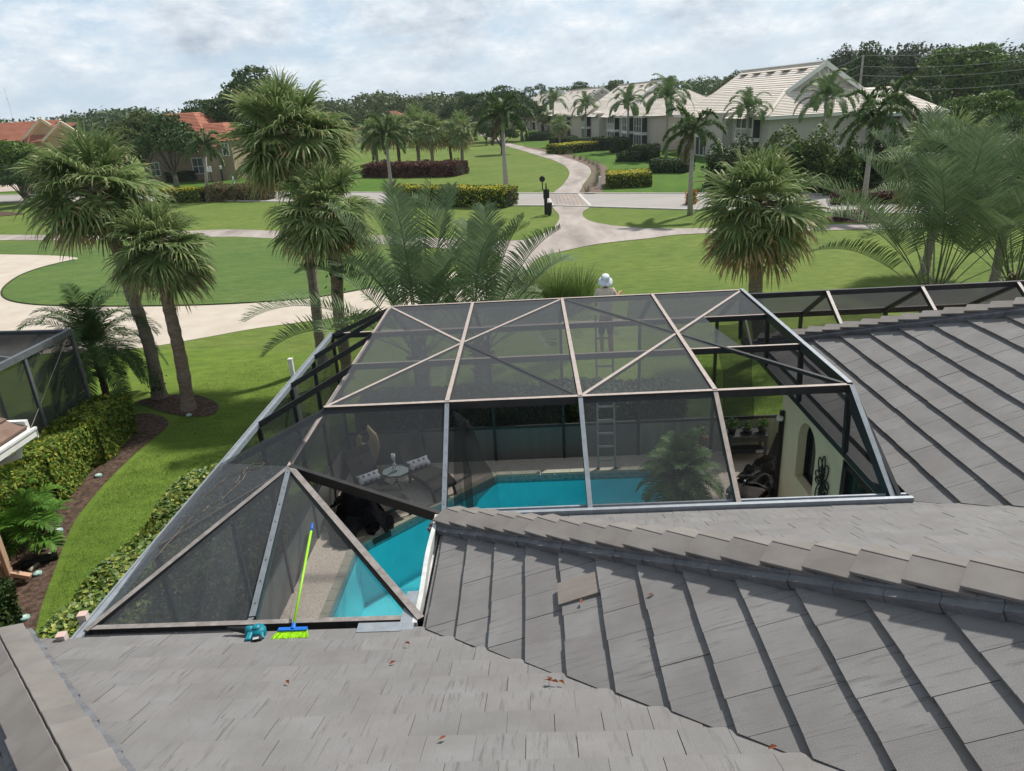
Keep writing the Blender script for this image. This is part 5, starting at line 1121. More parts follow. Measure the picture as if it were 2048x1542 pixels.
def condo(label, org, L_, Wd, s, ze, zr, bays, exp=.42):
    """long two storey building; local x runs away from its left wall, y runs back along it"""
    rz = math.atan2(.15, 1); t = thing('apartment_building', label, 'apartment building', org, rz, 'cream two storey buildings with white roofs'); hw = Wd/2; o = .6; m = (zr-ze)/hw; zs = ze+m*s
    wb = MB(); wb.box2((0, 0, 0), (Wd, L_, ze)); wb.box2((-1.2, L_*.34, 0), (.0, L_*.34+5, ze-.002)); wb.face([(s, s, zs-.05), (Wd-s, s, zs-.05), (hw, s, zr-.05)]); wb.build('wall', CR, t)
    r = MB(); e0 = (-o, -o, ze-m*o); r_ = lambda x, y, z: (x, y, z)
    def side(x_e, x_s, sg):
        courses(r, (x_e, -o, ze-m*o), (x_e, L_+o, ze-m*o), (x_s, L_-s, zs), (x_s, s, zs), exp); courses(r, (x_s, s-.4, zs), (x_s, L_-s, zs), (hw, L_-s, zr), (hw, s-.4, zr), exp)
    side(-o, s, 1)
    courses(r, (Wd+o, L_+o, ze-m*o), (Wd+o, -o, ze-m*o), (Wd-s, s, zs), (Wd-s, L_-s, zs), exp); courses(r, (Wd-s, L_-s, zs), (Wd-s, s-.4, zs), (hw, s-.4, zr), (hw, L_-s, zr), exp)
    courses(r, (Wd+o, -o, ze-m*o), (-o, -o, ze-m*o), (s, s, zs), (Wd-s, s, zs), exp*.8)
    r.bar((hw, s-.4, zr+.05), (hw, L_-s, zr+.05), .4, .12); r.bar((-o, -o, ze-m*o+.05), (s, s, zs+.05), .35, .12); r.bar((Wd+o, -o, ze-m*o+.05), (Wd-s, s, zs+.05), .35, .12)
    for i in range(5): y = s+2.5+(L_-2*s-5)*i/4; r.box((hw-1.0, y, zr-m*1.0+.12), (.5, 1.6, .12), mi=1)
    r.build('roof', [WTILE, GAPD], t)
    v = MB()
    for sg in (-1, 1): v.bar((hw, s-.42, zr-.12), (hw+sg*(hw-s+.5), s-.42, zs-.12-.5*m), .16, .45)
    v.build('bargeboard', TRIM, t)
    v = MB(); M_ = Matrix.Rotation(R(90), 3, 'X'); v.lathe([(.62, -.06), (.62, .06), (.46, .06), (.46, -.06)], (hw, s-.08, zs+(zr-zs)*.62), 24, 0, M_); v.build('round_vent', TRIM, t)
    v = MB(); v.box2((-o-.12, -o-.1, ze-m*o-.28), (-o, L_+o, ze-m*o-.03)); v.box2((-o, -o-.12, ze-m*o-.28), (Wd+o, -o, ze-m*o-.03)); v.build('gutter', TRIM, t)
    for y in bays:
        w = 4.2; z1 = ze*.5
        bl = MB(); bl.box2((-.9, y, 0), (.0, y+w, .12)); bl.box2((-.9, y-.1, z1-.35), (0, y+w+.1, z1+.05)); bl.box2((-.9, y, ze-.45), (0, y+w, ze-.15))
        for k in range(4): yy = y+k*w/3; bl.box2((-.9, yy-.05, .1), (-.8, yy+.05, z1-.3)); bl.box2((-.9, yy-.05, z1), (-.8, yy+.05, ze-.4))
        bal = bl.build('balcony', TRIM, t)
        ra = MB(); ra.box2((-.93, y, z1+.95), (-.85, y+w, z1+1.02))
        for k in range(28): yy = y+.08+k*(w-.16)/27; ra.box2((-.91, yy-.018, z1+.05), (-.88, yy+.018, z1+.95))
        ra.build('railing', TRIM, bal); ds = MB(); ds.box2((-.80, y+.02, .15), (-.02, y+w-.02, z1-.36)); ds.box2((-.80, y+.02, z1+.06), (-.02, y+w-.02, ze-.46)); ds.build('porch_screen', DSC, bal)
        rf = MB(); courses(rf, (-1.9, y-.8, ze-.55), (-1.9, y+w+.8, ze-.55), (-.4, y+w+.3, ze+.25), (-.4, y-.3, ze+.25), .4); rf.build('porch_roof', [WTILE, GAPD], bal)
        for (yy, zz, hh) in ((y+w+1.2, .5, 1.5), (y+w+1.2, z1+.45, 1.3), (y-2.4, .5, 1.5)):
            wi = MB(); wi.box2((-.08, yy, zz), (.0, yy+1.1, zz+.08)); wi.box2((-.08, yy, zz+hh), (0, yy+1.1, zz+hh+.08)); wi.box2((-.08, yy, zz), (0, yy+.09, zz+hh)); wi.box2((-.08, yy+1.02, zz), (0, yy+1.1, zz+hh)); wi.box2((-.07, yy, zz+hh*.5), (0, yy+1.1, zz+hh*.5+.05)); wi.box2((-.07, yy+.53, zz), (0, yy+.58, zz+hh))
            wn = wi.build('window', TRIM, t); p_ = MB(); p_.box2((-.03, yy+.05, zz+.05), (-.01, yy+1.05, zz+hh)); p_.build('pane', BLU, wn)
    return t
e3 = condo('largest cream building with white tile roof and round vent in its gable', (25.0, 79.5, 0), 26.5, 14.5, 3.3, 5.15, 9.75, [2.0, 14.0])
# right wing of the largest building
wg_ = MB(); wg_.box2((14.5, -2.2, 0), (17.0, 7, 4.75)); wg_.box2((13, -4.5, 0), (16.5, -2.2, 4.45)); wg_.build('wing_wall', CR, e3)
rw = MB(); courses(rw, (17.7, -2.9, 4.45), (10.5, -2.9, 4.45), (11.2, 2.6, 6.9), (14.6, 2.6, 6.9), .36); courses(rw, (17.7, 8, 4.45), (17.7, -2.9, 4.45), (14.6, 2.6, 6.9), (14.6, 3.5, 6.9), .36)
courses(rw, (18.4, 4.0, 5.6), (11, 4.0, 5.6), (11, 6.6, 6.95), (17.4, 6.6, 6.95), .36)
rw.build('wing_roof', [WTILE, GAPD], e3); v_ = MB(); v_.box2((10.5, -3.03, 4.2), (17.8, -2.9, 4.44)); v_.box2((17.7, -3.0, 4.2), (17.83, 8, 4.44)); v_.build('gutter', mat('blue_gutter', (.45, .52, .55), .5, .1, 4), e3)
v_ = MB(); v_.box2((9.2, -.07, 3.0), (10.8, 0, 3.9)); v_.build('window', TRIM, e3)
e2 = condo('second cream building with white tile roof, two balcony stacks facing the cart path', (15.4, 123, 0), 32, 15, 3.3, 5.0, 9.6, [2, 12, 22])
wg_ = MB(); wg_.box2((.3, -15, 0), (12, -.1, 4.95)); wg_.build('wing_wall', CR, e2); rw = MB(); courses(rw, (-.3, -15.5, 4.7), (-.3, -.7, 4.7), (5, -.7, 7.9), (5, -10, 7.9), .4); courses(rw, (12.6, -15.5, 4.7), (-.3, -15.5, 4.7), (5, -10, 7.9), (7, -10, 7.9), .4); rw.build('wing_roof', [WTILE, GAPD], e2)
for y in (-12, -5.5):
    bl = MB(); bl.box2((-.6, y, 2.1), (.28, y+4, 2.5)); [bl.box2((-.6, y+k*1.3, .1), (-.5, y+k*1.3+.1, 4.5)) for k in range(4)]; bl.box2((-.6, y, 3.3), (-.52, y+4, 3.38)); bl.box2((-.6, y, 4.45), (.28, y+4, 4.7)); bb = bl.build('balcony', TRIM, e2); ds = MB(); ds.box2((-.45, y+.05, .1), (.28, y+3.95, 2.08)); ds.box2((-.45, y+.05, 2.52), (.28, y+3.95, 4.44)); ds.build('porch_screen', DSC, bb)
condo('third cream building with white tile roof and a small round gable vent', (9.6, 163, 0), 44, 15, 3.3, 4.8, 9.6, [2, 12, 24, 34])
condo('farthest cream building with white tile roof at the end of the row', (2.8, 216, 0), 40, 15, 3.3, 4.8, 10.2, [2, 14, 26])
# connecting recess between the two near ones
def simple_house(name, label, org, rz, boxes, roofs, wins, wall, tile, group=None, arches=()):
    t = thing(name, label, 'house', org, rz, group); w_ = MB()
    for a, b in boxes: w_.box2(a, b)
    for (a, b, c_) in arches: w_.face([a, b, c_])
    w_.build('wall', wall, t); r_ = MB()
    for q4 in roofs: courses(r_, *q4, .38)
    r_.build('roof', [tile, mat('red_tile_gap', (.16, .06, .04), .9)], t)
    for (x, y, z, w, h, ax) in wins:
        m_ = MB()
        if ax == 'y':
            m_.box2((x, y-.1, z), (x+w, y, z+.12)); m_.box2((x, y-.1, z+h), (x+w, y, z+h+.14)); m_.box2((x, y-.1, z), (x+.12, y, z+h)); m_.box2((x+w-.12, y-.1, z), (x+w, y, z+h)); m_.box2((x+w/2-.04, y-.08, z), (x+w/2+.04, y, z+h)); m_.box2((x, y-.08, z+h/2-.04), (x+w, y, z+h/2+.04)); pb = ((x+.05, y-.05, z+.05), (x+w-.05, y-.02, z+h))
        wn = m_.build('window', TRIM, t); p_ = MB(); p_.box2(*pb); p_.build('pane', BLU, wn)
    return t
# red roofed house left of centre
h1 = Vector((-52, 101, 0))
simple_house('red_roofed_house', 'tan two storey house with red tile hip roof behind the leaning foxtail palm', h1, R(-4),
  [((0, 0, 0), (9.2, 9, 6.0)), ((9.2, -1.5, 0), (13.5, 9, 4.9)), ((10.2, -2.6, 0), (11.6, -1.4, 4.9))],
  [((-.6, -.6, 5.8), (9.8, -.6, 5.8), (6.6, 3.6, 8.6), (2.6, 3.6, 8.6)), ((9.8, -.6, 5.8), (9.8, 9.6, 5.8), (6.6, 5.4, 8.6), (6.6, 3.6, 8.6)), ((-.6, 9.6, 5.8), (-.6, -.6, 5.8), (2.6, 3.6, 8.6), (2.6, 5.4, 8.6)),
   ((5.2, -2.0, 4.9), (13.9, -2.0, 4.9), (11.2, 2.0, 7.1), (7.5, 2.0, 7.1)), ((13.9, -2.0, 4.9), (13.9, 9, 4.9), (11.2, 5, 7.1), (11.2, 2.0, 7.1)), ((9.6, -3.0, 4.3), (12.3, -3.0, 4.3), (12.3, -.8, 5.2), (9.6, -.8, 5.2))],
  [(3.6, 0, 3.7, 1.6, 1.3, 'y'), (.6, 0, 3.7, 1.6, 1.3, 'y'), (6.9, 0, .8, 1.7, 2.0, 'y'), (12.2, -1.5, 3.0, 1.0, 1.5, 'y'), (9.3, -1.5, .1, .8, 2.6, 'y'), (.9, 0, .8, 1.4, 1.7, 'y')], TAN2, RTILE, 'red roofed houses')
# two gabled house far left
h2 = Vector((gy(88, 238, 136).x-18.8, 136, 0))
simple_house('red_roofed_house', 'tan house at the far left with two stepped gables and red tile roof', h2, R(0),
  [((-25, 0, 0), (18.5, 12, 6.0)), ((19.2, -2, 0), (27.0, 10, 5.6))],
  [((-25, -1, 5.9), (14.5, -1, 5.9), (18.8, 5.5, 9.1), (-25, 5.5, 9.1)), ((14.6, -3, 5.5), (19.2, -3, 5.5), (23.2, 3.0, 8.4), (18.2, 3.0, 8.4))],
  [(2, 0, 3.2, 1.6, 1.5, 'y'), (10, 0, 3.2, 1.6, 1.5, 'y')], TAN, RTILE, 'red roofed houses', arches=(((15, -.6, 6), (18.8, -.6, 9.1), (22.6, -.6, 6)), ((19.2, -2.1, 5.5), (23.2, -2.1, 8.4), (27.2, -2.1, 5.5))))
tt = bpy.data.objects['red_roofed_house.001']; v_ = MB()
for a, b in (((14.8, -1.1, 6.1), (18.8, -1.1, 9.3)), ((18.8, -1.1, 9.3), (20.4, -1.1, 8.1)), ((19.0, -2.6, 5.5), (23.2, -2.6, 8.6)), ((23.2, -2.6, 8.6), (27.4, -2.6, 5.5))): v_.bar(a, b, .3, .45)
v_.build('bargeboard', mat('cream_trim', (.62, .52, .38), .7, .05, 2), tt)
h3 = Vector((-44, 200, 0)); p = gy(735, 236, 196)
simple_house('red_roofed_house', 'small distant house with red hip roof among the trees at the fairway end', (p.x, 196, 0), 0, [((0, 0, 0), (11.5, 9, 4.2)), ((-4, 1, 0), (0, 9, 3.4))],
  [((-.6, -.6, 4.1), (12.1, -.6, 4.1), (6.5, 4.5, 7.2), (3.0, 4.5, 7.2)), ((12.1, -.6, 4.1), (12.1, 9.6, 4.1), (6.5, 5, 7.2), (6.5, 4.5, 7.2)), ((-4.6, .4, 3.3), (0, .4, 3.3), (0, 4, 4.8), (-2, 4, 4.8))], [(1.5, 0, 1.5, 2, 1.6, 'y'), (7, 0, 1.5, 2, 1.6, 'y')], mat('pale_render', (.42, .38, .30), .95, .05, 1), RTILE, 'red roofed houses')
p = gy(935, 250, 250); t = thing('white_house', 'small distant white house with dark windows under the oak clump', 'house', (p.x, 250, 0), R(-12)); mb = MB(); mb.box2((-5, 0, 0), (7, 8, 5.6)); mb.build('wall', TRIM, t)
mb = MB(); mb.box2((-3.5, -.08, 3.2), (-.5, 0, 4.9)); mb.build('window', BLU, t); mb = MB(); mb.box2((-3.5, -.08, .3), (-.5, 0, 2.2)); mb.build('window', BLU, t); mb = MB(); mb.box2((2, -.08, .3), (5, 0, 2.2)); mb.build('window', BLU, t); mb = MB(); courses(mb, (-5.6, -.6, 5.5), (7.6, -.6, 5.5), (5, 4, 7.4), (-3, 4, 7.4), .5); mb.build('roof', [WTILE, GAPD], t)

# ================================================================ neighbour on the left
nb_ = thing('neighbour_house', 'corner of the neighbouring tan house with brown tiles and white gutter', 'house', (-8.6, 10.9, 0)); o0 = Vector((-8.6, 10.9, 0))
mb = MB(); mb.box2((-8, -12, 0), (-.95, -.25, 2.75)); PEACH = mat('peach_stucco', (.52, .34, .24), .95, .05, 3, bump=.3, bscale=80); mb.build('wall', PEACH, nb_)
rg = random.Random(9); BT = mat('brown_flat_tile', (.15, .095, .07), .85, .2, 4, col2=(.22, .15, .12), island=.15)
tiles('roof_slope', (0, 0, 2.86), (0, -1, 0), (-1, 0, .42), [(.0, 0), (.0, 6), (12, 6), (12, 0)], .34, .42, .035, BT, nb_, rg)
mb = MB(); mb.box2((0, -12, 2.70), (.13, .02, 2.83)); mb.box2((.10, -12, 2.82), (.15, .02, 2.86)); mb.box2((-.25, .0, 2.66), (.13, .03, 2.82)); mb.build('gutter', M['white'], nb_)
mb = MB(); mb.box2((-5, -.02, 2.72), (0, .06, 2.98)); mb.build('fascia', M['white'], nb_)
mb = MB(); mb.tube([(.05, -.35, 2.7), (-.02, -.35, 2.5), (-.55, -.38, 2.35), (-.8, -.4, 2.25)], .055, 8); mb.build('downpipe_elbow', M['white'], nb_)
mb = MB(); mb.bar((-.86, -.4, 2.3), (-.86, -.4, .22), .11, .08); mb.bar((-.86, -.38, .24), (-.55, -.34, .12), .11, .08); mb.build('downpipe', PEACH, nb_, bevel=.01)
mb = MB(); k = 10; mb.tube([(i*.055, i*.035, 0) for i in range(k)], [.075 if i % 2 else .062 for i in range(k)], 10); o = mb.build('drain_hose', M['black']); o.location = g(42, 1132, .08); tag(o, 'black corrugated drain hose lying in the mulch at the downpipe', 'drain hose')
a, b = g(60, 1147), g(101, 1112); mb = MB(); mb.tube([(0, 0, 0), tuple((b-a)*.5+Vector((0, .05, 0))), tuple(b-a)], .035, 8); o = mb.build('drain_pipe', mat('dirty_pvc', (.30, .27, .21), .7, .2, 6)); o.location = a+Vector((0, 0, .05)); tag(o, 'dirty plastic pipe lying in the mulch beside the drain hose', 'pipe')
nc = thing('neighbour_enclosure', 'grey framed screen enclosure of the neighbouring house at the left edge', 'screen enclosure', (-11.4, 16.8, 0)); n0 = Vector((-11.4, 16.8, 0))
GF = mat('slate_frame', (.11, .12, .135), .5, .15, 8)
def nbeam(a, b, w=.07, h=.1, name='beam', up=(0, 0, 1)): mb = MB(); mb.bar(a, b, w, h, up); mb.build(name, GF, nc)
ZN = 2.86; nbeam((0, 0, ZN), (0, -9, ZN), .10, .14); nbeam((0, 0, ZN), (-8, .6, ZN)); nbeam((0, 0, .85), (0, -7, .85), .05, .08); nbeam((-.1, -2.0, ZN-.02), (-6, .2, ZN+.0), .05, .08)
for y in (0, -1.8, -3.6, -5.0): nbeam((0, y, 0), (0, y, ZN-.07), .07, .08, 'post', (0, 1, 0))
for x in (-2.2, -4.4, -6.6): nbeam((x, -x*-.075, 0), (x, -x*-.075, ZN-.07), .07, .08, 'post', (0, 1, 0))
mb = MB(); mb.tube([(0, -.05, ZN), (.02, -3.4, .5)], .008, 5); mb.build('brace_cable', mat('cable', (.4, .36, .3), .6), nc)
NSC = screen_mat('neighbour_mesh', (.05, .055, .06), .55, .2)
screen([(0, 0, 0), (0, -7, 0), (0, -7, ZN), (0, 0, ZN)], NSC, parent=nc); screen([(0, 0, 0), (-8, .6, 0), (-8, .6, ZN), (0, 0, ZN)], NSC, parent=nc); screen([(0, 0, ZN+.02), (-8, .6, ZN+.02), (-8, -7, ZN+.02), (0, -7, ZN+.02)], NSC, parent=nc)
mb = MB(); mb.box2((-.02, -7, .02), (.02, -.04, .82)); mb.build('kick_panel', KICK, nc)
mb = MB(); mb.box2((-9.5, -9, 0), (-.05, .2, .05)); mb.v = [(p[0]-11.4, p[1]+16.8, p[2]) for p in mb.v]; o = mb.build('neighbour_deck', mat('neighbour_paving', (.22, .2, .18), .9, .15, 3)); o['kind'] = 'structure'
t = thing('patio_table', 'pale table top seen through the neighbouring screen at the left edge', 'table', (-12.9, 14.1, .05)); mb = MB(); mb.box((0, 0, .70), (1.1, .9, .04)); mb.build('tabletop', mat('pale_top', (.5, .5, .48), .5), t)
for sx in (-1, 1):
    for sy in (-1, 1): mb = MB(); mb.bar((sx*.45, sy*.35, 0), (sx*.45, sy*.35, .68), .05, .05, (0, 1, 0)); mb.build('leg', GF, t)

# ================================================================ things round the pool
WICK = mat('dark_wicker', (.018, .015, .014), .7, .3, 40, bump=.8, bscale=60, col2=(.045, .038, .035), detail=3, stretch=(1, 2.5, 1)); DFR = mat('dark_metal_frame', (.02, .019, .019), .5, .2, 6)
def chaise(label, foot, hinge, w=.56, back=.72, ang=58, cover=False):
    foot, hinge = Vector(foot), Vector(hinge); d = (hinge-foot); L_ = d.length; rz = math.atan2(d.y, d.x); t = thing('chaise_lounge', label, 'chaise lounge', (foot.x, foot.y, .045), rz, None if cover else 'wicker chaise lounges by the pool')
    hs = .33; prof = [(0, hs-.03), (.06, hs), (.3, hs+.05), (L_*.5, hs+.02), (L_*.8, hs-.04), (L_, hs-.01)]
    def slab(pr, th): 
        mb = MB(); n = len(pr)
        for i in range(n-1):
            a, b = pr[i], pr[i+1]; mb.poly([(a[0], -w/2, a[1]), (b[0], -w/2, b[1]), (b[0], w/2, b[1]), (a[0], w/2, a[1]), (a[0], -w/2, a[1]-th), (b[0], -w/2, b[1]-th), (b[0], w/2, b[1]-th), (a[0], w/2, a[1]-th)], [(0, 1, 2, 3), (7, 6, 5, 4), (0, 4, 5, 1), (3, 2, 6, 7)]+([(0, 3, 7, 4)] if i == 0 else [])+([(1, 5, 6, 2)] if i == n-2 else []))
        return mb
    slab(prof, .07).build('seat', WICK, t); c_, s_ = math.cos(R(ang)), math.sin(R(ang)); bp_ = [(L_+.01, hs), (L_+back*.35*c_+.03, hs+back*.35*s_), (L_+back*.7*c_+.04, hs+back*.7*s_), (L_+back*c_-.01, hs+back*s_)]
    slab(bp_, .05).build('backrest', WICK, t)
    for (x, lean) in ((.12, -.1), (L_-.15, .08)):
        for sy in (-1, 1): mb = MB(); mb.bar((x, sy*(w/2-.04), hs-.06), (x+lean, sy*(w/2-.03), 0), .045, .045, (0, 1, 0)); mb.build('leg', DFR, t)
    mb = MB(); mb.bar((.1, -w/2+.03, hs-.09), (L_, -w/2+.03, hs-.11), .03, .04); mb.bar((.1, w/2-.03, hs-.09), (L_, w/2-.03, hs-.11), .03, .04); mb.build('frame', DFR, t)
    mb = MB(); mb.bar((L_+.02, 0, .1), (L_+back*.6*c_, 0, hs+back*.55*s_), .03, .03, (0, 1, 0)); mb.bar((L_+.02, -w/2+.05, .1), (L_+.02, w/2-.05, .1), .03, .03); mb.build('back_stay', DFR, t)
    return t, d.normalized(), L_, hs
PIL = bpy.data.materials.new('circle_print_fabric'); PIL.use_nodes = True
def _pil():
    nt = PIL.node_tree; L = nt.links.new; b = nt.nodes['Principled BSDF']; b.inputs['Roughness'].default_value = .9
    uv = N(nt, 'ShaderNodeUVMap'); uv.uv_map = 'UVMap'; sp = N(nt, 'ShaderNodeSeparateXYZ'); L(uv.outputs[0], sp.inputs[0])
    def mth(op, a, b_=None):
        n = N(nt, 'ShaderNodeMath', operation=op)
        for i, x in enumerate((a, b_)):
            if x is None: continue
            if isinstance(x, (int, float)): n.inputs[i].default_value = x
            else: L(x, n.inputs[i])
        return n.outputs[0]
    u = mth('SUBTRACT', mth('FRACT', mth('MULTIPLY', sp.outputs[0], 4.)), .5); v = mth('MULTIPLY', mth('SUBTRACT', mth('FRACT', mth('MULTIPLY', sp.outputs[1], 1.5)), .5), 1.0)
    r = mth('SQRT', mth('ADD', mth('MULTIPLY', u, u), mth('MULTIPLY', v, v))); s = mth('SINE', mth('MULTIPLY', r, 42.)); k = mth('GREATER_THAN', s, .1); inside = mth('LESS_THAN', r, .5); f = mth('MULTIPLY', k, inside)
    mx = N(nt, 'ShaderNodeMix', data_type='RGBA'); L(f, mx.inputs[0]); mx.inputs['A'].default_value = (.055, .065, .10, 1); mx.inputs['B'].default_value = (.62, .64, .68, 1); L(mx.outputs['Result'], b.inputs['Base Color'])
_pil()
def pillow(label, c, rz, tilt, w=.50, h=.23, th=.10):
    mb = MB(); nx, ny = 12, 6
    for sgn in (1, -1):
        k0 = len(mb.v)
        for i in range(nx+1):
            for j in range(ny+1):
                u, v = i/nx, j/ny; e = (4*u*(1-u))**.35*(4*v*(1-v))**.35; pin = 1-.06*(1-abs(2*u-1)**2)*0; x = (u-.5)*w*(1-.05*math.sin(math.pi*v)); y = (v-.5)*h*(1-.08*math.sin(math.pi*u)); mb.v.append((x, y, sgn*th/2*e))
        for i in range(nx):
            for j in range(ny):
                a = k0+i*(ny+1)+j; f = (a, a+ny+1, a+ny+2, a+1); uvs = [(i/nx, j/ny), ((i+1)/nx, j/ny), ((i+1)/nx, (j+1)/ny), (i/nx, (j+1)/ny)]
                if sgn < 0: f = f[::-1]; uvs = uvs[::-1]
                mb.f.append(f); mb.m.append(0); mb.uv.append(uvs)
    o = mb.build('pillow', PIL, None, True); o.location = c; o.rotation_euler = (tilt, 0, rz); return tag(o, label, 'pillow', 'blue and white pillows on the chaise lounges')
t1, d1, L1, hs = chaise('wicker chaise lounge left of the glass table, nearer the pool corner', (-2.80, 12.12, 0), (-3.62, 13.22, 0))
t2, d2, L2, hs = chaise('wicker chaise lounge right of the glass table, against the far wall', (-1.97, 12.86, 0), (-2.66, 13.78, 0), ang=62)
for (dd, ft, LL, lb) in ((d1, Vector((-2.80, 12.12, 0)), L1, 'circle print pillow on the left chaise lounge'), (d2, Vector((-1.97, 12.86, 0)), L2, 'circle print pillow on the right chaise lounge')):
    c_ = ft+dd*(LL-.10); pillow(lb, (c_.x, c_.y, .045+hs+.085), math.atan2(dd.y, dd.x)-math.pi/2, R(38))
t3, d3, L3, hs3 = chaise('black chaise lounge beside the stucco wall, half covered by dark cloth', (3.75, 12.05, 0), (4.75, 13.0, 0), w=.62, back=.7, ang=50, cover=True)
# crumpled cloths
def cloth(name, label, base, sx, sy, hgt, seed, m, cat, rz=0, nx=34, ny=26, fold=1.):
    r = random.Random(seed); ph = [r.uniform(0, 6) for _ in range(8)]; mb = MB()
    for i in range(nx+1):
        for j in range(ny+1):
            u, v = i/nx*2-1, j/ny*2-1; e = max(0, 1-(abs(u)**2.2+abs(v)**2.2)/1.35)
            z = hgt(u, v)*(e**.5)+fold*.05*(math.sin(u*9+ph[0]+math.sin(v*4+ph[1])*2)+math.sin(v*11+ph[2]+u*5)*.8+math.sin((u+v)*17+ph[3])*.45)*(.4+e); x = u*sx/2*(1+.12*math.sin(v*5+ph[4])); y = v*sy/2*(1+.12*math.sin(u*6+ph[5])); mb.v.append((x, y, max(.008, z)))
    for i in range(nx):
        for j in range(ny): a = i*(ny+1)+j; mb.f.append((a, a+ny+1, a+ny+2, a+1)); mb.m.append(0); mb.uv.append(None)
    o = mb.build(name, m, None, False); o.location = base; o.rotation_euler = (0, 0, rz); return tag(o, label, cat)
BS = screen_mat('crumpled_mesh', (.012, .012, .014), 1.6, .0)
cloth('crumpled_screen', 'heap of crumpled black screen on the deck beside the skimmer lid', (-3.62, 11.95, .05), 1.15, 1.25, lambda u, v: .45+.22*math.sin(u*3+1), 5, BS, 'crumpled screen', .6, fold=1.5)
cloth('crumpled_screen', 'inner folds of discarded black mesh inside the deck heap', (-3.6, 12.05, .05), .85, .9, lambda u, v: .38, 6, BS, 'crumpled screen', 1.6, fold=1.8)
BLK = mat('black_cloth', (.010, .010, .011), .75, .3, 10)
cl = cloth('dark_cloth', 'black cloth thrown over the chaise lounge by the wall', tuple(Vector((3.75, 12.05, 0))+d3*.86+Vector((0, 0, .42))), 1.0, .95, lambda u, v: .10+.22*max(0, u), 8, BLK, 'cloth', math.atan2(d3.y, d3.x), fold=.9)
for v_i in cl.data.vertices:
    if abs(v_i.co.y) > .33: v_i.co.z -= (abs(v_i.co.y)-.33)*1.3
tl = thing('pole_tool', 'thin pole tool with orange grip lying across the black chaise lounge', 'tool', (3.92, 12.35, .49), R(38)); mb = MB(); mb.tube([(0, 0, 0), (.62, 0, .06)], .012, 6); mb.build('shaft', M['black'], tl); mb = MB(); mb.tube([(.60, 0, .06), (.70, .02, .10), (.76, .0, .06)], [.02, .028, .02], 8); mb.build('grip', mat('orange_plastic', (.55, .10, .03), .5), tl); mb = MB(); mb.lathe([(.018, 0), (.018, .03), (0, .03)], n=8, M=Matrix.Rotation(R(-90), 3, 'Y')); mb.build('tip', M['white'], tl)
# glass side table with octagonal top and the figure candle holder on it
tb = thing('side_table', 'small octagonal glass side table between the two chaise lounges', 'side table', (-3.03, 13.30, .045), .1); TG = mat('table_glass', (.22, .27, .27), .08, .1, 3, spec=.8)
oc = [(.30*math.cos(R(22.5+45*i))*1.0, .27*math.sin(R(22.5+45*i))) for i in range(8)]; mb = MB(); mb.prism(oc, .44, .452); mb.build('glass_top', TG, tb)
mb = MB(); 
for i in range(8): a, b = oc[i], oc[(i+1) % 8]; mb.bar((*a, .446), (*b, .446), .022, .024)
mb.build('rim', DFR, tb); mb = MB(); mb.tube([(0, 0, .44), (0, 0, .16)], .018, 8); mb.build('stem', DFR, tb)
for i in range(4):
    a = i*math.pi/2+.5; mb = MB(); mb.tube([(0, 0, .20), (math.cos(a)*.08, math.sin(a)*.08, .17), (math.cos(a)*.16, math.sin(a)*.16, .10), (math.cos(a)*.24, math.sin(a)*.24, .012)], .010, 6); mb.build('leg', DFR, tb)
cp = thing('candle_holder', 'tall patterned blue and white candle holder standing on the glass table', 'candle holder', (-3.04, 13.29, .499)); PT = mat('painted_ceramic', (.70, .71, .73), .3, .0, 22, col2=(.04, .05, .10), thr=(.54, .58), detail=1)
mb = MB(); mb.lathe([(.045, 0), (.05, .02), (.048, .08), (.036, .12), (.040, .13), (.026, .20), (.022, .24), (.030, .26), (.012, .275), (.010, .30)], n=20); mb.build('figure', PT, cp, True); mb = MB(); mb.lathe([(.012, .29), (.040, .305), (.045, .35), (.040, .40), (.034, .40), (.036, .34), (0, .31)], n=20); mb.build('cup', mat('frosted_cup', (.66, .64, .60), .4, .1, 6), cp, True)
# carved moon shaped sculpture behind the left chaise
sc_ = thing('moon_sculpture', 'tall tan crescent shaped sculpture standing behind the left chaise lounge', 'sculpture', (-3.72, 14.1, .045)); TANS = mat('carved_tan', (.30, .25, .155), .8, .15, 6, bump=.3, bscale=50)
pp = [(735, 850), (742, 858), (752, 868), (757, 880), (760, 895), (757, 912), (752, 925), (750, 945), (738, 945), (742, 925), (738, 910), (722, 905), (714, 905), (713, 875), (717, 869), (723, 874), (724, 886), (733, 888), (738, 880), (739, 870), (733, 858)]
pts = [gy(x, y, 14.1)-Vector((-3.72, 14.1, .045)) for x, y in pp]; mb = MB(); mb.extrude([Vector((p.x, -.05, p.z)) for p in pts], (0, .11, 0)); mb.build('crescent', TANS, sc_, bevel=.022); mb = MB(); mb.lathe([(.16, 0), (.17, .03), (.12, .05), (.07, .08)], (.12, 0, 0), 18); mb.build('base', TANS, sc_, True)
mb = MB(); mb.lathe([(0, 0), (.07, .03), (.09, .09), (.06, .15), (.035, .17), (.05, .20), (.045, .25), (0, .28)], (.26, -.25, 0), 14); mb.build('small_figure', TANS, sc_, True)
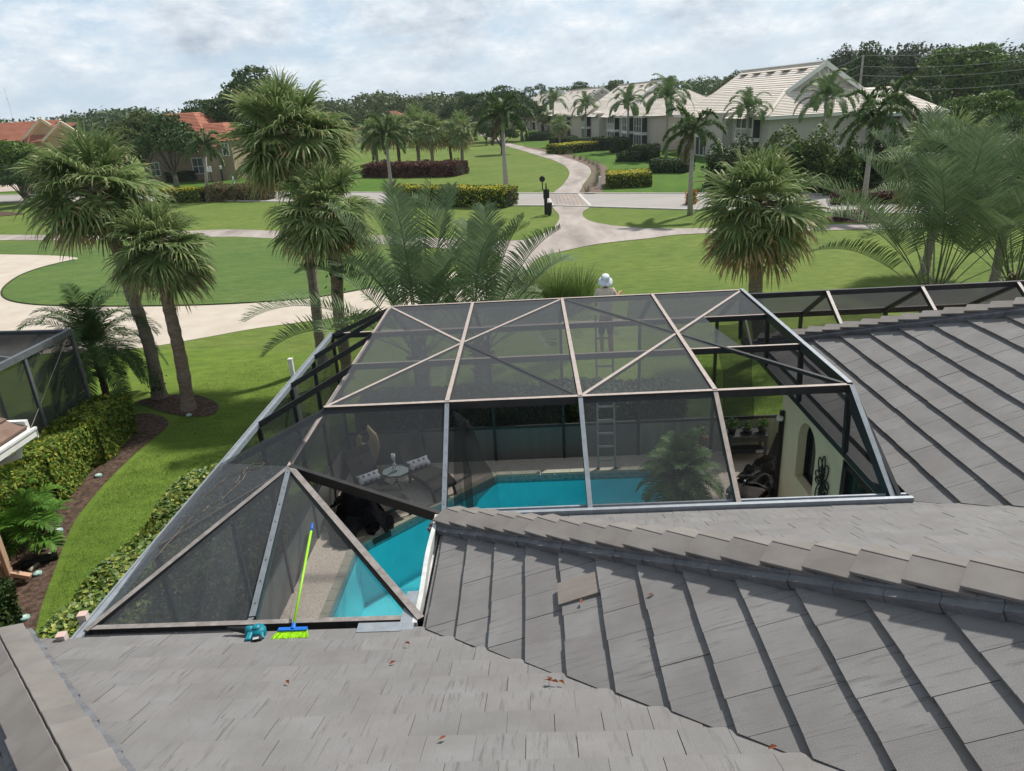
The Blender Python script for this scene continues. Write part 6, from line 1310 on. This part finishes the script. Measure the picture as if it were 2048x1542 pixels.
# potting bench with plants, urn on a wire stand
pb_ = thing('potting_bench', 'dark slatted two tier potting bench against the sunlit kick panel', 'bench', (4.42, 14.12, .045)); DW = mat('dark_slats', (.045, .048, .052), .6, .25, 5)
for z, nm in ((.60, 'top_shelf'), (.20, 'lower_shelf')):
    mb = MB()
    for k in range(4): mb.box((0, -.15+k*.1, z), (.82, .085, .022))
    mb.build(nm, DW, pb_)
mb = MB(); mb.box((0, -.2, .53), (.8, .025, .08)); mb.box((0, .2, .53), (.8, .025, .08)); mb.build('apron', DW, pb_)
for sx in (-1, 1):
    for sy in (-1, 1): mb = MB(); mb.box((sx*.38, sy*.18, .30), (.05, .05, .60)); mb.build('leg', DW, pb_)
HERB = [leafmat('herb_leaf', (.05, .11, .03), (.09, .17, .05), .2, .4), leafmat('herb_leaf_pale', (.14, .2, .08), (.2, .27, .1), .2, .3)]
def potted(label, base, r0, h0, fol, seed, potc, name='potted_plant', n=260, group=None):
    t = thing(name, label, 'potted plant', base, 0, group); mb = MB(); mb.lathe([(r0*.7, 0), (r0, h0), (r0*1.08, h0), (r0*1.08, h0*.86), (r0*.95, h0*.9), (r0*.9, h0*.92), (0, h0*.92)], n=16); mb.build('pot', potc, t, True)
    r = np.random.default_rng(seed); d = unit(r.normal(size=(n, 3))); P_ = d*np.array([fol, fol, fol*.8])*r.uniform(.4, 1, (n, 1))+np.array([0, 0, h0+fol*.7]); Q = Quads(); Q.add(leaf_arrays(P_, unit(d+r.normal(size=(n, 3))*.6+np.array([0, 0, .4])), r.uniform(.035, .075, n), r), (r.random(n) < .3).astype(np.int32)); Q.build('leaves', HERB, t); return t
TERR = mat('dark_clay', (.10, .055, .04), .8, .2, 6)
potted('bushy herb pot at the left end of the potting bench', (4.12, 14.12, .66), .10, .13, .16, 201, DW); potted('low pot of seedlings in the middle of the potting bench', (4.45, 14.12, .66), .12, .09, .11, 202, DW, n=160); potted('pale leaved pot overhanging the right end of the bench', (4.76, 14.10, .66), .10, .11, .14, 203, DW)
us = thing('urn_stand', 'curled wire plant stand with four bowed legs near the bench', 'plant stand', (3.41, 13.96, .045))
for i in range(4):
    a = i*math.pi/2+.7; c_, s_ = math.cos(a), math.sin(a); mb = MB(); mb.tube([(c_*.10, s_*.10, .42), (c_*.05, s_*.05, .33), (c_*.04, s_*.04, .25), (c_*.12, s_*.12, .20), (c_*.20, s_*.20, .10), (c_*.22, s_*.22, .0)], .011, 6); mb.build('leg', DFR, us)
mb = MB(); mb.tube([(math.cos(i*.5236)*.11, math.sin(i*.5236)*.11, .42) for i in range(13)], .01, 6); mb.build('ring', DFR, us)
potted('round bellied clay urn with a spiky plant on the wire stand', (3.41, 13.96, .47), .17, .24, .17, 204, TERR, 'urn')
potted('small low pot on the deck beside the wire stand', (3.12, 14.02, .045), .11, .14, .16, 205, TERR); potted('second low pot on the deck behind the pygmy date palm', (2.80, 14.1, .045), .10, .13, .14, 206, TERR)
# wall flower of bent metal
wf = thing('wall_flower', 'large black wrought metal flower hung on the cream wall beside the arch', 'wall decoration', (4.43, 10.17, 1.64)); mb = MB()
def petal(az, L_, w, curl=True):
    pts = []; 
    for i in range(17):
        t = i/16; a = math.pi*t; x = math.sin(a)*w*(1 if True else 0); pts.append((t, x))
    up = []; c_, s_ = math.cos(az), math.sin(az)
    loop = [(L_*(1-math.cos(math.pi*2*t))/2, w*math.sin(math.pi*2*t)*(.6+.4*math.sin(math.pi*t))) for t in [i/22 for i in range(23)]]
    mb.tube([(0, r_*s_+x_*c_, r_*c_-x_*s_) for r_, x_ in loop], .011, 5)
    loop = [(L_*.5+L_*.13*math.cos(t*5.5)*(1-t*.6), w*.45*math.sin(t*5.5)*(1-t*.5)) for t in [i/14 for i in range(15)]]; mb.tube([(0, r_*s_+x_*c_, r_*c_-x_*s_) for r_, x_ in loop], .007, 5)
for az, L_, w in ((0, .46, .07), (.42, .40, .09), (-.42, .40, .09), (math.pi, .46, .07), (math.pi-.42, .40, .09), (math.pi+.42, .40, .09), (1.35, .27, .08), (-1.35, .27, .08), (1.85, .25, .06), (-1.85, .25, .06)): petal(az, L_, w)
mb.build('petals', DFR, wf); mb = MB(); mb.lathe([(.04, -.02), (.04, .02), (0, .03)], n=12, M=Matrix.Rotation(R(90), 3, 'Y')); mb.build('centre', DFR, wf)
fl = thing('flood_light', 'round white flood light at the top of the black corner post', 'flood light', (4.36, 12.05, 1.92)); mb = MB(); mb.lathe([(.0, -.05), (.05, -.05), (.055, 0), (.05, .04), (0, .05)], n=16, M=Matrix.Rotation(R(-80), 3, 'Y')); mb.build('lamp_head', M['white'], fl, True); mb = MB(); mb.tube([(.0, .0, 0), (.05, .03, .02)], .015, 6); mb.build('bracket', M['black'], fl)
# ladder and the worker on it
ALU = mat('ladder_aluminium', (.22, .225, .23), .4, .15, 8, metal=.4); la = Vector((1.42, 13.88, .045)); lt_ = Vector((1.42, 14.40, 3.35)); ld = thing('ladder', 'aluminium ladder leaning from the pool deck to the far screen eave', 'ladder', la); dv = lt_-la
for sx in (-1, 1): mb = MB(); mb.bar((sx*.185, 0, 0), tuple(dv+Vector((sx*.165, 0, 0))), .035, .07, (0, -1, .2)); mb.build('rail', ALU, ld)
for k in range(11): t = (k+.7)/11.4; mb = MB(); mb.bar(tuple(dv*t+Vector((-.17, 0, 0))), tuple(dv*t+Vector((.17, 0, 0))), .04, .025, (0, -1, .2)); mb.build('rung', ALU, ld)
for sx in (-1, 1): mb = MB(); mb.box((sx*.185, 0, .02), (.05, .09, .04)); mb.build('foot', M['black'], ld)
def skin(name, nodes, edges, m, parent, root=0, sub=2):
    me = bpy.data.meshes.new(name); me.from_pydata([n[:3] for n in nodes], edges, []); o = bpy.data.objects.new(name, me); COL.objects.link(o); o.parent = parent; me.materials.append(m)
    sk_ = o.modifiers.new('skin', 'SKIN'); sk_.use_smooth_shade = True
    if not me.skin_vertices: me.skin_vertices.new() if hasattr(me.skin_vertices, 'new') else None
    for i, n in enumerate(nodes): rr_ = n[3] if isinstance(n[3], tuple) else (n[3], n[3]); me.skin_vertices[0].data[i].radius = rr_; me.skin_vertices[0].data[i].use_root = (i == root)
    ss = o.modifiers.new('sub', 'SUBSURF'); ss.levels = sub; ss.render_levels = sub; return o
SKINM = mat('skin', (.42, .22, .14), .6, .08, 20, spec=.3); SHIRT = mat('beige_shirt', (.66, .53, .44), .95, .08, 6, bump=.4, bscale=14); SHORT = mat('dark_shorts', (.025, .03, .045), .9, .2, 8)
pr_ = thing('person', 'worker in white bucket hat, beige shirt and dark shorts seen from behind on the ladder', 'person', (1.43, 14.02, 2.52)); pr_.scale = (.86, .95, 1.0)
nd = [(0, 0, .84, (.13, .10)), (0, .01, .98, (.125, .095)), (.0, .03, 1.14, (.135, .10)), (0, .05, 1.33, (.15, .10)), (0, .06, 1.42, (.10, .075)), (0, .075, 1.465, .052), (.005, .09, 1.50, .058), (.005, .10, 1.57, (.078, .092)), (.005, .10, 1.64, (.07, .085)), (.005, .10, 1.68, (.04, .05)),
  (-.17, .055, 1.40, .062), (-.215, .09, 1.23, .046), (-.215, .20, 1.08, .040), (-.16, .34, 1.10, .034), (-.13, .40, 1.12, .028),
  (.17, .055, 1.40, .062), (.235, .10, 1.25, .046), (.27, .19, 1.17, .041), (.33, .33, 1.235, .033), (.345, .385, 1.26, .027),
  (-.09, 0, .78, .085), (-.10, .03, .47, .058), (-.095, -.01, .28, .05), (-.095, -.02, .09, .034), (-.10, .06, .035, .035), (-.10, .15, .03, .028),
  (.09, 0, .78, .085), (.10, .04, .47, .058), (.10, .0, .28, .05), (.10, -.01, .09, .034), (.105, .07, .035, .035), (.105, .16, .03, .028)]
ed = [(0, 1), (1, 2), (2, 3), (3, 4), (4, 5), (5, 6), (6, 7), (7, 8), (8, 9), (3, 10), (10, 11), (11, 12), (12, 13), (13, 14), (3, 15), (15, 16), (16, 17), (17, 18), (18, 19), (0, 20), (20, 21), (21, 22), (22, 23), (23, 24), (24, 25), (0, 26), (26, 27), (27, 28), (28, 29), (29, 30), (30, 31)]
def hand(c, d, s):
    """palm with four bent fingers and a thumb leaving its side"""
    k = len(nd); c = Vector(c); d = Vector(d).normalized(); sd_ = Vector(s).normalized(); dn_ = Vector((0, 0, -1)); nd.append((*(c+d*.045), (.034, .016))); out = [(14 if s[0] > 0 else 19, k)]; nd.append((*(c+d*.085), (.036, .014))); out.append((k, k+1))
    for i, ln in enumerate((.060, .070, .066, .052)):
        b0 = c+d*.088+sd_*(-.027+.018*i); m_ = len(nd); p1 = b0+d*ln*.5+dn_*.004; p2 = p1+d*ln*.35+dn_*ln*.35; nd.extend([(*b0, .0095), (*p1, .009), (*p2, .0075)]); out += [(k+1, m_), (m_, m_+1), (m_+1, m_+2)]
    m_ = len(nd); b0 = c+d*.035-sd_*.035; p1 = b0+d*.03-sd_*.02+dn_*.01; nd.extend([(*b0, .012), (*p1, .0105), (*(p1+d*.025+dn_*.012), .0085)]); out += [(k, m_), (m_, m_+1), (m_+1, m_+2)]; return out
ed += hand((-.13, .40, 1.12), (.2, 1, .05), (1, 0, 0)); ed += hand((.345, .385, 1.26), (.6, .8, .25), (-.9, .5, 0))
bd = skin('body', nd, ed, SKINM, pr_, 0, 2)
sn = [(0, 0, .86, (.150, .118)), (0, .01, .99, (.145, .115)), (0, .03, 1.14, (.153, .118)), (0, .05, 1.33, (.165, .118)), (0, .06, 1.425, (.125, .09)), (0, .072, 1.46, (.07, .065)), (-.17, .055, 1.40, .078), (-.212, .085, 1.24, .068), (-.216, .13, 1.15, .064), (.17, .055, 1.40, .078), (.232, .09, 1.26, .068), (.25, .14, 1.20, .064)]
skin('shirt', sn, [(0, 1), (1, 2), (2, 3), (3, 4), (4, 5), (3, 6), (6, 7), (7, 8), (3, 9), (9, 10), (10, 11)], SHIRT, pr_)
skin('shorts', [(0, 0, .90, (.14, .108)), (0, 0, .80, (.13, .105)), (-.09, 0, .74, .102), (-.10, .02, .60, .086), (-.10, .03, .50, .080), (.09, 0, .74, .102), (.10, .02, .60, .086), (.10, .035, .50, .080)], [(0, 1), (1, 2), (2, 3), (3, 4), (1, 5), (5, 6), (6, 7)], SHORT, pr_)
for sx in (-1, 1): skin('boot', [(sx*.1, -.02, .14, .046), (sx*.1, -.015, .06, .045), (sx*.1, .07, .035, .042), (sx*.102, .16, .032, .036)], [(0, 1), (1, 2), (2, 3)], M['black'], pr_, 0, 1)
HATM = mat('white_hat', (.66, .69, .74), .9, .06, 8); Mh = Matrix.Rotation(R(24), 3, 'X'); mb = MB()
mb.lathe([(.165, -.035), (.168, -.03), (.15, -.005), (.115, .02), (.098, .035), (.096, .085), (.086, .115), (.05, .128), (0, .130)], (.005, .10, 1.60), 32, 0, Mh, lambda i, t: (.018*math.sin(3*t+.5)+.008*math.sin(7*t)) if i < 3 else 0); ht = mb.build('hat', HATM, pr_, True); mb = MB(); mb.lathe([(.101, .034), (.102, .052), (.099, .053)], (.005, .10, 1.62), 24, 0, Mh); mb.build('hat_band', mat('grey_band', (.12, .15, .18), .8), ht)
mb = MB(); 
for sx in (-1, 1): mb.lathe([(0, -.03), (.012, -.02), (.014, 0), (.01, .025), (0, .03)], (.005+sx*.082, .10, 1.55), 8)
mb.build('ears', SKINM, pr_, True)
mb = MB(); mb.box((.005, .195, 1.55), (.018, .03, .045)); mb.box((.005, .185, 1.515), (.05, .012, .008)); mb.box((-.028, .184, 1.575), (.022, .01, .01)); mb.box((.038, .184, 1.575), (.022, .01, .01)); mb.build('face', SKINM, pr_, bevel=.004)

# ================================================================ leaf blower and broom by the roof edge
TEAL = mat('teal_plastic', (.0, .20, .27), .45, .1, 5, spec=.4); bw = g(500, 1262, 3.28); lb = thing('leaf_blower', 'teal cordless leaf blower with black nozzle resting on the frame by the broom', 'leaf blower', (bw.x, bw.y, 3.20), R(8))
mb = MB(); mb.tube([(-.22, .10, .06), (-.14, .075, .06), (-.05, .045, .06), (-.02, .035, .06)], [.018, .022, .034, .038], 14); mb.build('nozzle', M['black'], lb, True)
mb = MB(); mb.tube([(-.04, .04, .06), (.0, .03, .06), (.03, .03, .06)], [.040, .044, .03], 14); mb.lathe([(0, 0), (.062, .0), (.075, .012), (.078, .05), (.066, .075), (.035, .085), (.03, .10), (0, .10)], (.055, .02, .01), 22); mb.build('fan_housing', TEAL, lb, True)
mb = MB(); mb.lathe([(.036, .085), (.036, .092), (0, .092)], (.055, .02, .01), 16); mb.build('air_intake', M['black'], lb)
mb = MB(); mb.bar((.01, -.02, .06), (.0, -.11, .05), .05, .07); mb.bar((.0, -.11, .03), (.10, -.10, .03), .05, .06); mb.bar((.10, -.02, .06), (.12, -.09, .05), .035, .035); mb.build('handle', TEAL, lb, bevel=.012)
mb = MB(); mb.box((.075, -.10, .055), (.085, .06, .055), R(6)); mb.build('battery', M['black'], lb, bevel=.008); mb = MB(); mb.box((.075, -.12, .09), (.05, .028, .004), R(6)); mb.build('battery_label', mat('label_grey', (.35, .37, .38), .6), lb)
LIME = mat('lime_plastic', (.28, .62, .02), .45, .08, 4, spec=.4); BLUE = mat('blue_plastic', (.01, .14, .55), .4, .1, 4, spec=.4); LBR = mat('lime_bristle', (.38, .70, .02), .7, .25, 30, island=.25)
h0 = g(586, 1258, 3.26); nE = (Vector(Sx)-Vector(En)).cross(Vector(Rr)-Vector(En)).normalized(); nE = nE if nE.z > 0 else -nE
tp = gp(625, 1048, np.array(En)+np.array(nE)*.10, np.array(nE)); br = thing('broom', 'lime green push broom with blue collar leaning on the triangular screen', 'broom', (h0.x, h0.y, 3.26)); dh = tp-Vector((h0.x, h0.y, 3.26)); du = dh.normalized()
mb = MB(); mb.tube([du*.05, dh-du*.11], .0125, 10); mb.build('handle', LIME, br, True); mb = MB(); mb.tube([dh-du*.11, dh], [.0155, .013], 10); mb.build('grip', BLUE, br, True); mb = MB(); mb.tube([du*-.005, du*.06], [.024, .017], 10); mb.box((0, -.005, .0), (.26, .04, .022)); mb.build('collar', BLUE, br)
r = random.Random(4); mb = MB()
for i in range(46):
    for j in range(4):
        x = (-.5+(i+.5)/46)*.25; y = -.022+j*.012; fx = x*1.36+r.uniform(-.006, .006); mb.tube([(x, y, -.005), (fx, y-.125+r.uniform(-.01, .01), -.045+j*.012+r.uniform(-.006, .006))], [.0038, .0036], 3, cap=False)
mb.build('bristles', LBR, br)
# eave bracket ends left of the cage
WD = mat('weathered_wood_white', (.45, .40, .37), .85, .2, 5, col2=(.58, .50, .46))
for x, y, lbz in ((172, 1250, 'upper whitewashed timber block end standing beside the left eave gutter'), (130, 1292, 'lower whitewashed timber block end beside the left eave gutter')):
    p = g(x, y, 3.12); mb = MB(); mb.box((0, 0, 0), (.075, .075, .26), R(10)); mb.box((0, 0, .132), (.082, .082, .006), R(10), 1); o = mb.build('timber_block', [WD, mat('pink_paint', (.55, .40, .36), .8)], bevel=.004); o.location = p; tag(o, lbz, 'timber block', 'timber block ends at the left eave')
# dead vines on the screen
for i, (a, b, lbl) in enumerate((((575, 895), (405, 990), 'long dry vine clinging to the sloping screen, upper strand'), ((560, 900), (470, 960), 'short dry vine between the two long strands'), ((500, 940), (310, 1110), 'long dry vine clinging to the sloping screen, lower strand'))):
    n_ = (Vector((XL, 6.69, zg2))-Vector(EZ)).cross(Vector((XL, 8.55, zg2))-Vector(EZ)).normalized(); n_ = n_ if n_.z > 0 else -n_
    r = random.Random(i); pts = []; 
    for k in range(25): t = k/24; pts.append(gp(a[0]+(b[0]-a[0])*t+r.uniform(-1.6, 1.6), a[1]+(b[1]-a[1])*t+r.uniform(-1.5, 1.5)+8*math.sin(t*7), np.array([XL, 6.69, zg2])+np.array(n_)*.012, np.array(n_)))
    mb = MB(); p0 = pts[0]; mb.tube([p-p0 for p in pts], .004, 4)
    for k in range(3, 24, 2): q_ = pts[k]-p0; mb.tube([q_, q_+Vector((r.uniform(-.05, .05), r.uniform(-.05, .05), .01))], .0025, 3)
    o = mb.build('dry_vine', mat('dry_stem', (.17, .135, .105), .9)); o.location = p0; tag(o, lbl, 'dry vine', 'dry vines on the sloping screen')
# dry leaves on the roof
LEAFR = mat('dry_leaf', (.16, .045, .02), .8, .3, 30, col2=(.26, .09, .04))
for i, (x, y, pl, lbl) in enumerate(((1301, 1191, 0, 'curled brown leaf on the tiles under the ridge caps'), (1163, 1204, 0, 'tiny red leaf on the slipped tile'), (1110, 1365, 1, 'clump of red leaves caught in the valley'), (885, 1478, 1, 'brown leaf on the lower left roof slope near the bottom edge'), (575, 1366, 1, 'small dark leaf on the lower left slope'), (785, 1327, 1, 'pair of reddish leaves near the top of the lower slope'), (815, 1288, 1, 'scrap of red leaf at the corner flashing'), (1545, 1497, 1, 'dry leaf litter at the lower end of the valley'))):
    p = gp(x, y, (-1.12, 0, ZE+.05) if pl == 0 else (0, 5.2, ZE+.045), nX if pl == 0 else np.array([0, PM, 1.])); r = random.Random(i+50); mb = MB()
    for k in range(4 if i == 2 else 1):
        ox, oy = (r.uniform(-.05, .05), r.uniform(-.03, .03)) if k else (0, 0); a = r.uniform(0, 6); s = .02; c_, s_ = math.cos(a)*s, math.sin(a)*s; mb.face([(ox-c_*1.4, oy-s_*1.4, .006), (ox-c_*.3+s_*.6, oy-s_*.3-c_*.6, .014), (ox+c_*1.5, oy+s_*1.5, .01)]); mb.face([(ox-c_*1.4, oy-s_*1.4, .006), (ox+c_*1.5, oy+s_*1.5, .01), (ox-s_*.7, oy+c_*.7, .02)])
    o = mb.build('dry_leaf', LEAFR); o.location = p; tag(o, lbl, 'dry leaf', 'dry leaves on the tiled roof')
# sprinkler and drain caps
for x, y, lbl in ((197, 952, 'pale blue sprinkler cap at the edge of the mulch, farthest up'), (118, 1062, 'oval teal sprinkler cap in the mulch by the bamboo palm'), (50, 1237, 'teal sprinkler cap by the small dark bush'), (378, 831, 'small pale cap at the near edge of the round mulch ring'), (75, 1148, 'tiny blue cap by the dirty pipe')):
    t = thing('sprinkler_cap', lbl, 'sprinkler cap', g(x, y, .03), 0, 'sprinkler caps'); mb = MB(); mb.lathe([(.075, 0), (.075, .03), (.065, .04), (0, .04)], n=20); mb.build('lid', mat('teal_cap', (.30, .50, .46), .6, .2, 20), t); mb = MB(); mb.lathe([(.03, .04), (.03, .046), (0, .046)], n=12); mb.build('nozzle', M['white'], t)
# white post in the lawn
p = g(593, 800); t = thing('white_post', 'slim square white post standing on the lawn left of the cage', 'post', (gy(592, 760, 16).x-.05, 16, 0)); zt_ = gy(586, 718, 16).z; mb = MB(); mb.box((0, 0, zt_/2), (.09, .09, zt_)); mb.build('shaft', M['white'], t); mb = MB(); mb.box((0, 0, zt_+.008), (.11, .11, .016)); mb.build('cap', M['white'], t)
# golf and street furniture
def post_thing(name, label, cat, base, parts, group=None):
    t = thing(name, label, cat, base, 0, group)
    for nm, fn, m_ in parts: mb = MB(); fn(mb); mb.build(nm, m_, t)
    return t
b = g(1094, 430); post_thing('notice_board', 'dark green notice board with finial on a post beside the path crossing', 'sign', b, (('post', lambda m: m.tube([(0, 0, 0), (0, 0, 2.0)], .055, 8), M['black']), ('board', lambda m: m.box((0, 0, 1.45), (.42, .08, .62)), M['black']), ('finial', lambda m: m.lathe([(0, 0), (.06, .05), (.03, .12), (0, .25)], (0, 0, 2.0), 10), M['black'])))
b = g(1099, 431); post_thing('litter_bin', 'dark litter bin hung on a post right of the notice board', 'litter bin', b, (('body', lambda m: m.lathe([(.16, .12), (.21, .82), (.23, .84), (.23, .88), (0, .88)], n=14), M['black']), ('stand', lambda m: m.box((0, 0, .06), (.2, .2, .12)), M['black'])))
b = g(1091, 429); post_thing('ball_washer', 'slim black ball washer post left of the litter bin', 'ball washer', b, (('post', lambda m: m.box((0, 0, .6), (.13, .13, 1.2)), M['black']), ('cap', lambda m: m.box((0, 0, 1.23), (.18, .18, .08)), M['black'])))
b = g(1085, 380); post_thing('path_sign', 'small round black sign on a post across the road', 'sign', b, (('post', lambda m: m.tube([(0, 0, 0), (0, 0, 1.25)], .05, 8), M['black']), ('disc', lambda m: m.lathe([(.26, -.03), (.26, .03), (0, .03)], (0, 0, .95), 18, 0, Matrix.Rotation(R(90), 3, 'X')), M['black'])))
b = g(1200, 377); post_thing('bollard', 'white marker bollard in the mulch at the golden box hedge', 'bollard', b, (('shaft', lambda m: m.box((0, 0, .48), (.2, .2, .96)), M['white']), ('cap', lambda m: m.prism([(-.11, -.11), (.11, -.11), (.11, .11), (-.11, .11)], .96, 1.02), M['white'])))
b = g(429, 380); sp = thing('speed_sign', 'white speed limit sign on a dark post behind the flowering shrubs', 'sign', b, R(12)); mb = MB(); mb.tube([(0, 0, 0), (-.1, 0, 2.6)], .05, 8); mb.build('post', M['black'], sp); mb = MB(); mb.box((-.1, -.05, 2.35), (.46, .03, .62)); sg_ = mb.build('plate', M['white'], sp)
def text(s, size, loc, rot, m, parent, name='lettering'):
    cu = bpy.data.curves.new(name, 'FONT'); cu.body = s; cu.size = size; cu.align_x = 'CENTER'; cu.extrude = .002; tmp = bpy.data.objects.new(name, cu); me = bpy.data.meshes.new_from_object(tmp); me.materials.clear(); me.materials.append(m); o = bpy.data.objects.new(name, me); COL.objects.link(o); o.location = loc; o.rotation_euler = rot; o.parent = parent; return o
text('15', .36, (-.1, -.072, 2.12), (R(90), 0, 0), M['black'], sg_); text('SPEED', .11, (-.1, -.072, 2.53), (R(90), 0, 0), M['black'], sg_); text('LIMIT', .11, (-.1, -.072, 2.43), (R(90), 0, 0), M['black'], sg_)
for x, y, lbl in ((1571, 543, 'white tee marker ball on the fairway right of the broad fan palm'), (1556, 503, 'second white tee marker half hidden by the broad fan palm')):
    p = g(x, y); t = thing('tee_marker', lbl, 'tee marker', p, 0, 'tee markers'); mb = MB(); mb.lathe([(0, 0), (.07, .03), (.095, .09), (.07, .15), (0, .18)], n=14); mb.build('ball', M['white'], t, True); mb = MB(); mb.tube([(0, 0, -.03), (0, 0, .02)], .02, 6); mb.build('spike', M['black'], t)
p = g(468, 368); post_thing('lawn_statue', 'small white marker post on the grass behind the flowering shrubs', 'marker', p, (('shaft', lambda m: m.box((0, 0, .35), (.16, .16, .7)), M['white']), ('top', lambda m: m.lathe([(.08, 0), (.1, .1), (0, .2)], (0, 0, .7), 10), M['white'])))
p = g(446, 362); post_thing('lamp_post', 'short dark garden lamp with white top by the red roofed house', 'lamp', p, (('post', lambda m: m.tube([(0, 0, 0), (0, 0, 1.5)], .12, 8), M['black']), ('lantern', lambda m: m.lathe([(.12, 0), (.2, .35), (0, .5)], (0, 0, 1.5), 10), M['white'])))
# power pole and lines
py = gy(1727, 110, 105); pl = thing('power_pole', 'grey power pole with four wires behind the right end of the largest roof', 'power pole', (py.x, 105, 0)); mb = MB(); mb.tube([(0, 0, 0), (0, 0, py.z)], [.22, .14], 8); mb.build('pole', mat('grey_wood', (.26, .25, .24), .9), pl)
for (z0, dx, x1_, y1_) in ((0, 0, 2100, 82), (-1.3, -.5, 2100, 112), (-2.4, -.5, 2100, 132), (-4.0, 0, 2100, 160)):
    a = Vector((py.x+dx, 105, py.z+z0)); b = gy(x1_, y1_, 92); c_ = gy(1630, 140-z0*13, 135); sag = []
    for (u_, w_) in ((a, b), (a, c_)):
        pts = [u_.lerp(w_, t/12)+Vector((0, 0, -1.1*4*(t/12)*(1-t/12)*.5)) for t in range(13)]; mb = MB(); mb.tube([p-Vector((py.x, 105, 0)) for p in pts], .03, 4); mb.build('wire', mat('wire_grey', (.2, .22, .2), .7), pl)
mb = MB(); mb.box((0, 0, -.0), (.01, .01, .01))
# radio mast far left
p = gy(8, 175, 300); t = thing('radio_mast', 'very thin distant radio mast at the upper left', 'mast', (p.x, 300, 0)); mb = MB(); mb.tube([(0, 0, 0), (0, 0, p.z)], .05, 4); mb.build('mast', mat('mast_red', (.4, .35, .35), .8), t); mb = MB(); mb.lathe([(0, 0), (.3, .4), (0, .8)], (0, 0, p.z*.82), 6); mb.build('beacon', M['white'], t)
# white car in the driveway
cr = thing('parked_car', 'white saloon car parked in the driveway at the left edge', 'car', g(8, 369)+Vector((0, 0, .03)), R(-4)); CW = mat('white_car_paint', (.70, .71, .72), .25, .03, 2, spec=.6)
body = [(-2.2, .35), (-2.25, .7), (-2.1, .92), (-1.5, .98), (-1.0, 1.38), (-.3, 1.46), (.5, 1.44), (1.15, 1.02), (1.9, .88), (2.2, .72), (2.25, .4), (2.1, .28), (-2.1, .28)]
mb = MB(); mb.extrude([(x, -.85, z) for x, z in body], (0, 1.7, 0)); mb.build('body', CW, cr, bevel=.08); mb = MB(); mb.extrude([(x, -.868, z) for x, z in ((-1.35, 1.0), (-.92, 1.33), (-.3, 1.4), (.45, 1.38), (.98, 1.03))], (0, 1.736, 0)); mb.build('window', BLU, cr)
for x in (-1.4, 1.4):
    for s in (-1, 1): mb = MB(); mb.lathe([(.0, -.1), (.33, -.1), (.34, 0), (.33, .1), (0, .1)], (x, s*.8, .34), 18, 0, Matrix.Rotation(R(90), 3, 'X')); w_ = mb.build('wheel', M['black'], cr); mb = MB(); mb.lathe([(0, -.115), (.2, -.112), (.2, .112), (0, .115)], (x, s*.8, .34), 14, 0, Matrix.Rotation(R(90), 3, 'X')); mb.build('rim', M['silver'], w_)
for y in (-.6, .6): mb = MB(); mb.box((2.2, y, .68), (.12, .36, .16)); mb.build('headlight', mat('lamp_glass', (.6, .62, .65), .1), cr)
# ================================================================ damp summer air
hz = MB(); hz.box2((-900, -60, -1), (900, 700, 40)); hz = hz.build('haze', None); hz['kind'] = 'stuff'
hm = bpy.data.materials.new('haze'); hm.use_nodes = True; nt = hm.node_tree; nt.nodes.clear(); o_ = nt.nodes.new('ShaderNodeOutputMaterial'); pv_ = nt.nodes.new('ShaderNodeVolumePrincipled')
pv_.inputs['Color'].default_value = (.80, .87, .95, 1); pv_.inputs['Density'].default_value = .00018; pv_.inputs['Anisotropy'].default_value = .2; nt.links.new(pv_.outputs[0], o_.inputs['Volume'])
hz.data.materials.clear(); hz.data.materials.append(hm)
